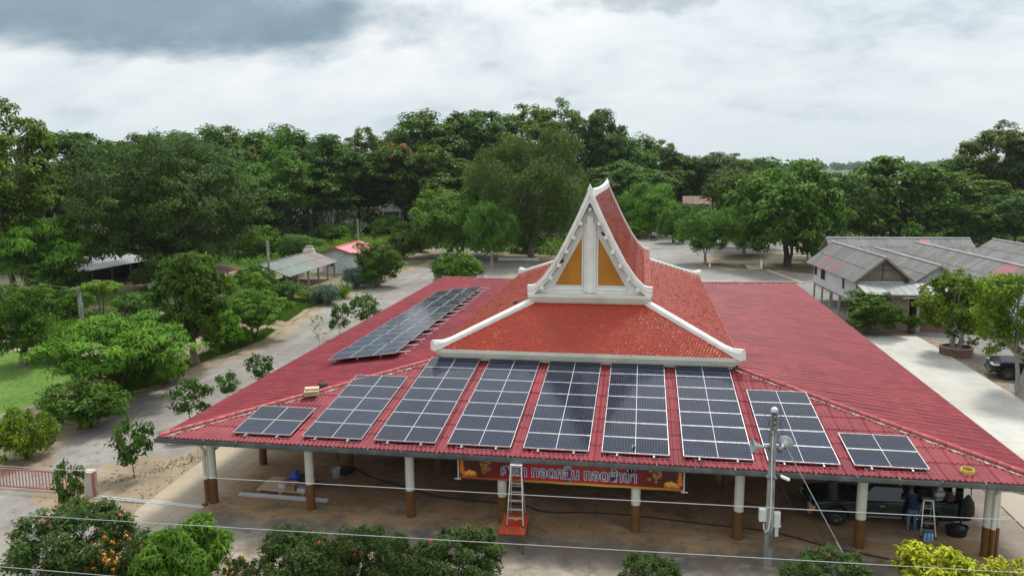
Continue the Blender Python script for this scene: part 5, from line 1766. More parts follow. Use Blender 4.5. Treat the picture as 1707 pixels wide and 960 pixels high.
hA = gable_house('stilt_house', 'white board house on stilts with grey roof and weathered wooden gable', (19.36, 39.9, 0), radians(4.9), 4.65, 13, 3.5, 5.45, 1.62, 'white_board',
                 sheets=(12, 2), red={('L', 3, 0), ('L', 6, 0)}, windows=[(11.9, 2.85, .9, .9, 'dark'), (9.7, 2.75, 1.3, .95, 'dark'), (7.0, 2.7, 1.5, .85, 'shut'), (4.2, 2.75, .55, .9, 'dark'), (1.0, 2.75, .5, 1.0, 'red')])
hB = gable_house('gabled_house', 'narrow grey roofed house with pale gable just right of the stilt house', (24.15, 41.0, 0), radians(4.5), 3.95, 14, 3.32, 4.72, 0.0, 'blue_board', sheets=(13, 2), front='plain', stilts=False)
hC = gable_house('gabled_house', 'large grey roofed house with a red patch near its ridge behind the planter tree', (28.2, 36.5, 0), radians(4.5), 5.2, 20, 3.3, 5.15, 0.0, 'blue_board', sheets=(18, 2), front='plain', stilts=False, red={('L', 16, 1), ('R', 1, 1), ('L', 15, 1)})
hD = gable_house('long_house', 'long grey roofed building standing crosswise behind the stilt house', (36.0, 58.6, 0), radians(92.5), 5.6, 14.2, 3.6, 5.12, 0.0, 'white_board', sheets=(14, 2), front='plain', stilts=False, red={('L', 9, 0), ('L', 9, 1)})
hE = gable_house('gabled_house', 'grey roofed house at the right edge beyond the long building', (36.9, 46, 0), radians(4.5), 4.6, 15, 3.6, 5.1, 0.0, 'white_board', sheets=(14, 2), front='plain', stilts=False)

ln_ = thing('lean_to', 'low shelter with pale ribbed roof and tan wall in front of the stilt house', 'shelter', (19.55, 37.3, 0), radians(2))
sheet_roof(ln_, (0, 0, 2.93), (7.2, 0, 2.93), (0, 2.9, 3.40), 12, 1, 'pale_roof', waves=4, amp=.035)
b = MB(); b.box((1.9, .95, 1.35), (3.3, .14, 2.7)); part(b, 'wall', 'tan_wall', ln_)
b = MB(); b.box((1.9, .85, .22), (3.5, .25, .44)); part(b, 'plinth', 'tan_wall', ln_)
b = MB(); b.box((5.4, 2.6, 1.45), (3.6, .1, 2.9)); part(b, 'rear_wall', 'opening_gloom', ln_)  # near-black panel, paints the shade of the open bay
b = MB(); b.box((.12, 1.9, 1.5), (.1, 1.9, 2.9)); part(b, 'side_wall', 'beige_wall', ln_)
for xx in (4.0, 6.9):
    b = MB(); b.box((xx, .35, 1.45), (.17, .17, 2.9)); pp = part(b, 'post', 'post_render', ln_)
    b = MB(); b.box((xx, .35, .28), (.34, .34, .5)); part(b, 'post_base', 'post_render', pp)
b = MB(); b.bar((.05, .2, 2.86), (7.15, .2, 2.86), .06, .12); part(b, 'beam', 'white_paint', ln_)
b = MB(); b.box((3.3, .12, 2.66), (1.1, .07, .06)); part(b, 'tube_lamp', 'white_paint', ln_)
b = MB(); b.box((5.4, 1.2, .16), (3.2, 1.9, .3)); part(b, 'step', 'planter_brick', ln_)
b = MB(); b.box((5.2, 2.5, 1.3), (.5, .05, 2.1)); part(b, 'door', 'old_wood', ln_)

# round brick planter
pl = thing('brick_planter', 'round low brick planter ring holding the spreading tree', 'planter', (23.58, 30.2, .01))
nb = 22
for row in range(4):
    for k in range(nb):
        a = 2 * pi * (k + .5 * (row % 2)) / nb
        if row == 0:
            if k == 0:
                bk_ = MB(); bk_.box((0, 0, 0), (.115, .262, .135)); brick_me = bk_.mesh('brick', 'planter_brick', bevel=.008)
        o = put('brick', brick_me, pl, (cos(a) * .95 + rnd.uniform(-.006, .006), sin(a) * .95, .07 + row * .148), (0, 0, a))
b = MB(); b.lathe([(.001, .46), (.6, .46), (.89, .44), (.89, 0)], 28); part(b, 'soil', 'planter_soil', pl)
b = MB(); b.lathe([(.87, .585), (1.04, .585), (1.04, .62), (.87, .62), (.87, .585)], 36); part(b, 'rim', 'post_render', pl)

# carport with half green roof
cp = thing('carport', 'open carport with half green half rusty sheet roof by the bend of the road', 'carport', (-32.9, 47.9, .0), 0)
gm = lambda i, j: 'green_sheet' if i < 8 - j else 'rust_sheet'
sheet_roof(cp, (0, 0, 1.92), (0, 13.0, 1.92), (-3.1, 0, 3.10), 13, 2, gm, waves=4)
sheet_roof(cp, (-6.2, 13, 2.1), (-6.2, 0, 2.1), (-3.1, 13, 3.10), 13, 2, 'rust_sheet', waves=4)
b = MB(); b.tube([(-3.1, -.05, 3.12), (-3.1, 13.05, 3.12)], .09, 8); part(b, 'ridge_cap', 'rust_sheet', cp)
for yy in (.35, 2.9, 5.5, 8.2, 10.8, 12.8):
    for xx in (-.35, -5.8):
        b = MB(); b.box((xx, yy, .95), (.17, .17, 1.9)); part(b, 'post', 'concrete_pole', cp)
    b = MB(); b.bar((-.1, yy, 1.87), (-3.1, yy, 3.0), .06, .1); b.bar((-6.1, yy, 2.02), (-3.1, yy, 3.0), .06, .1); part(b, 'rafter', 'old_wood', cp)
for k in range(14):
    b = MB(); b.bar((.18, .3 + k * .95, 1.80), (-.8, .3 + k * .95, 2.15), .05, .07); part(b, 'purlin_end', 'old_wood', cp)
for k, (yy, xx) in enumerate(((1.5, -4.5), (3.3, -3.6), (5.0, -4.4), (7.2, -3.8))):
    o = bag_shape('scrap_heap', ['dark heap of junk at the near end under the carport', 'low dark heap second from the near end under the carport', 'dark stack third from the near end under the carport', 'dark heap at the far end under the carport'][k], (-32.9 + xx, 47.9 + yy, .02), (1.5, 1.2, 1.0), 'old_wood' if k % 2 else 'dark_wood', k, 'junk heap', k + 21)
b = MB(); b.box((0, 0, .35), (.15, 9.5, .7)); tag(part(b, 'low_wall', 'post_render', None, loc=(-37.2, 56, 0)), 'low grey wall along the back of the carport', 'wall')

# white house with pink red roof
wh = thing('small_house', 'small white house with bright pink red roof behind the carport', 'house', (-36.7, 63.6, 0), 0)
W_, L_, e_, t_ = 4.95, 8.5, 2.45, 3.25
sheet_roof(wh, (0, L_, e_), (0, 0, e_), (W_ / 2, L_, t_), 10, 2, 'pink_sheet', waves=4)
sheet_roof(wh, (W_, 0, e_), (W_, L_, e_), (W_ / 2, 0, t_), 10, 2, 'pink_sheet', waves=4)
for s in (0, 1):
    b = MB(); b.bar((s * W_, -.03, e_ - .05), (W_ / 2, -.03, t_ - .05), .05, .16); part(b, 'bargeboard', 'faded_red', wh)
b = MB(); b.tube([(W_ / 2, -.05, t_ + .02), (W_ / 2, L_, t_ + .02)], .10, 8); part(b, 'ridge_cap', 'pink_sheet', wh)
b = MB(); b.prism([(.5, 0), (W_ - .6, 0), (W_ - .6, e_ + .18), (W_ / 2, t_ - .12), (.5, e_ + .14)], .5, L_ - .4, 'Y'); part(b, 'wall', 'white_board', wh)
b = MB(); b.box((3.15, .47, 1.0), (.75, .05, 1.9)); d = part(b, 'door', 'blue_board', wh)
b = MB(); b.box((2.85, .43, 1.0), (.04, .04, .12)); part(b, 'handle', 'wire_grey', d)
b = MB(); b.box((1.5, .47, 1.35), (.9, .05, .8)); w_ = part(b, 'window', 'dark_glass', wh)
for s in (-1, 0, 1):
    b = MB(); b.box((1.5 + s * .45, .44, 1.35), (.05, .06, .9)); part(b, 'frame', 'white_paint', w_)
b = MB(); b.box((W_ - .58, 4, 1.35), (.05, 1.0, .8)); part(b, 'window', 'dark_glass', wh)

# grey roofed barn under the rain tree
bn = thing('barn', 'open sided dark barn with pale grey roof under the huge rain tree', 'barn', (-56.0, 45.6, 0), radians(-3))
sheet_roof(bn, (0, 0, 2.15), (0, 13, 2.15), (-4.6, 0, 3.05), 13, 3, 'pale_roof', waves=4)
for y in (.4, 3.4, 6.4, 9.4, 12.6):
    for x, h in ((-.25, 2.12), (-4.3, 2.9)):
        b = MB(); b.box((x, y, h / 2), (.16, .16, h)); part(b, 'post', 'old_wood', bn)
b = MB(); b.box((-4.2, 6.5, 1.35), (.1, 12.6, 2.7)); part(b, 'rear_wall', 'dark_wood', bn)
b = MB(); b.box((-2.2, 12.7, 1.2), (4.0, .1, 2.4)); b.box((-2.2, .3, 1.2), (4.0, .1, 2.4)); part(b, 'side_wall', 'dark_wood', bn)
# low red brown roof
lr = thing('low_shed', 'low shed with reddish brown roof between the barn and the carport', 'shed', (-41.4, 48.6, 0), radians(2))
sheet_roof(lr, (0, 0, 1.8), (0, 6, 1.8), (-2.4, 0, 2.3), 6, 1, 'brown_red_roof', waves=4)
for y in (.2, 3, 5.8):
    for x in (-.15, -2.2):
        b = MB(); b.box((x, y, .9 + .2 * (x < -1)), (.12, .12, 1.8 + .4 * (x < -1))); part(b, 'post', 'old_wood', lr)
b = MB(); b.box((-2.1, 3, 1.0), (.08, 5.8, 2.0)); part(b, 'rear_wall', 'old_wood', lr)
# white roofed hut at the forest edge
ht = thing('hut', 'small hut with white hipped roof at the edge of the forest', 'hut', (-44.8, 117.2, 0), .1)
apx = Vector((0, 1.6, 6.0)); cs = [(-1.9, 0, 4.65), (1.9, 0, 4.65), (1.9, 3.2, 4.65), (-1.9, 3.2, 4.65)]
for k in range(4):
    b = MB(); b.add([cs[k], cs[(k + 1) % 4], apx], [(0, 1, 2)]); b.add([Vector(cs[k]) - Vector((0, 0, .22)), Vector(cs[(k + 1) % 4]) - Vector((0, 0, .22)), cs[(k + 1) % 4], cs[k]], [(0, 1, 2, 3)]); part(b, 'roof', 'pale_roof', ht)
for x in (-1.6, 1.6):
    for y in (.3, 2.9):
        b = MB(); b.box((x, y, 2.25), (.2, .2, 4.5)); part(b, 'post', 'post_render', ht)
b = MB(); b.box((0, 1.6, 2.6), (3.2, 2.6, .2)); part(b, 'floor', 'old_wood', ht)
b = MB(); b.box((0, 2.8, 3.5), (3.2, .1, 1.9)); part(b, 'wall', 'old_wood', ht)
# far house with brown red roof
fh = thing('far_house', 'far house with brown red roof among the trees beyond the yard', 'house', (10.3, 132, -.35), 0)
sheet_roof(fh, (0, 0, 5.55), (5.6, 0, 5.55), (.15, 3, 7.0), 8, 1, 'brown_red_roof', waves=4, amp=.03)
sheet_roof(fh, (5.6, 6, 5.55), (0, 6, 5.55), (5.45, 3, 7.0), 8, 1, 'brown_red_roof', waves=4, amp=.03)
b = MB(); b.box((2.8, 3, 2.8), (4.8, 4.8, 5.5)); part(b, 'wall', 'tan_wall', fh)
for x in (2.5, 4.6):
    b = MB(); b.box((x, .57, 4.75), (.9, .05, .9)); w_ = part(b, 'window', 'opening_gloom', fh)
    b = MB(); b.box((x, .53, 4.25), (1.0, .06, .08)); part(b, 'sill', 'white_paint', w_)

# small concrete shelter beside the almond tree
sh = thing('concrete_shelter', 'low pale concrete frame standing beyond the almond tree trunks', 'shelter', (22.4, 84, 0), 0)
for x in (.1, 2.2, 4.2):
    b = MB(); b.box((x, 0, .75), (.22, .22, 1.5)); part(b, 'post', 'beige_wall', sh)
b = MB(); b.box((2.2, 0, 1.58), (4.9, .3, .16)); part(b, 'beam', 'white_board', sh)
b = MB(); b.box((2.2, .8, .45), (3.6, .8, .1)); part(b, 'bench', 'beige_wall', sh)
b = MB(); b.box((4.6, .6, 1.6), (.3, .3, 3.2)); part(b, 'pillar', 'post_render', sh)
for k, (x, y, h) in enumerate(((17.32, 75.5, 1.1), (17.2, 73.9, .95), (10.96, 74.2, .6))):
    o = part(MB().lathe([(.001, h), (.07, h - .02), (.075, 0)], 12), 'bollard', 'white_paint', None, loc=(x, y, .05))
    tag(o, ['tall white marker post at the corner of the yard pad', 'shorter white marker post next to the tall one', 'single short white peg in front of the round yard tree'][k], 'post')
kb = part(MB().box((0, 0, .16), (5.7, .55, .32)), 'long_kerb', 'white_board', None, bevel=.03, loc=(-14.3, 79.8, 0), rot=(0, 0, .02)); tag(kb, 'long low white kerb slab between the two pale tree trunks', 'kerb')
# poles
def cpole(lab, loc, h, w, lean=0.0, mat='concrete_pole', cables=()):
    t = thing('concrete_post', lab, 'post', loc)
    b = MB(); b.add([(-w, -w, 0), (w, -w, 0), (w, w, 0), (-w, w, 0), (-w * .7 + lean, -w * .7, h), (w * .7 + lean, -w * .7, h), (w * .7 + lean, w * .7, h), (-w * .7 + lean, w * .7, h)],
                    [(3, 2, 1, 0), (4, 5, 6, 7), (0, 1, 5, 4), (1, 2, 6, 5), (2, 3, 7, 6), (3, 0, 4, 7)])
    part(b, 'shaft', mat, t, bevel=.01)
    b = MB(); b.box((lean, 0, h - .25), (.34, .06, .06)); part(b, 'crossarm', 'gutter_grey', t)
    for c in cables:
        part(MB().tube(sag((lean, 0, h - .15), c, .25, 10), .011, 4), 'cable', 'wire_grey', t)
    return t
cpole('tall pale concrete post in front of the carport', (-33.93, 45.8, 0), 5.75, .13, .05)
cpole('short pale concrete post with cables beside the umbrella shaped tree', (-44.89, 33.2, 0), 2.95, .15, -.1, cables=[(-9, 4, 3.2), (-9, 2.5, 2.4)])
cpole('grey post standing behind the pink roofed house', (-42.1, 92.1, 0), 4.8, .15)
cpole('pale slightly leaning pole at the far side of the clearing', (-39.0, 113.5, 0), 5.4, .17, -.4)
jr = thing('water_jar', 'big pale round water jar behind the carport ridge', 'jar', (-43.2, 76, 0))
b = MB(); b.lathe([(.001, 0), (.55, 0), (.85, .35), (.95, .9), (.85, 1.5), (.6, 1.85), (.45, 1.95), (.5, 2.05), (.001, 2.05)], 20); part(b, 'body', 'beige_wall', jr)
b = MB(); b.lathe([(.54, 2.05), (.56, 2.12), (.001, 2.2)], 16); part(b, 'lid', 'post_render', jr)

# pale car parked under the barn
pc = thing('parked_car', 'pale car half hidden beside the barn under the rain tree', 'car', (-49.6, 49.6, 0), radians(12))
b = MB()
def arch2(x0, r, n=7): return [(x0 - r * cos(pi * k / n), .24 + r * sin(pi * k / n)) for k in range(n + 1)]
b.prism([(0, .28)] + arch2(.8, .36) + arch2(3.2, .36) + [(4.1, .28), (4.15, .8), (3.2, .92), (1.1, .92), (.1, .78), (0, .5)], -.82, .82, 'Y'); part(b, 'body', 'blue_board', pc, bevel=.04)
b = MB(); b.add([(.95, -.74, .9), (3.7, -.74, .9), (3.7, .74, .9), (.95, .74, .9), (1.65, -.58, 1.42), (3.2, -.58, 1.42), (3.2, .58, 1.42), (1.65, .58, 1.42)], [(3, 2, 1, 0), (4, 5, 6, 7), (0, 1, 5, 4), (1, 2, 6, 5), (2, 3, 7, 6), (3, 0, 4, 7)]); part(b, 'cab', 'blue_board', pc, bevel=.05)
for s in (-1, 1):
    b = MB(); b.add([(1.25, s * .735, .96), (3.4, s * .735, .96), (3.05, s * .628, 1.36), (1.75, s * .628, 1.36)], [(0, 1, 2, 3)]); part(b, 'side_window', 'dark_glass', pc)
    for x in (.8, 3.2):
        b = MB(); b.lathe([(.001, -.09), (.27, -.09), (.30, -.06), (.30, .06), (.27, .09), (.001, .09)], 18, (x, s * .74, .30), R=Matrix.Rotation(radians(90), 3, 'X')); part(b, 'wheel', 'tyre', pc)
b = MB(); b.add([(.98, -.66, .95), (.98, .66, .95), (1.6, .55, 1.38), (1.6, -.55, 1.38)], [(0, 1, 2, 3)]); part(b, 'windscreen', 'dark_glass', pc)

# rider on a motorcycle far off on the yard
mc = thing('motorcycle', 'small dark motorcycle far off on the grey yard', 'motorcycle', (4.5, 110.5, 0), radians(-62))
Rw = Matrix.Rotation(radians(90), 3, 'X')
for x in (-.62, .62):
    b = MB(); b.lathe([(.20, -.04), (.28, -.05), (.30, 0), (.28, .05), (.20, .04), (.20, -.04)], 18, (x, 0, .30), R=Rw); w_ = part(b, 'wheel', 'tyre', mc)
    b = MB()
    for k in range(4):
        a = k * pi / 4; b.bar((x - cos(a) * .21, 0, .3 - sin(a) * .21), (x + cos(a) * .21, 0, .3 + sin(a) * .21), .02, .02)
    part(b, 'spokes', 'wire_grey', w_)
b = MB(); b.prism([(-.75, .62), (-.3, .45), (.25, .40), (.42, .62), (.55, .9), (.45, .95), (.3, .66), (-.3, .72), (-.75, .76)], -.11, .11, 'Y'); part(b, 'body', 'black_paint', mc, bevel=.02)
b = MB(); b.box((-.25, 0, .77), (.7, .22, .08)); part(b, 'seat', 'black_rubber', mc)
b = MB(); b.tube([(.62, 0, .3), (.47, 0, .98)], .03, 6); b.tube([(.42, -.3, 1.02), (.47, 0, 1.0), (.42, .3, 1.02)], .018, 6); part(b, 'fork', 'wire_grey', mc)
b = MB(); b.lathe([(.001, .06), (.08, .03), (.08, -.04), (.001, -.06)], 10, (.58, 0, .88), R=Matrix.Rotation(radians(90), 3, 'Y')); part(b, 'headlight', 'lamp_lens', mc)
pr = thing('person', 'rider in a pale top sitting on the far motorcycle', 'person', (4.5, 110.5, 0), radians(-62))
ch = {'pel': ((-.2, 0, .86), (.14, .12), None), 'wst': ((-.15, 0, 1.0), (.125, .10), 'pel'), 'rib': ((-.08, 0, 1.2), (.15, .11), 'wst'), 'shc': ((-.04, 0, 1.34), (.13, .10), 'rib'),
      'nck': ((0, 0, 1.44), .055, 'shc'), 'hd0': ((.02, 0, 1.52), .075, 'nck'), 'hd1': ((.03, 0, 1.62), .092, 'hd0'),
      'lsh': ((-.03, .2, 1.32), .058, 'shc'), 'lel': ((.15, .27, 1.12), .044, 'lsh'), 'lwr': ((.38, .28, 1.06), .034, 'lel'),
      'rsh': ((-.03, -.2, 1.32), .058, 'shc'), 'rel': ((.15, -.27, 1.12), .044, 'rsh'), 'rwr': ((.38, -.28, 1.06), .034, 'rel'),
      'lhp': ((-.12, .11, .84), .092, 'pel'), 'lkn': ((.26, .17, .74), .064, 'lhp'), 'lan': ((.10, .17, .36), .046, 'lkn'), 'lft': ((.24, .17, .31), .042, 'lan'),
      'rhp': ((-.12, -.11, .84), .092, 'pel'), 'rkn': ((.26, -.17, .74), .064, 'rhp'), 'ran': ((.10, -.17, .36), .046, 'rkn'), 'rft': ((.24, -.17, .31), .042, 'ran')}
for s in 'lr':
    w0 = Vector(ch[s + 'wr'][0])
    for k, off in enumerate((-.025, -.008, .009, .026)):
        q0 = w0 + Vector((.05, off * .4, off)); q1 = q0 + Vector((.035, 0, -.02)); q2 = q1 + Vector((.0, 0, -.03))
        ch[f'{s}{k}a'] = (tuple(q0), .010, s + 'wr'); ch[f'{s}{k}b'] = (tuple(q1), .009, f'{s}{k}a'); ch[f'{s}{k}c'] = (tuple(q2), .008, f'{s}{k}b')
me = skin_body('body', ch, ['skin', 'white_board', 'denim'], pr, sub=1)
for pl_ in me.polygons:
    c = pl_.center
    pl_.material_index = 2 if (c.z < .95) else (1 if c.z < 1.40 else 0)
put('body', me, pr)
b = MB(); b.lathe([(.001, .13), (.08, .10), (.112, .03), (.112, -.05), (.09, -.09)], 12, (.02, 0, 1.61)); part(b, 'helmet', 'black_paint', pr)
TREES = [
  ('open', 'light green broad leaved tree towering at the far left edge of the photo', -59.72, 41.98, 21.01, 4.96, 1.6),
  ('feather', 'huge dark feathery rain tree above the grey barn roof', -47.71, 50.35, 17.45, 9.74, -0.61),
  ('forest_b', 'rounded crown of a tall tree rising behind the left shoulder of the rain tree', -80.38, 79.81, 19.84, 6.4, 1.55),
  ('pine', 'dark tree with thin pointed tips rising behind the rain tree', -78.32, 93.46, 21.6, 6.09, 1.11),
  ('forest_a', 'dark bushy tree top just right of the pointed tips', -75.74, 104.45, 21.62, 7.66, 0.46),
  ('forest_c', 'small dark rounded tree top between the rain tree and the tallest left crown', -70.78, 107.23, 20.72, 4.99, 1.62),
  ('forest_b', 'tall leafy tree with a knobbly high crown left of the flame tree', -65.14, 115.22, 22.59, 7.55, 1.51),
  ('forest_a', 'dark forest tree right of the knobbly high crown', -56.24, 115.94, 19.26, 6.94, 2.08),
  ('forest_c', 'yellow green forest tree just left of the red flowers', -51.97, 124.55, 20.94, 4.86, 1.54),
  ('flame', 'tree flecked with bright red blossom at the edge of the forest', -44.59, 118.19, 18.74, 4.63, 1.32),
  ('forest_a', 'broad tall tree at the left end of the central forest mass', -40.37, 134.59, 25.88, 9.57, 1.24),
  ('forest_b', 'high dense tree in the middle of the central forest mass', -31.4, 138.49, 26.5, 8.41, 0.75),
  ('forest_c', 'tall dark tree behind the weeping tree, left of the highest crown', -23.76, 142.4, 26.41, 7.89, 0.16),
  ('open', 'highest crown of the forest with ragged open top', -16.29, 142.9, 28.77, 6.22, 0.61),
  ('forest_a', 'open topped tree right of the highest crown, above the weeping tree', -6.56, 143.55, 25.16, 5.86, -0.25),
  ('forest_b', 'dark tree stepping down on the right of the central forest mass', -0.19, 147.45, 21.51, 7.27, -0.09),
  ('forest_c', 'last rounded tree at the right foot of the central forest mass', 5.28, 147.8, 18.4, 5.27, -0.38),
  ('forest_a', 'forest tree low behind the bare grey branches', -58.22, 110.71, 14.78, 6.71, 0.75),
  ('forest_b', 'dark forest tree above the white roofed tent', -53.43, 123.0, 16.26, 7.23, 0.65),
  ('forest_a', 'forest tree with pale slim trunk left of the wooden pole by the clearing', -43.72, 128.12, 14.82, 6.78, 0.42),
  ('forest_c', 'dark tree in the shade behind the round bright tree', -32.43, 120.49, 14.64, 6.96, 0.27),
  ('forest_b', 'leafy tree behind the carport in front of the forest', -58.91, 93.31, 15.76, 6.42, 0.97),
  ('forest_a', 'dark tree standing between the rain tree and the carport', -58.44, 82.0, 13.8, 4.96, 0.95),
  ('forest_c', 'dark tree in the gap between the left edge tree and the rain tree', -79.32, 68.91, 15.11, 4.56, 2.2),
  ('willow', 'large grey green weeping tree behind the white gable', -12.71, 81.38, 18.62, 8.39, 2.45),
  ('mango', 'round bright green tree by the bend of the grey road', -22.95, 81.77, 9.84, 7.36, 0.35),
  ('mango', 'slender tree with two pale trunks beside the round bright tree', -16.27, 70.7, 8.58, 3.24, -0.28),
  ('mango', 'bright green bushy tree behind the right slope of the steep gable roof', 3.55, 118.27, 9.68, 5.21, -0.62),
  ('forest_b', 'pale topped tree behind the far house with a brown red roof', 12.98, 151.89, 16.09, 6.7, -0.44),
  ('forest_a', 'dark tree right behind the far house with a brown red roof', 18.27, 155.95, 15.85, 5.45, -0.24),
  ('forest_c', 'single fine leaved tree on the skyline right of the far house', 24.57, 160.21, 15.59, 4.86, -0.57),
  ('mango', 'round yard tree with forked pale trunks on the bare grey yard', 10.69, 78.47, 7.06, 3.74, -0.75),
  ('forest_b', 'olive green tree behind the round yard tree', 18.61, 100.56, 13.06, 5.19, -0.77),
  ('teak', 'wide dark almond tree with leaning trunks by the white posts', 20.78, 77.09, 13.28, 6.88, -0.61),
  ('teak', 'leafy tree between the almond tree and the grey roofed houses', 31.75, 94.93, 11.56, 4.87, -0.65),
  ('teak', 'very broad large leaved tree behind the long grey roof', 41.08, 102.66, 13.79, 8.85, -0.72),
  ('fig', 'dark dense tree behind the right end of the long grey roof', 50.8, 98.42, 7.76, 4.44, -0.61),
  ('teak', 'pale green thin leaved tree behind the rightmost grey roof', 56.55, 98.97, 8.17, 5.3, -0.7),
  ('open', 'tall lone tree with spreading open crown on the right skyline', 68.34, 136.43, 21.88, 6.62, -1.57),
  ('forest_a', 'dark rounded tree at the left foot of the tall lone tree', 61.21, 135.9, 15.05, 5.21, -1.13),
  ('forest_b', 'forest tree at the right edge of the photo beside the tall lone tree', 73.08, 134.04, 18.18, 6.2, -1.88),
  ('forest_c', 'low dark tree below the tall lone tree', 62.98, 125.55, 10.87, 5.92, -0.87),
  ('forest_a', 'low tree on the skyline left of the distant green field', 30.27, 164.57, 14.5, 4.95, -0.6),
  ('mango', 'leafy tree right of the round yard tree in the shade', 16.99, 89.54, 8.15, 3.45, -0.31),
  ('layer', 'tree of flat bright layers standing left of the grey barn', -56.03, 42.44, 9.27, 4.5, 0.72),
  ('fig', 'dense leafy tree at the left edge beyond the lawn', -37.89, 18.83, 6.25, 2.39, 0.53),
  ('layer', 'wide bright green tree of flat spreading layers beside the lawn', -26.27, 12.69, 5.65, 3.44, -0.34),
  ('umbrella', 'small umbrella shaped tree on two slim stems near the concrete post', -40.82, 30.44, 4.12, 1.67, 0.36),
  ('tallfig', 'tall tree with yellow tipped top and thick dark trunk beside the road', -26.67, 20.69, 8.55, 2.63, -0.06),
  ('layer', 'small leaning light green tree on the grass island', -26.45, 28.34, 4.42, 2.28, -0.49),
  ('bushy', 'young bushy tree between the thick dark trunk and the leaning tree', -26.58, 24.08, 2.94, 1.7, 0.21),
  ('bushy', 'low spreading bush tree at the roadside under the layered tree', -24.89, 8.38, 2.5, 2.12, -0.08),
  ('bushy', 'round leafy shrub at the left edge beside the lawn path', -24.7, 4.07, 2.44, 1.35, -0.01),
  ('sapling', 'young tree with large leaves standing in the sandy patch left of the roof', -18.57, 2.91, 2.91, 1.02, 0.24),
  ('sapling', 'tallest young leafy tree right against the left eave of the pavilion', -19.79, 9.12, 2.57, 1.21, 0.2),
  ('sapling', 'small thin young tree close to the left eave', -19.99, 13.13, 1.96, 0.75, 0.1),
  ('sapling', 'young leafy tree by the left eave above the cardboard box', -19.78, 16.38, 2.27, 0.93, 0.1),
  ('barestem', 'nearly leafless young tree by the left eave', -19.61, 24.67, 3.2, 0.59, 0.11),
  ('sapling', 'first of the paired dark saplings beside the tilted solar array', -20.01, 29.41, 3.01, 0.96, 0.09),
  ('sapling', 'larger of the paired saplings at the road edge beside the tilted solar array', -19.14, 32.36, 3.24, 1.43, 0.13),
  ('sapling', 'slim young tree growing beside the end post of the red rail fence', -18.25, -1.18, 2.61, 0.65, 0.28),
  ('fig', 'dark spreading tree with orange flowers beside the pink roofed house', -25.81, 54.63, 5.44, 2.94, 0.2),
  ('bushy', 'bright green bush tree behind the left end of the carport', -50.97, 77.44, 4.64, 3.43, 0.47),
  ('willow', 'feathery dark shrub tree behind the carport roof', -46.48, 79.36, 3.65, 3.25, 0.2),
  ('bushy', 'leafy tree on the verge right of the pink roofed house', -30.77, 79.52, 3.99, 2.54, 0.12),
  ('bushy', 'small green bush at the roadside left of the round bright tree', -30.83, 88.82, 2.3, 1.84, 0.06),
  ('bushy', 'light green bush tree behind the back left corner of the red roof', -17.2, 55.64, 3.79, 2.77, 0.07),
  ('bushy', 'shrub in front of the far house beside the yard', 7.63, 106.32, 5.99, 2.75, -0.34),
  ('bushy', 'clipped bush under the bright green bushy tree', 1.64, 113.37, 3.5, 2.66, -0.06),
  ('fig', 'dense round green bush in front of the grey roofed house', 19.76, 36.38, 3.57, 2.52, -0.0),
  ('planter', 'spreading tree growing out of the round brick planter', 23.58, 30.2, 5.73, 2.85, -0.47),
  ('yellowfig', 'light yellow green tree leaning over the parked black pickup', 23.59, 20.93, 7.63, 2.86, -1.47),
  ('bushy', 'light leafy weed bush in front of the leaning tree', -33.76, 41.2, 3.24, 2.25, 0.03),
  ('greyshrub', 'grey green low shrub beside the spiky plant', -26.93, 43.33, 1.9, 1.57, 0.09),
  ('greyshrub', 'blue green shrub under the dark spreading tree', -27.55, 57.98, 2.06, 2.21, 0.29),
  ('greyshrub', 'grey green shrub at the corner of the white house', -27.87, 53.54, 2.16, 1.62, -0.05),
  ('bushy', 'dark bush beside the left end of the carport', -35.15, 45.0, 3.29, 2.08, 0.21),
  ('bushy', 'dark round bush at the foot of the rain tree', -51.1, 51.64, 2.54, 1.99, 0.22),
  ('bushy', 'green scrub bush below the bare grey branches', -51.79, 106.51, 3.02, 4.32, 0.14),
  ('bushy', 'pale green scrub bush below the forest edge', -60.68, 103.48, 2.88, 3.2, 0.17),
  ('bushy', 'scrub bush in the clearing left of the short pole', -44.51, 114.33, 4.05, 3.95, 0.14),
  ('bushy', 'low bush behind the long white kerb', -14.54, 90.41, 3.19, 2.73, 0.01),
  ('ixora', 'dark bush with small reddish tips at the bottom left corner', -15.06, -4.95, 2.7, 1.85, 0.29),
  ('fern', 'bright feathery green shrub in the foreground left of the flowering hedge', -11.18, -4.95, 2.28, 1.39, 0.18),
  ('marigold', 'low plant covered in orange blossom in front of the dark bush', -13.43, -5.3, 1.8, 0.93, 0.28),
  ('marigold', 'small orange flowering plant right of the feathery shrub', -9.47, -4.86, 1.29, 0.55, 0.09),
  ('ixora', 'broad flowering hedge bush below the second pavilion column', -7.6, -4.9, 2.32, 1.36, 0.13),
  ('ixora', 'tall sprouting hedge bush with red blossoms below the third pavilion column', -5.36, -4.56, 2.54, 1.17, 0.09),
  ('ixora', 'hedge bush in front of the orange table with a few red blossoms', -2.66, -3.81, 2.18, 1.28, 0.04),
  ('ixora', 'small red flowered bush poking up near the bottom centre', 2.93, -3.44, 1.62, 0.94, -0.03),
  ('ixora', 'low sparse bush at the foot of the slanting guy wire', 8.14, -2.47, 1.55, 1.25, -0.25),
  ('yellow', 'vivid yellow leaved bush at the bottom right corner', 11.19, -2.32, 1.84, 1.32, -0.13),
  ('yellow', 'smaller yellow green bush beside the corner column at the lower right', 13.06, -2.19, 1.55, 0.96, -0.13),
  ('forest_a', 'broad forest tree in the back row above the pointed tips', -90.21, 118.74, 21.03, 7.93, 1.71),
  ('forest_c', 'forest tree in the back row left of the knobbly high crown', -75.51, 125.77, 20.41, 7.53, 1.26),
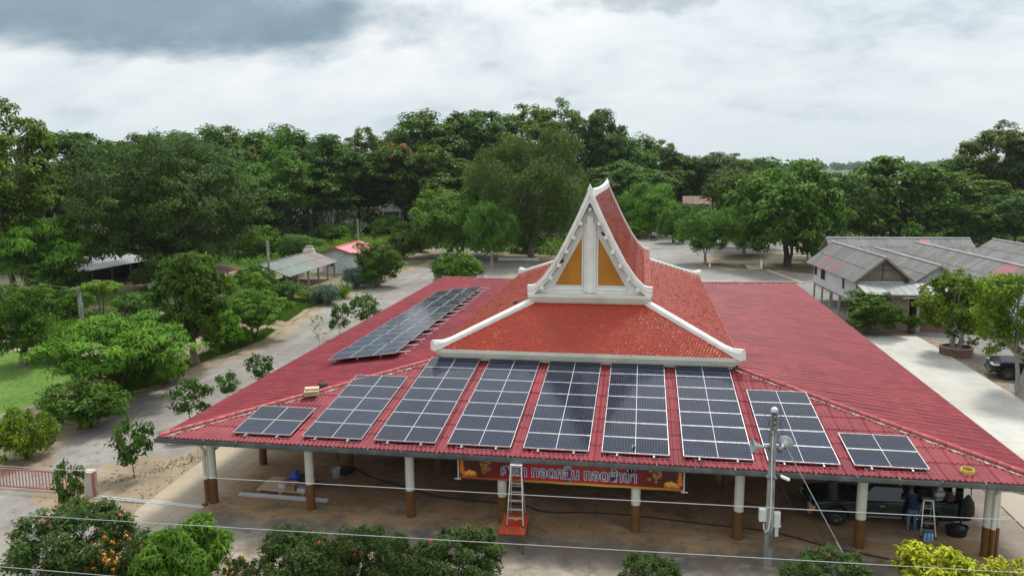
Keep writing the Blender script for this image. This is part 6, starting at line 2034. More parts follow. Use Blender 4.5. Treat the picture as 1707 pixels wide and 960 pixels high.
  ('forest_b', 'forest tree in the back row between the knobbly crown and the flame tree', -67.25, 132.69, 21.33, 7.78, 1.07),
  ('forest_a', 'forest tree in the back row right behind the flame tree', -48.57, 144.33, 22.51, 7.48, 0.64),
  ('forest_b', 'forest tree in the back row at the left of the rain tree', -92.84, 102.97, 19.27, 6.63, 1.86),
  ('forest_c', 'forest tree standing in front of the central forest mass at its left foot', -37.47, 120.09, 17.16, 6.4, 0.18),
  ('forest_a', 'forest tree in front of the central forest mass at its right foot', -1.11, 131.28, 14.46, 6.61, -0.21),
  ('forest_b', 'low forest tree behind the yard right of the white gable', 7.98, 151.58, 12.21, 5.37, -0.28),
  ('forest_a', 'forest tree at the left edge behind the light green broad leaved tree', -89.51, 74.96, 14.02, 5.78, 1.72),
  ('bushy', 'bush beside the thick dark trunk on the road side', -26.33, 13.61, 1.95, 1.38, 0.07),
  ('bushy', 'green bush at the foot of the thick dark trunk', -25.87, 16.17, 1.87, 1.27, 0.04),
  ('bushy', 'small bush behind the young bushy tree on the verge', -26.51, 25.94, 1.48, 1.31, 0.05),
  ('bushy', 'yellowish bush beside the tall concrete post', -32.34, 45.35, 1.8, 2.07, -0.02),
  ('bushy', 'weedy bush on the grass beside the carport front', -29.08, 45.06, 1.42, 1.76, -0.05),
  ('bushy', 'green thicket bush behind the umbrella shaped tree', -47.6, 34.71, 2.58, 2.39, 0.16),
  ('bushy', 'thicket bush between the umbrella shaped tree and the dark trunk tree', -40.69, 35.05, 2.24, 2.1, 0.09),
  ('fig', 'dark shrubby tree under the tree of flat bright layers', -53.63, 41.0, 5.01, 3.23, 0.36),
  ('bushy', 'leafy bush at the lawn edge below the left edge tree', -36.27, 20.67, 2.31, 1.64, 0.25),
  ('mango', 'leafy tree hiding the walls of the far house', 11.76, 126.64, 5.72, 4.03, -0.38),
  ('ixora', 'low leafy hedge bush filling the gap between the second and third columns', -6.5, -4.73, 1.65, 0.86, 0.08),
  ('ixora', 'leafy hedge bush between the sprouting bush and the orange table', -4.04, -4.19, 1.75, 0.86, 0.05),
  ('ixora', 'dark bushy edge of the hedge right behind the feathery shrub', -12.51, -5.15, 1.89, 0.65, 0.13),
  ('agave', 'spiky green rosette plant on the verge beside the carport', -26.8, 47.09, 2.12, 1.79, 0.09),
]

# ---------------------------------------------------------------- vegetation
def leaves(P, Nn, l, w, rs, droop=.25, fold=.12, down=0.0):
    """leaf shaped quads at P with normals Nn"""
    n = len(P)
    Nn = Nn / (np.linalg.norm(Nn, axis=1, keepdims=True) + 1e-9)
    T = rs.normal(size=(n, 3)); T[:, 2] -= down
    T -= (T * Nn).sum(1, keepdims=True) * Nn
    T /= (np.linalg.norm(T, axis=1, keepdims=True) + 1e-9)
    B = np.cross(Nn, T)
    k = rs.uniform(.65, 1.3, (n, 1))
    L, W_ = l * k, w * k
    a = P
    m1 = P + T * L * .45 + B * W_ * .5 + Nn * L * fold
    tip = P + T * L - Nn * L * droop
    m2 = P + T * L * .45 - B * W_ * .5 + Nn * L * fold
    return np.stack([a, m1, tip, m2], 1).reshape(-1, 3)


def crown_lobes(rs, R, z0, z1, n, flat=1.0, spread=.62, rl=(.34, .52)):
    """lobes that make up one crown: centre, radius"""
    out = []
    zc, zh = (z0 + z1) / 2, (z1 - z0) / 2
    for i in range(n):
        a = i * 2.399963 + rs.uniform(-.4, .4)
        f = (i + .5) / n
        cz = 1 - 2 * f
        rr = sqrt(max(0, 1 - cz * cz)) * spread * R * rs.uniform(.75, 1.12)
        r = R * rs.uniform(*rl)
        z = zc + cz * zh * .62 + rs.uniform(-.08, .08) * zh
        r = min(r, max(.15 * R, (z1 - z) * 1.0, .2 * R))
        out.append((np.array([cos(a) * rr, sin(a) * rr, z]), r))
    return out


def crown(seed, R, z0, z1, nl, clumps, per, l, w, flat=.7, rc=.16, spread=.62, rl=(.34, .52), up=.6, droop=.25, down=0.0, lobe_flat=1.0, ntw=.6, fill=.25, tip_top=True):
    rs = np.random.RandomState(seed)
    lb = crown_lobes(rs, R, z0, z1, nl, spread=spread, rl=rl)
    C = np.array([c for c, r in lb]); RL = np.array([r for c, r in lb])
    pts, outs, rcs = [], [], []
    wts = RL ** 2 / (RL ** 2).sum()
    tries = 0
    while len(pts) < clumps and tries < clumps * 8:
        tries += 1
        i = rs.choice(nl, p=wts)
        d = rs.normal(size=3); d /= np.linalg.norm(d)
        if d[2] < -.35 and rs.rand() < .7: continue
        inner = rs.rand() < fill
        f = rs.uniform(.35, .75) if inner else rs.uniform(.82, 1.1)
        p = C[i] + d * RL[i] * f * np.array([1, 1, lobe_flat])
        if not inner:
            q = (p - C) / np.array([1, 1, lobe_flat])
            dist = np.sqrt((q ** 2).sum(1)) / RL
            if (dist < .80).any() and rs.rand() < .85: continue
        if p[2] < z0 - .02 * (z1 - z0) or p[2] > z1: continue
        pts.append(p); outs.append(d); rcs.append(R * rc * rs.uniform(.6, 1.35))
    pts, outs, rcs = np.array(pts), np.array(outs), np.array(rcs)
    n = len(pts)
    idx = np.repeat(np.arange(n), per)
    P = rs.normal(size=(n * per, 3)) * .55
    nr = np.linalg.norm(P, axis=1, keepdims=True); P = P / np.maximum(nr, 1) * 1.0
    P[:, 2] = P[:, 2] * flat
    Nn = outs[idx] * .55 + np.array([0, 0, up]) + P * .5 + rs.normal(size=P.shape) * ntw
    P = pts[idx] + P * rcs[idx][:, None]
    P[:, 2] = np.maximum(P[:, 2], .03)
    V = leaves(P, Nn, l, w, rs, droop, .12, down)
    ct = rs.normal(size=n) * .17
    tint = np.clip(.42 + ct[idx] + rs.normal(size=n * per) * .16, 0, 1)
    F = np.arange(len(V)).reshape(-1, 4)
    return V, F, tint, lb, pts


def trunk_mesh(seed, H, r0, lb, pts, mat, stems=1, zsplit=.45, lean=0.0, limbs=True, twigs=10, crook=.06, spread0=0.0):
    rs = np.random.RandomState(seed + 99)
    b = MB()
    ends = []
    for s in range(stems):
        a = 2 * pi * s / max(1, stems) + .5
        off = Vector((cos(a), sin(a), 0)) * spread0
        p0 = off * .35
        top = Vector((lean, 0, 0)) * zsplit + off * 1.6 + Vector((0, 0, H * zsplit))
        path = []
        for k in range(6):
            t = k / 5
            path.append(p0.lerp(top, t) + Vector((rs.normal() * crook, rs.normal() * crook, 0)) * H * .12 * (0 < k))
        rr = [r0 * (1.5 if k == 0 else 1.08 if k == 1 else 1.0 - .09 * k) for k in range(6)]
        b.tube(path, rr, 9)
        ends.append(path[-1])
    if limbs:
        for i, (c, r) in enumerate(lb):
            e = ends[i % len(ends)]
            c = Vector(c)
            mid = e.lerp(c, .5) + Vector((rs.normal() * .05, rs.normal() * .05, -.04)) * H
            b.tube([e - Vector((0, 0, r0)), mid, c], [r0 * .55, r0 * .36, r0 * .16], 6, caps=False)
        for k in range(min(twigs, len(pts))):
            p = Vector(pts[rs.randint(len(pts))])
            c, r = min(lb, key=lambda q: (Vector(q[0]) - p).length)
            c = Vector(c)
            b.tube([c, c.lerp(p, .5) + Vector((0, 0, -.02 * H)), p], [r0 * .16, r0 * .10, r0 * .04], 4, caps=False)
    return b.mesh('trunk', mat, recalc=False)


PROTO = {}
def proto(kind, H, R, leaf, bark, seed=1, z0=.3, r0=.2, stems=1, zsplit=.5, limbs=True, twigs=10, spread0=0, crook=.06, extra=None, **kw):
    V, F, tint, lb, pts = crown(seed, R, H * z0, H * .985, **kw)
    cm = np_mesh('crown', V, F, leaf, tint)
    tm = trunk_mesh(seed, H, r0, lb, pts, bark, stems, zsplit, 0, limbs, twigs, crook, spread0)
    PROTO.setdefault(kind, []).append((H, R, cm, tm, extra, pts, lb))

FOR = dict(nl=17, clumps=250, per=76, l=.52, w=.26, rc=.15, flat=.55, rl=(.24, .44), spread=.74, up=.95, ntw=.42)
proto('forest_a', 20, 7, 'leaf_mid', 'bark', 3, z0=.22, r0=.32, zsplit=.42, **FOR)
proto('forest_b', 20, 7, 'leaf_dark', 'bark', 5, z0=.20, r0=.32, zsplit=.42, **{**FOR, 'nl': 18, 'rl': (.22, .40)})
proto('forest_c', 20, 6.5, 'leaf_olive', 'bark_pale', 8, z0=.24, r0=.28, zsplit=.45, **{**FOR, 'nl': 13, 'l': .55, 'w': .26})
proto('forest_a', 20, 7, 'leaf_dark', 'bark', 13, z0=.22, r0=.3, zsplit=.4, **{**FOR, 'nl': 20, 'rl': (.2, .38), 'spread': .78})
proto('forest_b', 20, 7, 'leaf_mid', 'bark', 17, z0=.18, r0=.3, zsplit=.4, **{**FOR, 'nl': 12, 'flat': .9})
proto('flame', 19, 5, 'leaf_mid', 'bark', 9, z0=.3, r0=.25, zsplit=.45, extra='red', **FOR)
proto('open', 22, 6, 'leaf_olive', 'bark', 11, z0=.26, r0=.34, zsplit=.40, twigs=40, nl=22, clumps=210, per=74, l=.48, w=.28, rc=.17, flat=.5, rl=(.20, .34), spread=.84, fill=.15, up=1.0, ntw=.4)
proto('pine', 20, 5, 'leaf_dark', 'bark', 15, z0=.25, r0=.26, zsplit=.7, nl=22, clumps=170, per=60, l=.55, w=.14, rc=.12, flat=1.3, rl=(.14, .24), spread=.62, up=1.0)
proto('feather', 17, 10.7, 'leaf_dark', 'bark_dark', 21, z0=.07, r0=.62, zsplit=.28, twigs=16, nl=30, clumps=520, per=80, l=.48, w=.17, rc=.115, flat=.42, rl=(.22, .36), spread=.74, lobe_flat=.85, up=1.0, ntw=.45, fill=.2)
proto('willow', 17, 8, 'leaf_grey', 'bark', 23, z0=.06, r0=.34, zsplit=.36, nl=24, clumps=400, per=90, l=.55, w=.11, rc=.12, flat=1.25, rl=(.22, .38), spread=.72, up=.15, down=1.3, droop=.4, ntw=.8)
proto('mango', 8.5, 5.5, 'leaf_bright', 'bark_pale', 27, z0=.12, r0=.17, stems=3, spread0=.35, zsplit=.30, nl=18, clumps=300, per=78, l=.36, w=.14, rc=.14, flat=.7, rl=(.26, .42), spread=.66)
proto('mango', 8.5, 5.5, 'leaf_mid', 'bark_pale', 28, z0=.26, r0=.16, stems=2, spread0=.3, zsplit=.4, nl=14, clumps=220, per=78, l=.36, w=.14, rc=.14, flat=.7, rl=(.24, .4), spread=.68)
proto('teak', 12, 7.5, 'leaf_mid', 'bark_dark', 31, z0=.17, r0=.24, stems=3, spread0=.5, zsplit=.3, twigs=30, nl=17, clumps=240, per=46, l=.60, w=.34, rc=.125, flat=.55, rl=(.24, .38), spread=.74, up=1.0, ntw=.42, fill=.15)
proto('teak', 12, 7.5, 'leaf_dark', 'bark', 33, z0=.19, r0=.24, stems=2, spread0=.4, zsplit=.3, twigs=30, nl=20, clumps=250, per=46, l=.54, w=.32, rc=.12, flat=.55, rl=(.22, .36), spread=.76, up=.9, ntw=.5, fill=.2)
proto('fig', 7, 3, 'leaf_mid', 'bark', 37, z0=.02, r0=.28, zsplit=.3, nl=16, clumps=190, per=56, l=.26, w=.13, rc=.14, flat=.75, rl=(.24, .42), spread=.64)
proto('tallfig', 8.4, 2.7, 'leaf_mid', 'bark', 39, z0=.05, r0=.26, zsplit=.28, nl=26, clumps=330, per=50, l=.25, w=.12, rc=.12, flat=.8, rl=(.18, .34), spread=.72, up=.7)
proto('layer', 5.3, 3.3, 'leaf_bright', 'bark_dark', 41, z0=.12, r0=.10, stems=3, spread0=.3, zsplit=.26, twigs=14, nl=24, clumps=260, per=64, l=.30, w=.10, rc=.15, flat=.22, rl=(.24, .40), spread=.82, lobe_flat=.42, up=1.2, ntw=.34, droop=.5, fill=.12)
proto('umbrella', 4.2, 1.7, 'leaf_lime', 'bark_dark', 43, z0=.70, r0=.06, stems=2, spread0=.14, zsplit=.7, nl=9, clumps=60, per=50, l=.32, w=.09, rc=.22, flat=.28, rl=(.26, .4), spread=.7, lobe_flat=.4, up=1.1, droop=.7, ntw=.3)
for sd, lf in ((47, 'leaf_bright'), (49, 'leaf_mid'), (51, 'leaf_lime')):
    proto('bushy', 3, 2, lf, 'bark_dark', sd, z0=.04, r0=.06, stems=3, spread0=.18, zsplit=.3, nl=15, clumps=130, per=52, l=.25, w=.10, rc=.16, flat=.75, rl=(.24, .42), spread=.68)
for sd in (53, 54, 55):
    proto('sapling', 2.8, 1.1, 'leaf_dark', 'bark', sd, z0=.20, r0=.030, stems=1, spread0=0, zsplit=.34, twigs=26, nl=10, clumps=52, per=14, l=.23, w=.115, rc=.21, flat=.9, rl=(.18, .34), spread=.72, up=.4, droop=.5, down=.5, fill=.4)
proto('barestem', 3, .7, 'leaf_olive', 'bark_pale', 57, z0=.25, r0=.022, zsplit=.3, twigs=18, nl=7, clumps=20, per=5, l=.16, w=.08, rc=.2, flat=1, rl=(.2, .4), spread=.7, droop=.5)
proto('greyshrub', 2, 1.7, 'leaf_blue', 'bark', 59, z0=.04, r0=.04, stems=3, spread0=.2, zsplit=.25, nl=13, clumps=100, per=48, l=.26, w=.065, rc=.17, flat=.9, rl=(.24, .4), spread=.7, up=.8)
proto('planter', 5.6, 2.5, 'leaf_lime', 'bark_pale', 61, z0=.17, r0=.14, stems=4, spread0=.28, zsplit=.30, twigs=24, nl=16, clumps=190, per=60, l=.22, w=.11, rc=.13, flat=.7, rl=(.22, .38), spread=.74, fill=.15)
proto('yellowfig', 7.6, 2.9, 'leaf_lime', 'bark_pale', 63, z0=.27, r0=.15, stems=3, spread0=.25, zsplit=.30, twigs=44, nl=18, clumps=190, per=54, l=.23, w=.11, rc=.14, flat=.7, rl=(.22, .36), spread=.78, fill=.12)
for sd in (67, 68, 69):
    proto('ixora', 2.3, 1.4, 'leaf_ixora', 'bark_dark', sd, z0=.06, r0=.03, stems=4, spread0=.25, zsplit=.25, twigs=12, nl=26, clumps=340, per=40, l=.13, w=.052, rc=.095, flat=1.0, rl=(.14, .28), spread=.86, up=.7, extra='ixora')
proto('fern', 2.3, 1.4, 'leaf_bright', 'bark_dark', 71, z0=.04, r0=.04, stems=3, spread0=.15, zsplit=.3, nl=20, clumps=240, per=42, l=.22, w=.055, rc=.14, flat=.45, rl=(.2, .34), spread=.76, up=.9, droop=.65, ntw=.35)
proto('marigold', 1.6, 1.0, 'leaf_ixora', 'bark_dark', 73, z0=.05, r0=.025, stems=3, spread0=.2, zsplit=.25, nl=14, clumps=110, per=36, l=.11, w=.05, rc=.13, flat=.9, rl=(.2, .34), spread=.72, extra='marigold')
for sd in (77, 78):
    proto('yellow', 1.8, 1.3, 'leaf_yellow', 'bark_dark', sd, z0=.06, r0=.03, stems=4, spread0=.2, zsplit=.25, nl=22, clumps=150, per=30, l=.20, w=.075, rc=.11, flat=1.2, rl=(.14, .28), spread=.82, up=1.1, ntw=.5, droop=.15, extra='tipgreen')


def blossom(seed, pts, count, per, r, size, mat, zmin=None, name='flower_heads', sel=None):
    """clusters of petals among the outer leaves"""
    rs = np.random.RandomState(seed)
    q = pts if sel is None else pts[sel(pts)]
    if zmin is not None: q = q[q[:, 2] > zmin]
    c = q[rs.choice(len(q), min(count, len(q)), replace=False)]
    idx = np.repeat(np.arange(len(c)), per)
    d = rs.normal(size=(len(idx), 3)); d /= np.linalg.norm(d, axis=1, keepdims=True)
    P = c[idx] + d * r * rs.uniform(.4, 1, (len(idx), 1)) + np.array([0, 0, r * .6])
    V = leaves(P, d + np.array([0, 0, .4]), size, size * .7, rs, .1, .05)
    return np_mesh(name, V, np.arange(len(V)).reshape(-1, 4), mat)


SPECIES = {'open': 'broadleaf_tree', 'feather': 'rain_tree', 'forest_a': 'forest_tree', 'forest_b': 'forest_tree', 'forest_c': 'forest_tree', 'pine': 'forest_tree',
           'flame': 'flame_tree', 'willow': 'weeping_tree', 'mango': 'round_tree', 'teak': 'broadleaf_tree', 'fig': 'fig_tree', 'tallfig': 'fig_tree', 'layer': 'layered_tree', 'umbrella': 'umbrella_tree',
           'bushy': 'shrub', 'sapling': 'sapling', 'barestem': 'sapling', 'planter': 'fig_tree', 'yellowfig': 'fig_tree', 'greyshrub': 'shrub', 'ixora': 'hedge_bush',
           'fern': 'shrub', 'marigold': 'flowering_plant', 'yellow': 'golden_bush', 'agave': 'rosette_plant'}
use = {}
vr = random.Random(4)
for kind, lab, x, y, H, R, lean in TREES:
    if kind.startswith('forest') or kind in ('pine', 'flame'): R *= 1.22
    elif kind in ('teak', 'mango', 'willow'): R *= 1.1
    catg = 'tree' if kind not in ('bushy', 'greyshrub', 'ixora', 'fern', 'marigold', 'yellow', 'agave') else ('bush' if kind != 'agave' and kind != 'marigold' else 'plant')
    grp = {'ixora': 'hedge bushes in the foreground', 'sapling': 'young trees along the left eave'}.get(kind)
    if kind.startswith('forest') : grp = 'forest trees behind the temple yard'
    t = thing(SPECIES[kind], lab, catg, (x, y, .0), vr.uniform(0, 6.28), grp)
    if kind == 'agave':
        b = MB()
        for k in range(46):
            a = k * 2.4; el = .35 + 1.0 * (k / 46)
            d = Vector((cos(a) * cos(el), sin(a) * cos(el), sin(el))); sd = Vector((-sin(a), cos(a), 0))
            L = R * vr.uniform(.95, 1.25)
            p1 = d * L * .5; p2 = d * L + Vector((0, 0, -.12 * L))
            b.add([-sd * .05, sd * .05, p1 + sd * .085, p1 - sd * .085, p2], [(0, 1, 2, 3), (3, 2, 4)])
        me = b.mesh('leaf_rosette', 'leaf_bright', recalc=False)
        at = me.attributes.new('tint', 'FLOAT', 'FACE'); at.data.foreach_set('value', [vr.random() for _ in me.polygons])
        put('leaf_rosette', me, t)
        continue
    lst = PROTO[kind]
    i = use.get(kind, 0); use[kind] = i + 1
    H0, R0, cm, tm, extra, pts, lb = lst[i % len(lst)]
    t.scale = (R / R0, R / R0, H / H0)
    c = put('crown', cm, t)
    put('trunk', tm, t)
    sc = R0 / R
    if extra == 'red':
        p_ = put('blossom', blossom(3, pts, 26, 60, .60, .26, 'red_flower', zmin=H0 * .55, sel=lambda q: q[:, 0] * .6 - q[:, 1] > -1.0), c)
    if extra == 'ixora' and i < 9:
        k = [5, 9, 12, 9, 6, 6][i % 6]
        f_ = put('flower_heads', blossom(20 + i, pts, k, 34, .075, .06, 'pink_flower' if i == 0 else 'red_flower', zmin=H0 * .35), c); f_['kind'] = 'stuff'
        if i == 0:
            f_ = put('reddish_tips', blossom(31, pts, 40, 9, .09, .08, 'pink_flower', zmin=H0 * .3), c); f_['kind'] = 'stuff'
    if extra == 'marigold':
        f_ = put('flower_heads', blossom(40 + i, pts, 60 if i == 0 else 26, 40, .075, .065, 'orange_flower', zmin=H0 * .3), c); f_['kind'] = 'stuff'
    if kind == 'fig' and 'orange' in lab:
        f_ = put('flower_heads', blossom(60, pts, 26, 26, .12, .12, 'pink_flower', sel=lambda q: (q[:, 2] > H0 * .72)), c); f_['kind'] = 'stuff'
    if kind == 'tallfig' in lab:
        q = pts[pts[:, 2] > H0 * .55]
        rs = np.random.RandomState(5)
        idx = np.repeat(np.arange(len(q)), 26)
        d = rs.normal(size=(len(idx), 3)) * .4
        V = leaves(q[idx] + d * .9 + np.array([0, 0, .18]), d + np.array([0, 0, 1.]), .24, .12, rs)
        put('young_leaves', np_mesh('young_leaves', V, np.arange(len(V)).reshape(-1, 4), 'leaf_lime', rs.rand(len(idx))), c)
    if kind == 'yellow' and i == 1:
        f_ = put('flower_heads', blossom(81, pts, 2, 60, .12, .09, 'red_flower', zmin=H0 * .6), c); f_['kind'] = 'stuff'

# bare grey tree at the forest edge
def bare_tree(lab, loc, H, seed, mat='dead_wood'):
    t = thing('bare_tree', lab, 'tree', loc)
    rs = random.Random(seed)
    b = MB()
    def grow(p, d, L, r, n):
        q = p + d * L
        m_ = p.lerp(q, .5) + Vector((rs.gauss(0, .06), rs.gauss(0, .06), 0)) * L
        b.tube([p, m_, q], [r, r * .8, r * .6], 5, caps=False)
        if n:
            for _ in range(3 if n > 1 else 2):
                grow(q, (d + Vector((rs.gauss(0, .6), rs.gauss(0, .6), rs.uniform(-.05, .5)))).normalized(), L * rs.uniform(.6, .85), r * .58, n - 1)
    for k in range(3):
        grow(Vector((rs.uniform(-.5, .5), rs.uniform(-.5, .5), 0)), Vector((rs.gauss(0, .35), rs.gauss(0, .3), 1)).normalized(), H * .36, .11, 3)
    part(b, 'branches', mat, t, recalc=False)
bare_tree('bare grey leafless tree at the edge of the forest left of the hut', (-53.6, 108.5, 0), 5.4, 3)
bare_tree('low bare grey tree beside the taller leafless one', (-49.2, 109.0, 0), 4.2, 6)
bk_ = thing('pink_shrub', 'small shrub with pale pink blossom beside the almond tree', 'bush', (25.4, 82.5, 0))
H0, R0, cm, tm, extra, pts, lb = PROTO['bushy'][1]
bk_.scale = (.8, .8, 1.25)
c_ = put('crown', cm, bk_); put('trunk', tm, bk_)
f_ = put('flower_heads', blossom(90, pts, 22, 40, .2, .2, 'pink_flower', zmin=1.7), c_); f_['kind'] = 'stuff'
pp = thing('potted_shrub', 'small dark potted shrub beside the shelter post', 'plant', (22.9, 37.0, 0))
b = MB(); b.lathe([(.001, 0), (.22, 0), (.30, .42), (.32, .44), (.001, .42)], 14); part(b, 'pot', 'planter_brick', pp)
H0, R0, cm, tm, *_ = PROTO['bushy'][1]
o = put('crown', cm, pp, (0, 0, .36), None, (.32, .32, .36))

# ---------------------------------------------------------------- ground cover and woods that nobody could count
def scatter(name, poly, n, l, w, mat, seed, z=.0, hgt=.0, up=.25, clump=0, per=1, flat=.6, exclude=()):
    rs = np.random.RandomState(seed)
    P = np.array(poly, float)
    lo, hi = P.min(0), P.max(0)
    Q = rs.uniform(lo, hi, (n * 4, 2))
    Q = Q[poly_dist(Q, poly) > 0]
    for ex in exclude: Q = Q[poly_dist(Q, ex) < 0]
    Q = Q[:n]
    if clump:
        hh = rs.uniform(.25, 1, len(Q)) ** 1.5 * hgt
        idx = np.repeat(np.arange(len(Q)), per)
        d = rs.normal(size=(len(idx), 3)) * .5
        Pp = np.c_[Q[idx] + d[:, :2] * clump, np.abs(hh[idx] * rs.uniform(.2, 1, len(idx)) + d[:, 2] * .3 * clump) + .05]
        V = leaves(Pp, d + np.array([0, 0, .7]), l, w, rs, .3)
        ct = rs.normal(size=len(Q)) * .2
        tint = np.clip(.42 + ct[idx] + rs.normal(size=len(idx)) * .15, 0, 1)
    else:
        Pp = np.c_[Q, np.full(len(Q), z)]
        Nn = rs.normal(size=(len(Q), 3)); Nn[:, 2] = np.abs(Nn[:, 2]) * up
        Nn /= np.linalg.norm(Nn, axis=1, keepdims=True)
        n_ = len(Q)
        T = np.c_[rs.normal(size=(n_, 2)) * .45, np.ones(n_)]
        T /= np.linalg.norm(T, axis=1, keepdims=True)
        B = np.cross(T, rs.normal(size=(n_, 3))); B /= np.linalg.norm(B, axis=1, keepdims=True)
        k = rs.uniform(.5, 1.4, (n_, 1))
        V = np.stack([Pp - B * w / 2, Pp + B * w / 2, Pp + T * l * k + B * w * .12, Pp + T * l * k - B * w * .12], 1).reshape(-1, 3)
        tint = np.clip(.45 + rs.normal(size=n_) * .25, 0, 1)
    o = put(name, np_mesh(name, V, np.arange(len(V)).reshape(-1, 4), mat, tint))
    o['kind'] = 'stuff'
    return o
scatter('grass', [(-56, 9), (-31, 7.5), (-29.9, 9.5), (-30.8, 15), (-33, 20), (-36, 22), (-56, 23.5)], 16000, .05, .035, 'grass_blade', 1)
scatter('grass', [(-26.4, 15.2), (-27.7, 13.4), (-27.8, 24), (-27.4, 32.4), (-26.3, 31.5), (-25.8, 28), (-26.4, 22)], 7000, .20, .05, 'grass_blade', 2)
scatter('grass', [(-27, 35), (-31.4, 37.6), (-33.6, 41), (-36, 42.6), (-36, 45.6), (-32.6, 45), (-29, 46), (-27.5, 51.5), (-27.2, 46), (-28, 41)], 14000, .26, .06, 'grass_blade', 3)
scatter('grass', [(-66, 27), (-34.5, 26), (-33.5, 35.5), (-45, 36), (-66, 39)], 16000, .28, .08, 'grass_blade', 4)
scatter('grass', [(-74, 71), (-46, 67), (-31, 75), (-30.5, 84), (-32, 92), (-24, 96), (-20, 89.5), (-8, 84.5), (-7, 92), (-5, 115), (-30, 118), (-74, 111)], 22000, .5, .16, 'grass_blade', 5)
scatter('weeds', [(-19.8, .8), (-16.6, 5), (-16.8, 7), (-17.6, 6), (-18.6, 3.2)], 260, .12, .04, 'grass_blade', 6, z=.01)
scatter('undergrowth', [(-62, 88), (-46, 84), (-36, 92), (-33, 104), (-40, 112), (-62, 112)], 150, .34, .16, 'leaf_lime', 7, hgt=1.5, clump=1.0, per=60)
scatter('undergrowth', [(-56, 62), (-42, 60), (-38, 78), (-46, 88), (-60, 86)], 120, .30, .14, 'leaf_bright', 8, hgt=1.3, clump=.9, per=56)
scatter('undergrowth', [(-100, 118), (-52, 118), (-30, 126), (8, 128), (20, 130), (22, 158), (-30, 160), (-100, 140)], 330, .7, .36, 'leaf_dark', 9, hgt=6.0, clump=2.0, per=70)
scatter('undergrowth', [(24, 104), (50, 106), (78, 112), (84, 142), (26, 150)], 190, .6, .34, 'leaf_mid', 10, hgt=5.0, clump=2.0, per=66)
scatter('undergrowth', [(-76, 58), (-58, 58), (-50, 78), (-54, 108), (-90, 110), (-96, 76)], 150, .5, .26, 'leaf_dark', 11, hgt=3.6, clump=1.6, per=60)
scatter('undergrowth', [(-150, 92), (-78, 92), (-74, 112), (-60, 120), (-60, 136), (-150, 136)], 260, .6, .32, 'leaf_dark', 21, hgt=6.5, clump=2.0, per=66)
scatter('undergrowth', [(-110, 56), (-72, 56), (-70, 90), (-110, 92)], 160, .5, .28, 'leaf_dark', 22, hgt=5.0, clump=1.7, per=60)
scatter('undergrowth', [(-50, 24), (-34.5, 24), (-35, 33), (-44, 37), (-52, 37)], 70, .26, .12, 'leaf_bright', 12, hgt=.9, clump=.7, per=46)
scatter('undergrowth', [(27, 62), (58, 66), (64, 100), (30, 102)], 90, .5, .3, 'leaf_mid', 14, hgt=2.6, clump=1.4, per=56, exclude=([(20, 56), (46, 56), (46, 70), (20, 70)],))
# leaf litter lying on the bare earth and along the apron edge
def litter(name, poly, n, seed):
    rs = np.random.RandomState(seed)
    P = np.array(poly, float); Q = rs.uniform(P.min(0), P.max(0), (n * 3, 2)); Q = Q[poly_dist(Q, poly) > 0][:n]
    Nn = rs.normal(size=(len(Q), 3)) * .25 + np.array([0, 0, 1])
    V = leaves(np.c_[Q, np.full(len(Q), .03)], Nn, .14, .08, rs, .1)
    o = put(name, np_mesh(name, V, np.arange(len(V)).reshape(-1, 4), 'wood')); o['kind'] = 'stuff'
litter('leaf_litter', [(23.1, 8), (25, 8), (26, 36), (22.8, 37)], 900, 3)
litter('leaf_litter', [(-21, .2), (-16.4, -.4), (-16.6, 5), (-20, 4.6)], 240, 4)
litter('leaf_litter', [(-26, 3), (-17.5, 3.5), (-17.5, 40), (-25, 30)], 260, 5)
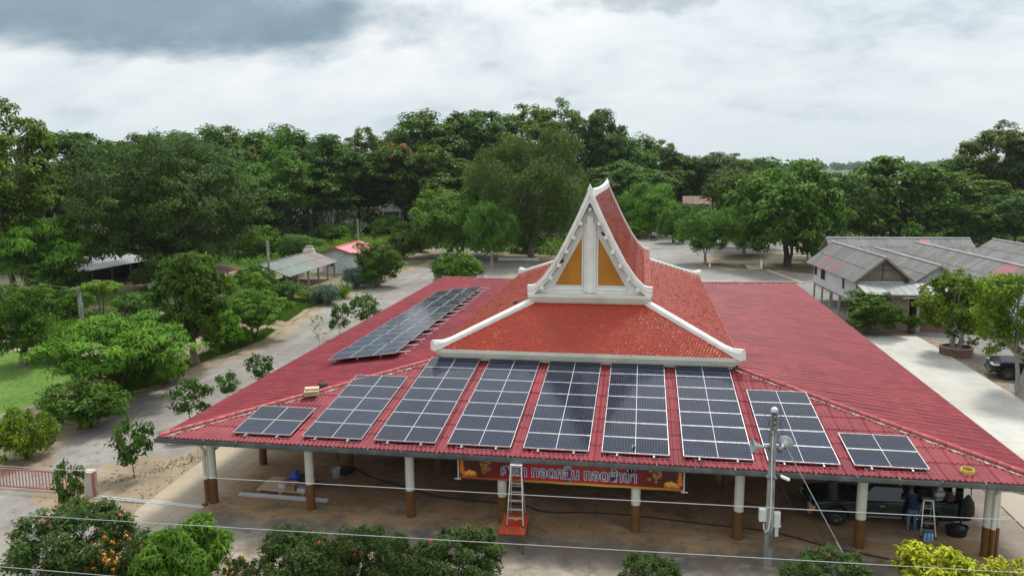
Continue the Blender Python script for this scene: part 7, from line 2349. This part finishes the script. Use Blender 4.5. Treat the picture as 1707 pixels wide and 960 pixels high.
# far woods and the hazy line of trees on the horizon
def far_wood(name, spots, H, seed, mat, per=80, s=2.2):
    rs = np.random.RandomState(seed)
    S = np.array(spots); n = len(S)
    idx = np.repeat(np.arange(n), per)
    d = rs.normal(size=(n * per, 3)); d /= np.linalg.norm(d, axis=1, keepdims=True)
    hh = H * rs.uniform(.55, 1.15, n)
    R_ = hh * rs.uniform(.36, .55, n)
    P = np.c_[S[idx], hh[idx] * .56] + d * np.c_[R_[idx], R_[idx], hh[idx] * .44] * rs.uniform(.7, 1.05, (n * per, 1))
    P[:, 2] = np.maximum(P[:, 2], .3)
    V = leaves(P, d + np.array([0, 0, .5]), s, s * .7, rs)
    o = put(name, np_mesh(name, V, np.arange(len(V)).reshape(-1, 4), mat, np.clip(.45 + rs.normal(size=n * per) * .2, 0, 1))); o['kind'] = 'stuff'
rs_ = np.random.RandomState(2)
sp = np.c_[rs_.uniform(-160, 240, 260), rs_.uniform(165, 250, 260)]
far_wood('far_wood', sp[(sp[:, 0] < 34) | (sp[:, 0] > 74)], 11, 1, 'leaf_dark', 90, 1.7)
far_wood('far_wood', np.c_[rs_.uniform(-200, 60, 150), rs_.uniform(300, 420, 150)], 15, 2, 'leaf_dark', 60, 2.6)
far_wood('far_wood', np.c_[rs_.uniform(150, 500, 180), rs_.uniform(300, 520, 180)], 13, 3, 'leaf_dark', 60, 2.6)
far_wood('far_wood', np.c_[rs_.uniform(60, 1500, 420), rs_.uniform(1500, 1900, 420)], 17, 4, 'leaf_dark', 40, 6)

# ---------------------------------------------------------------- the slightly hazy air
def haze():
    m = bpy.data.materials.new('haze'); m.use_nodes = True
    nt = m.node_tree; nt.nodes.clear()
    out = nt.nodes.new('ShaderNodeOutputMaterial')
    v = nt.nodes.new('ShaderNodeVolumePrincipled')
    v.inputs['Color'].default_value = (.80, .88, .95, 1)
    v.inputs['Density'].default_value = .00010
    v.inputs['Anisotropy'].default_value = .1
    nt.links.new(v.outputs[0], out.inputs['Volume'])
    MATS['haze'] = m
    b = MB(); b.box((0, 2050, 17.5), (8100, 5000, 37))
    o = put('haze', b.mesh('haze', 'haze')); o['kind'] = 'stuff'
haze()
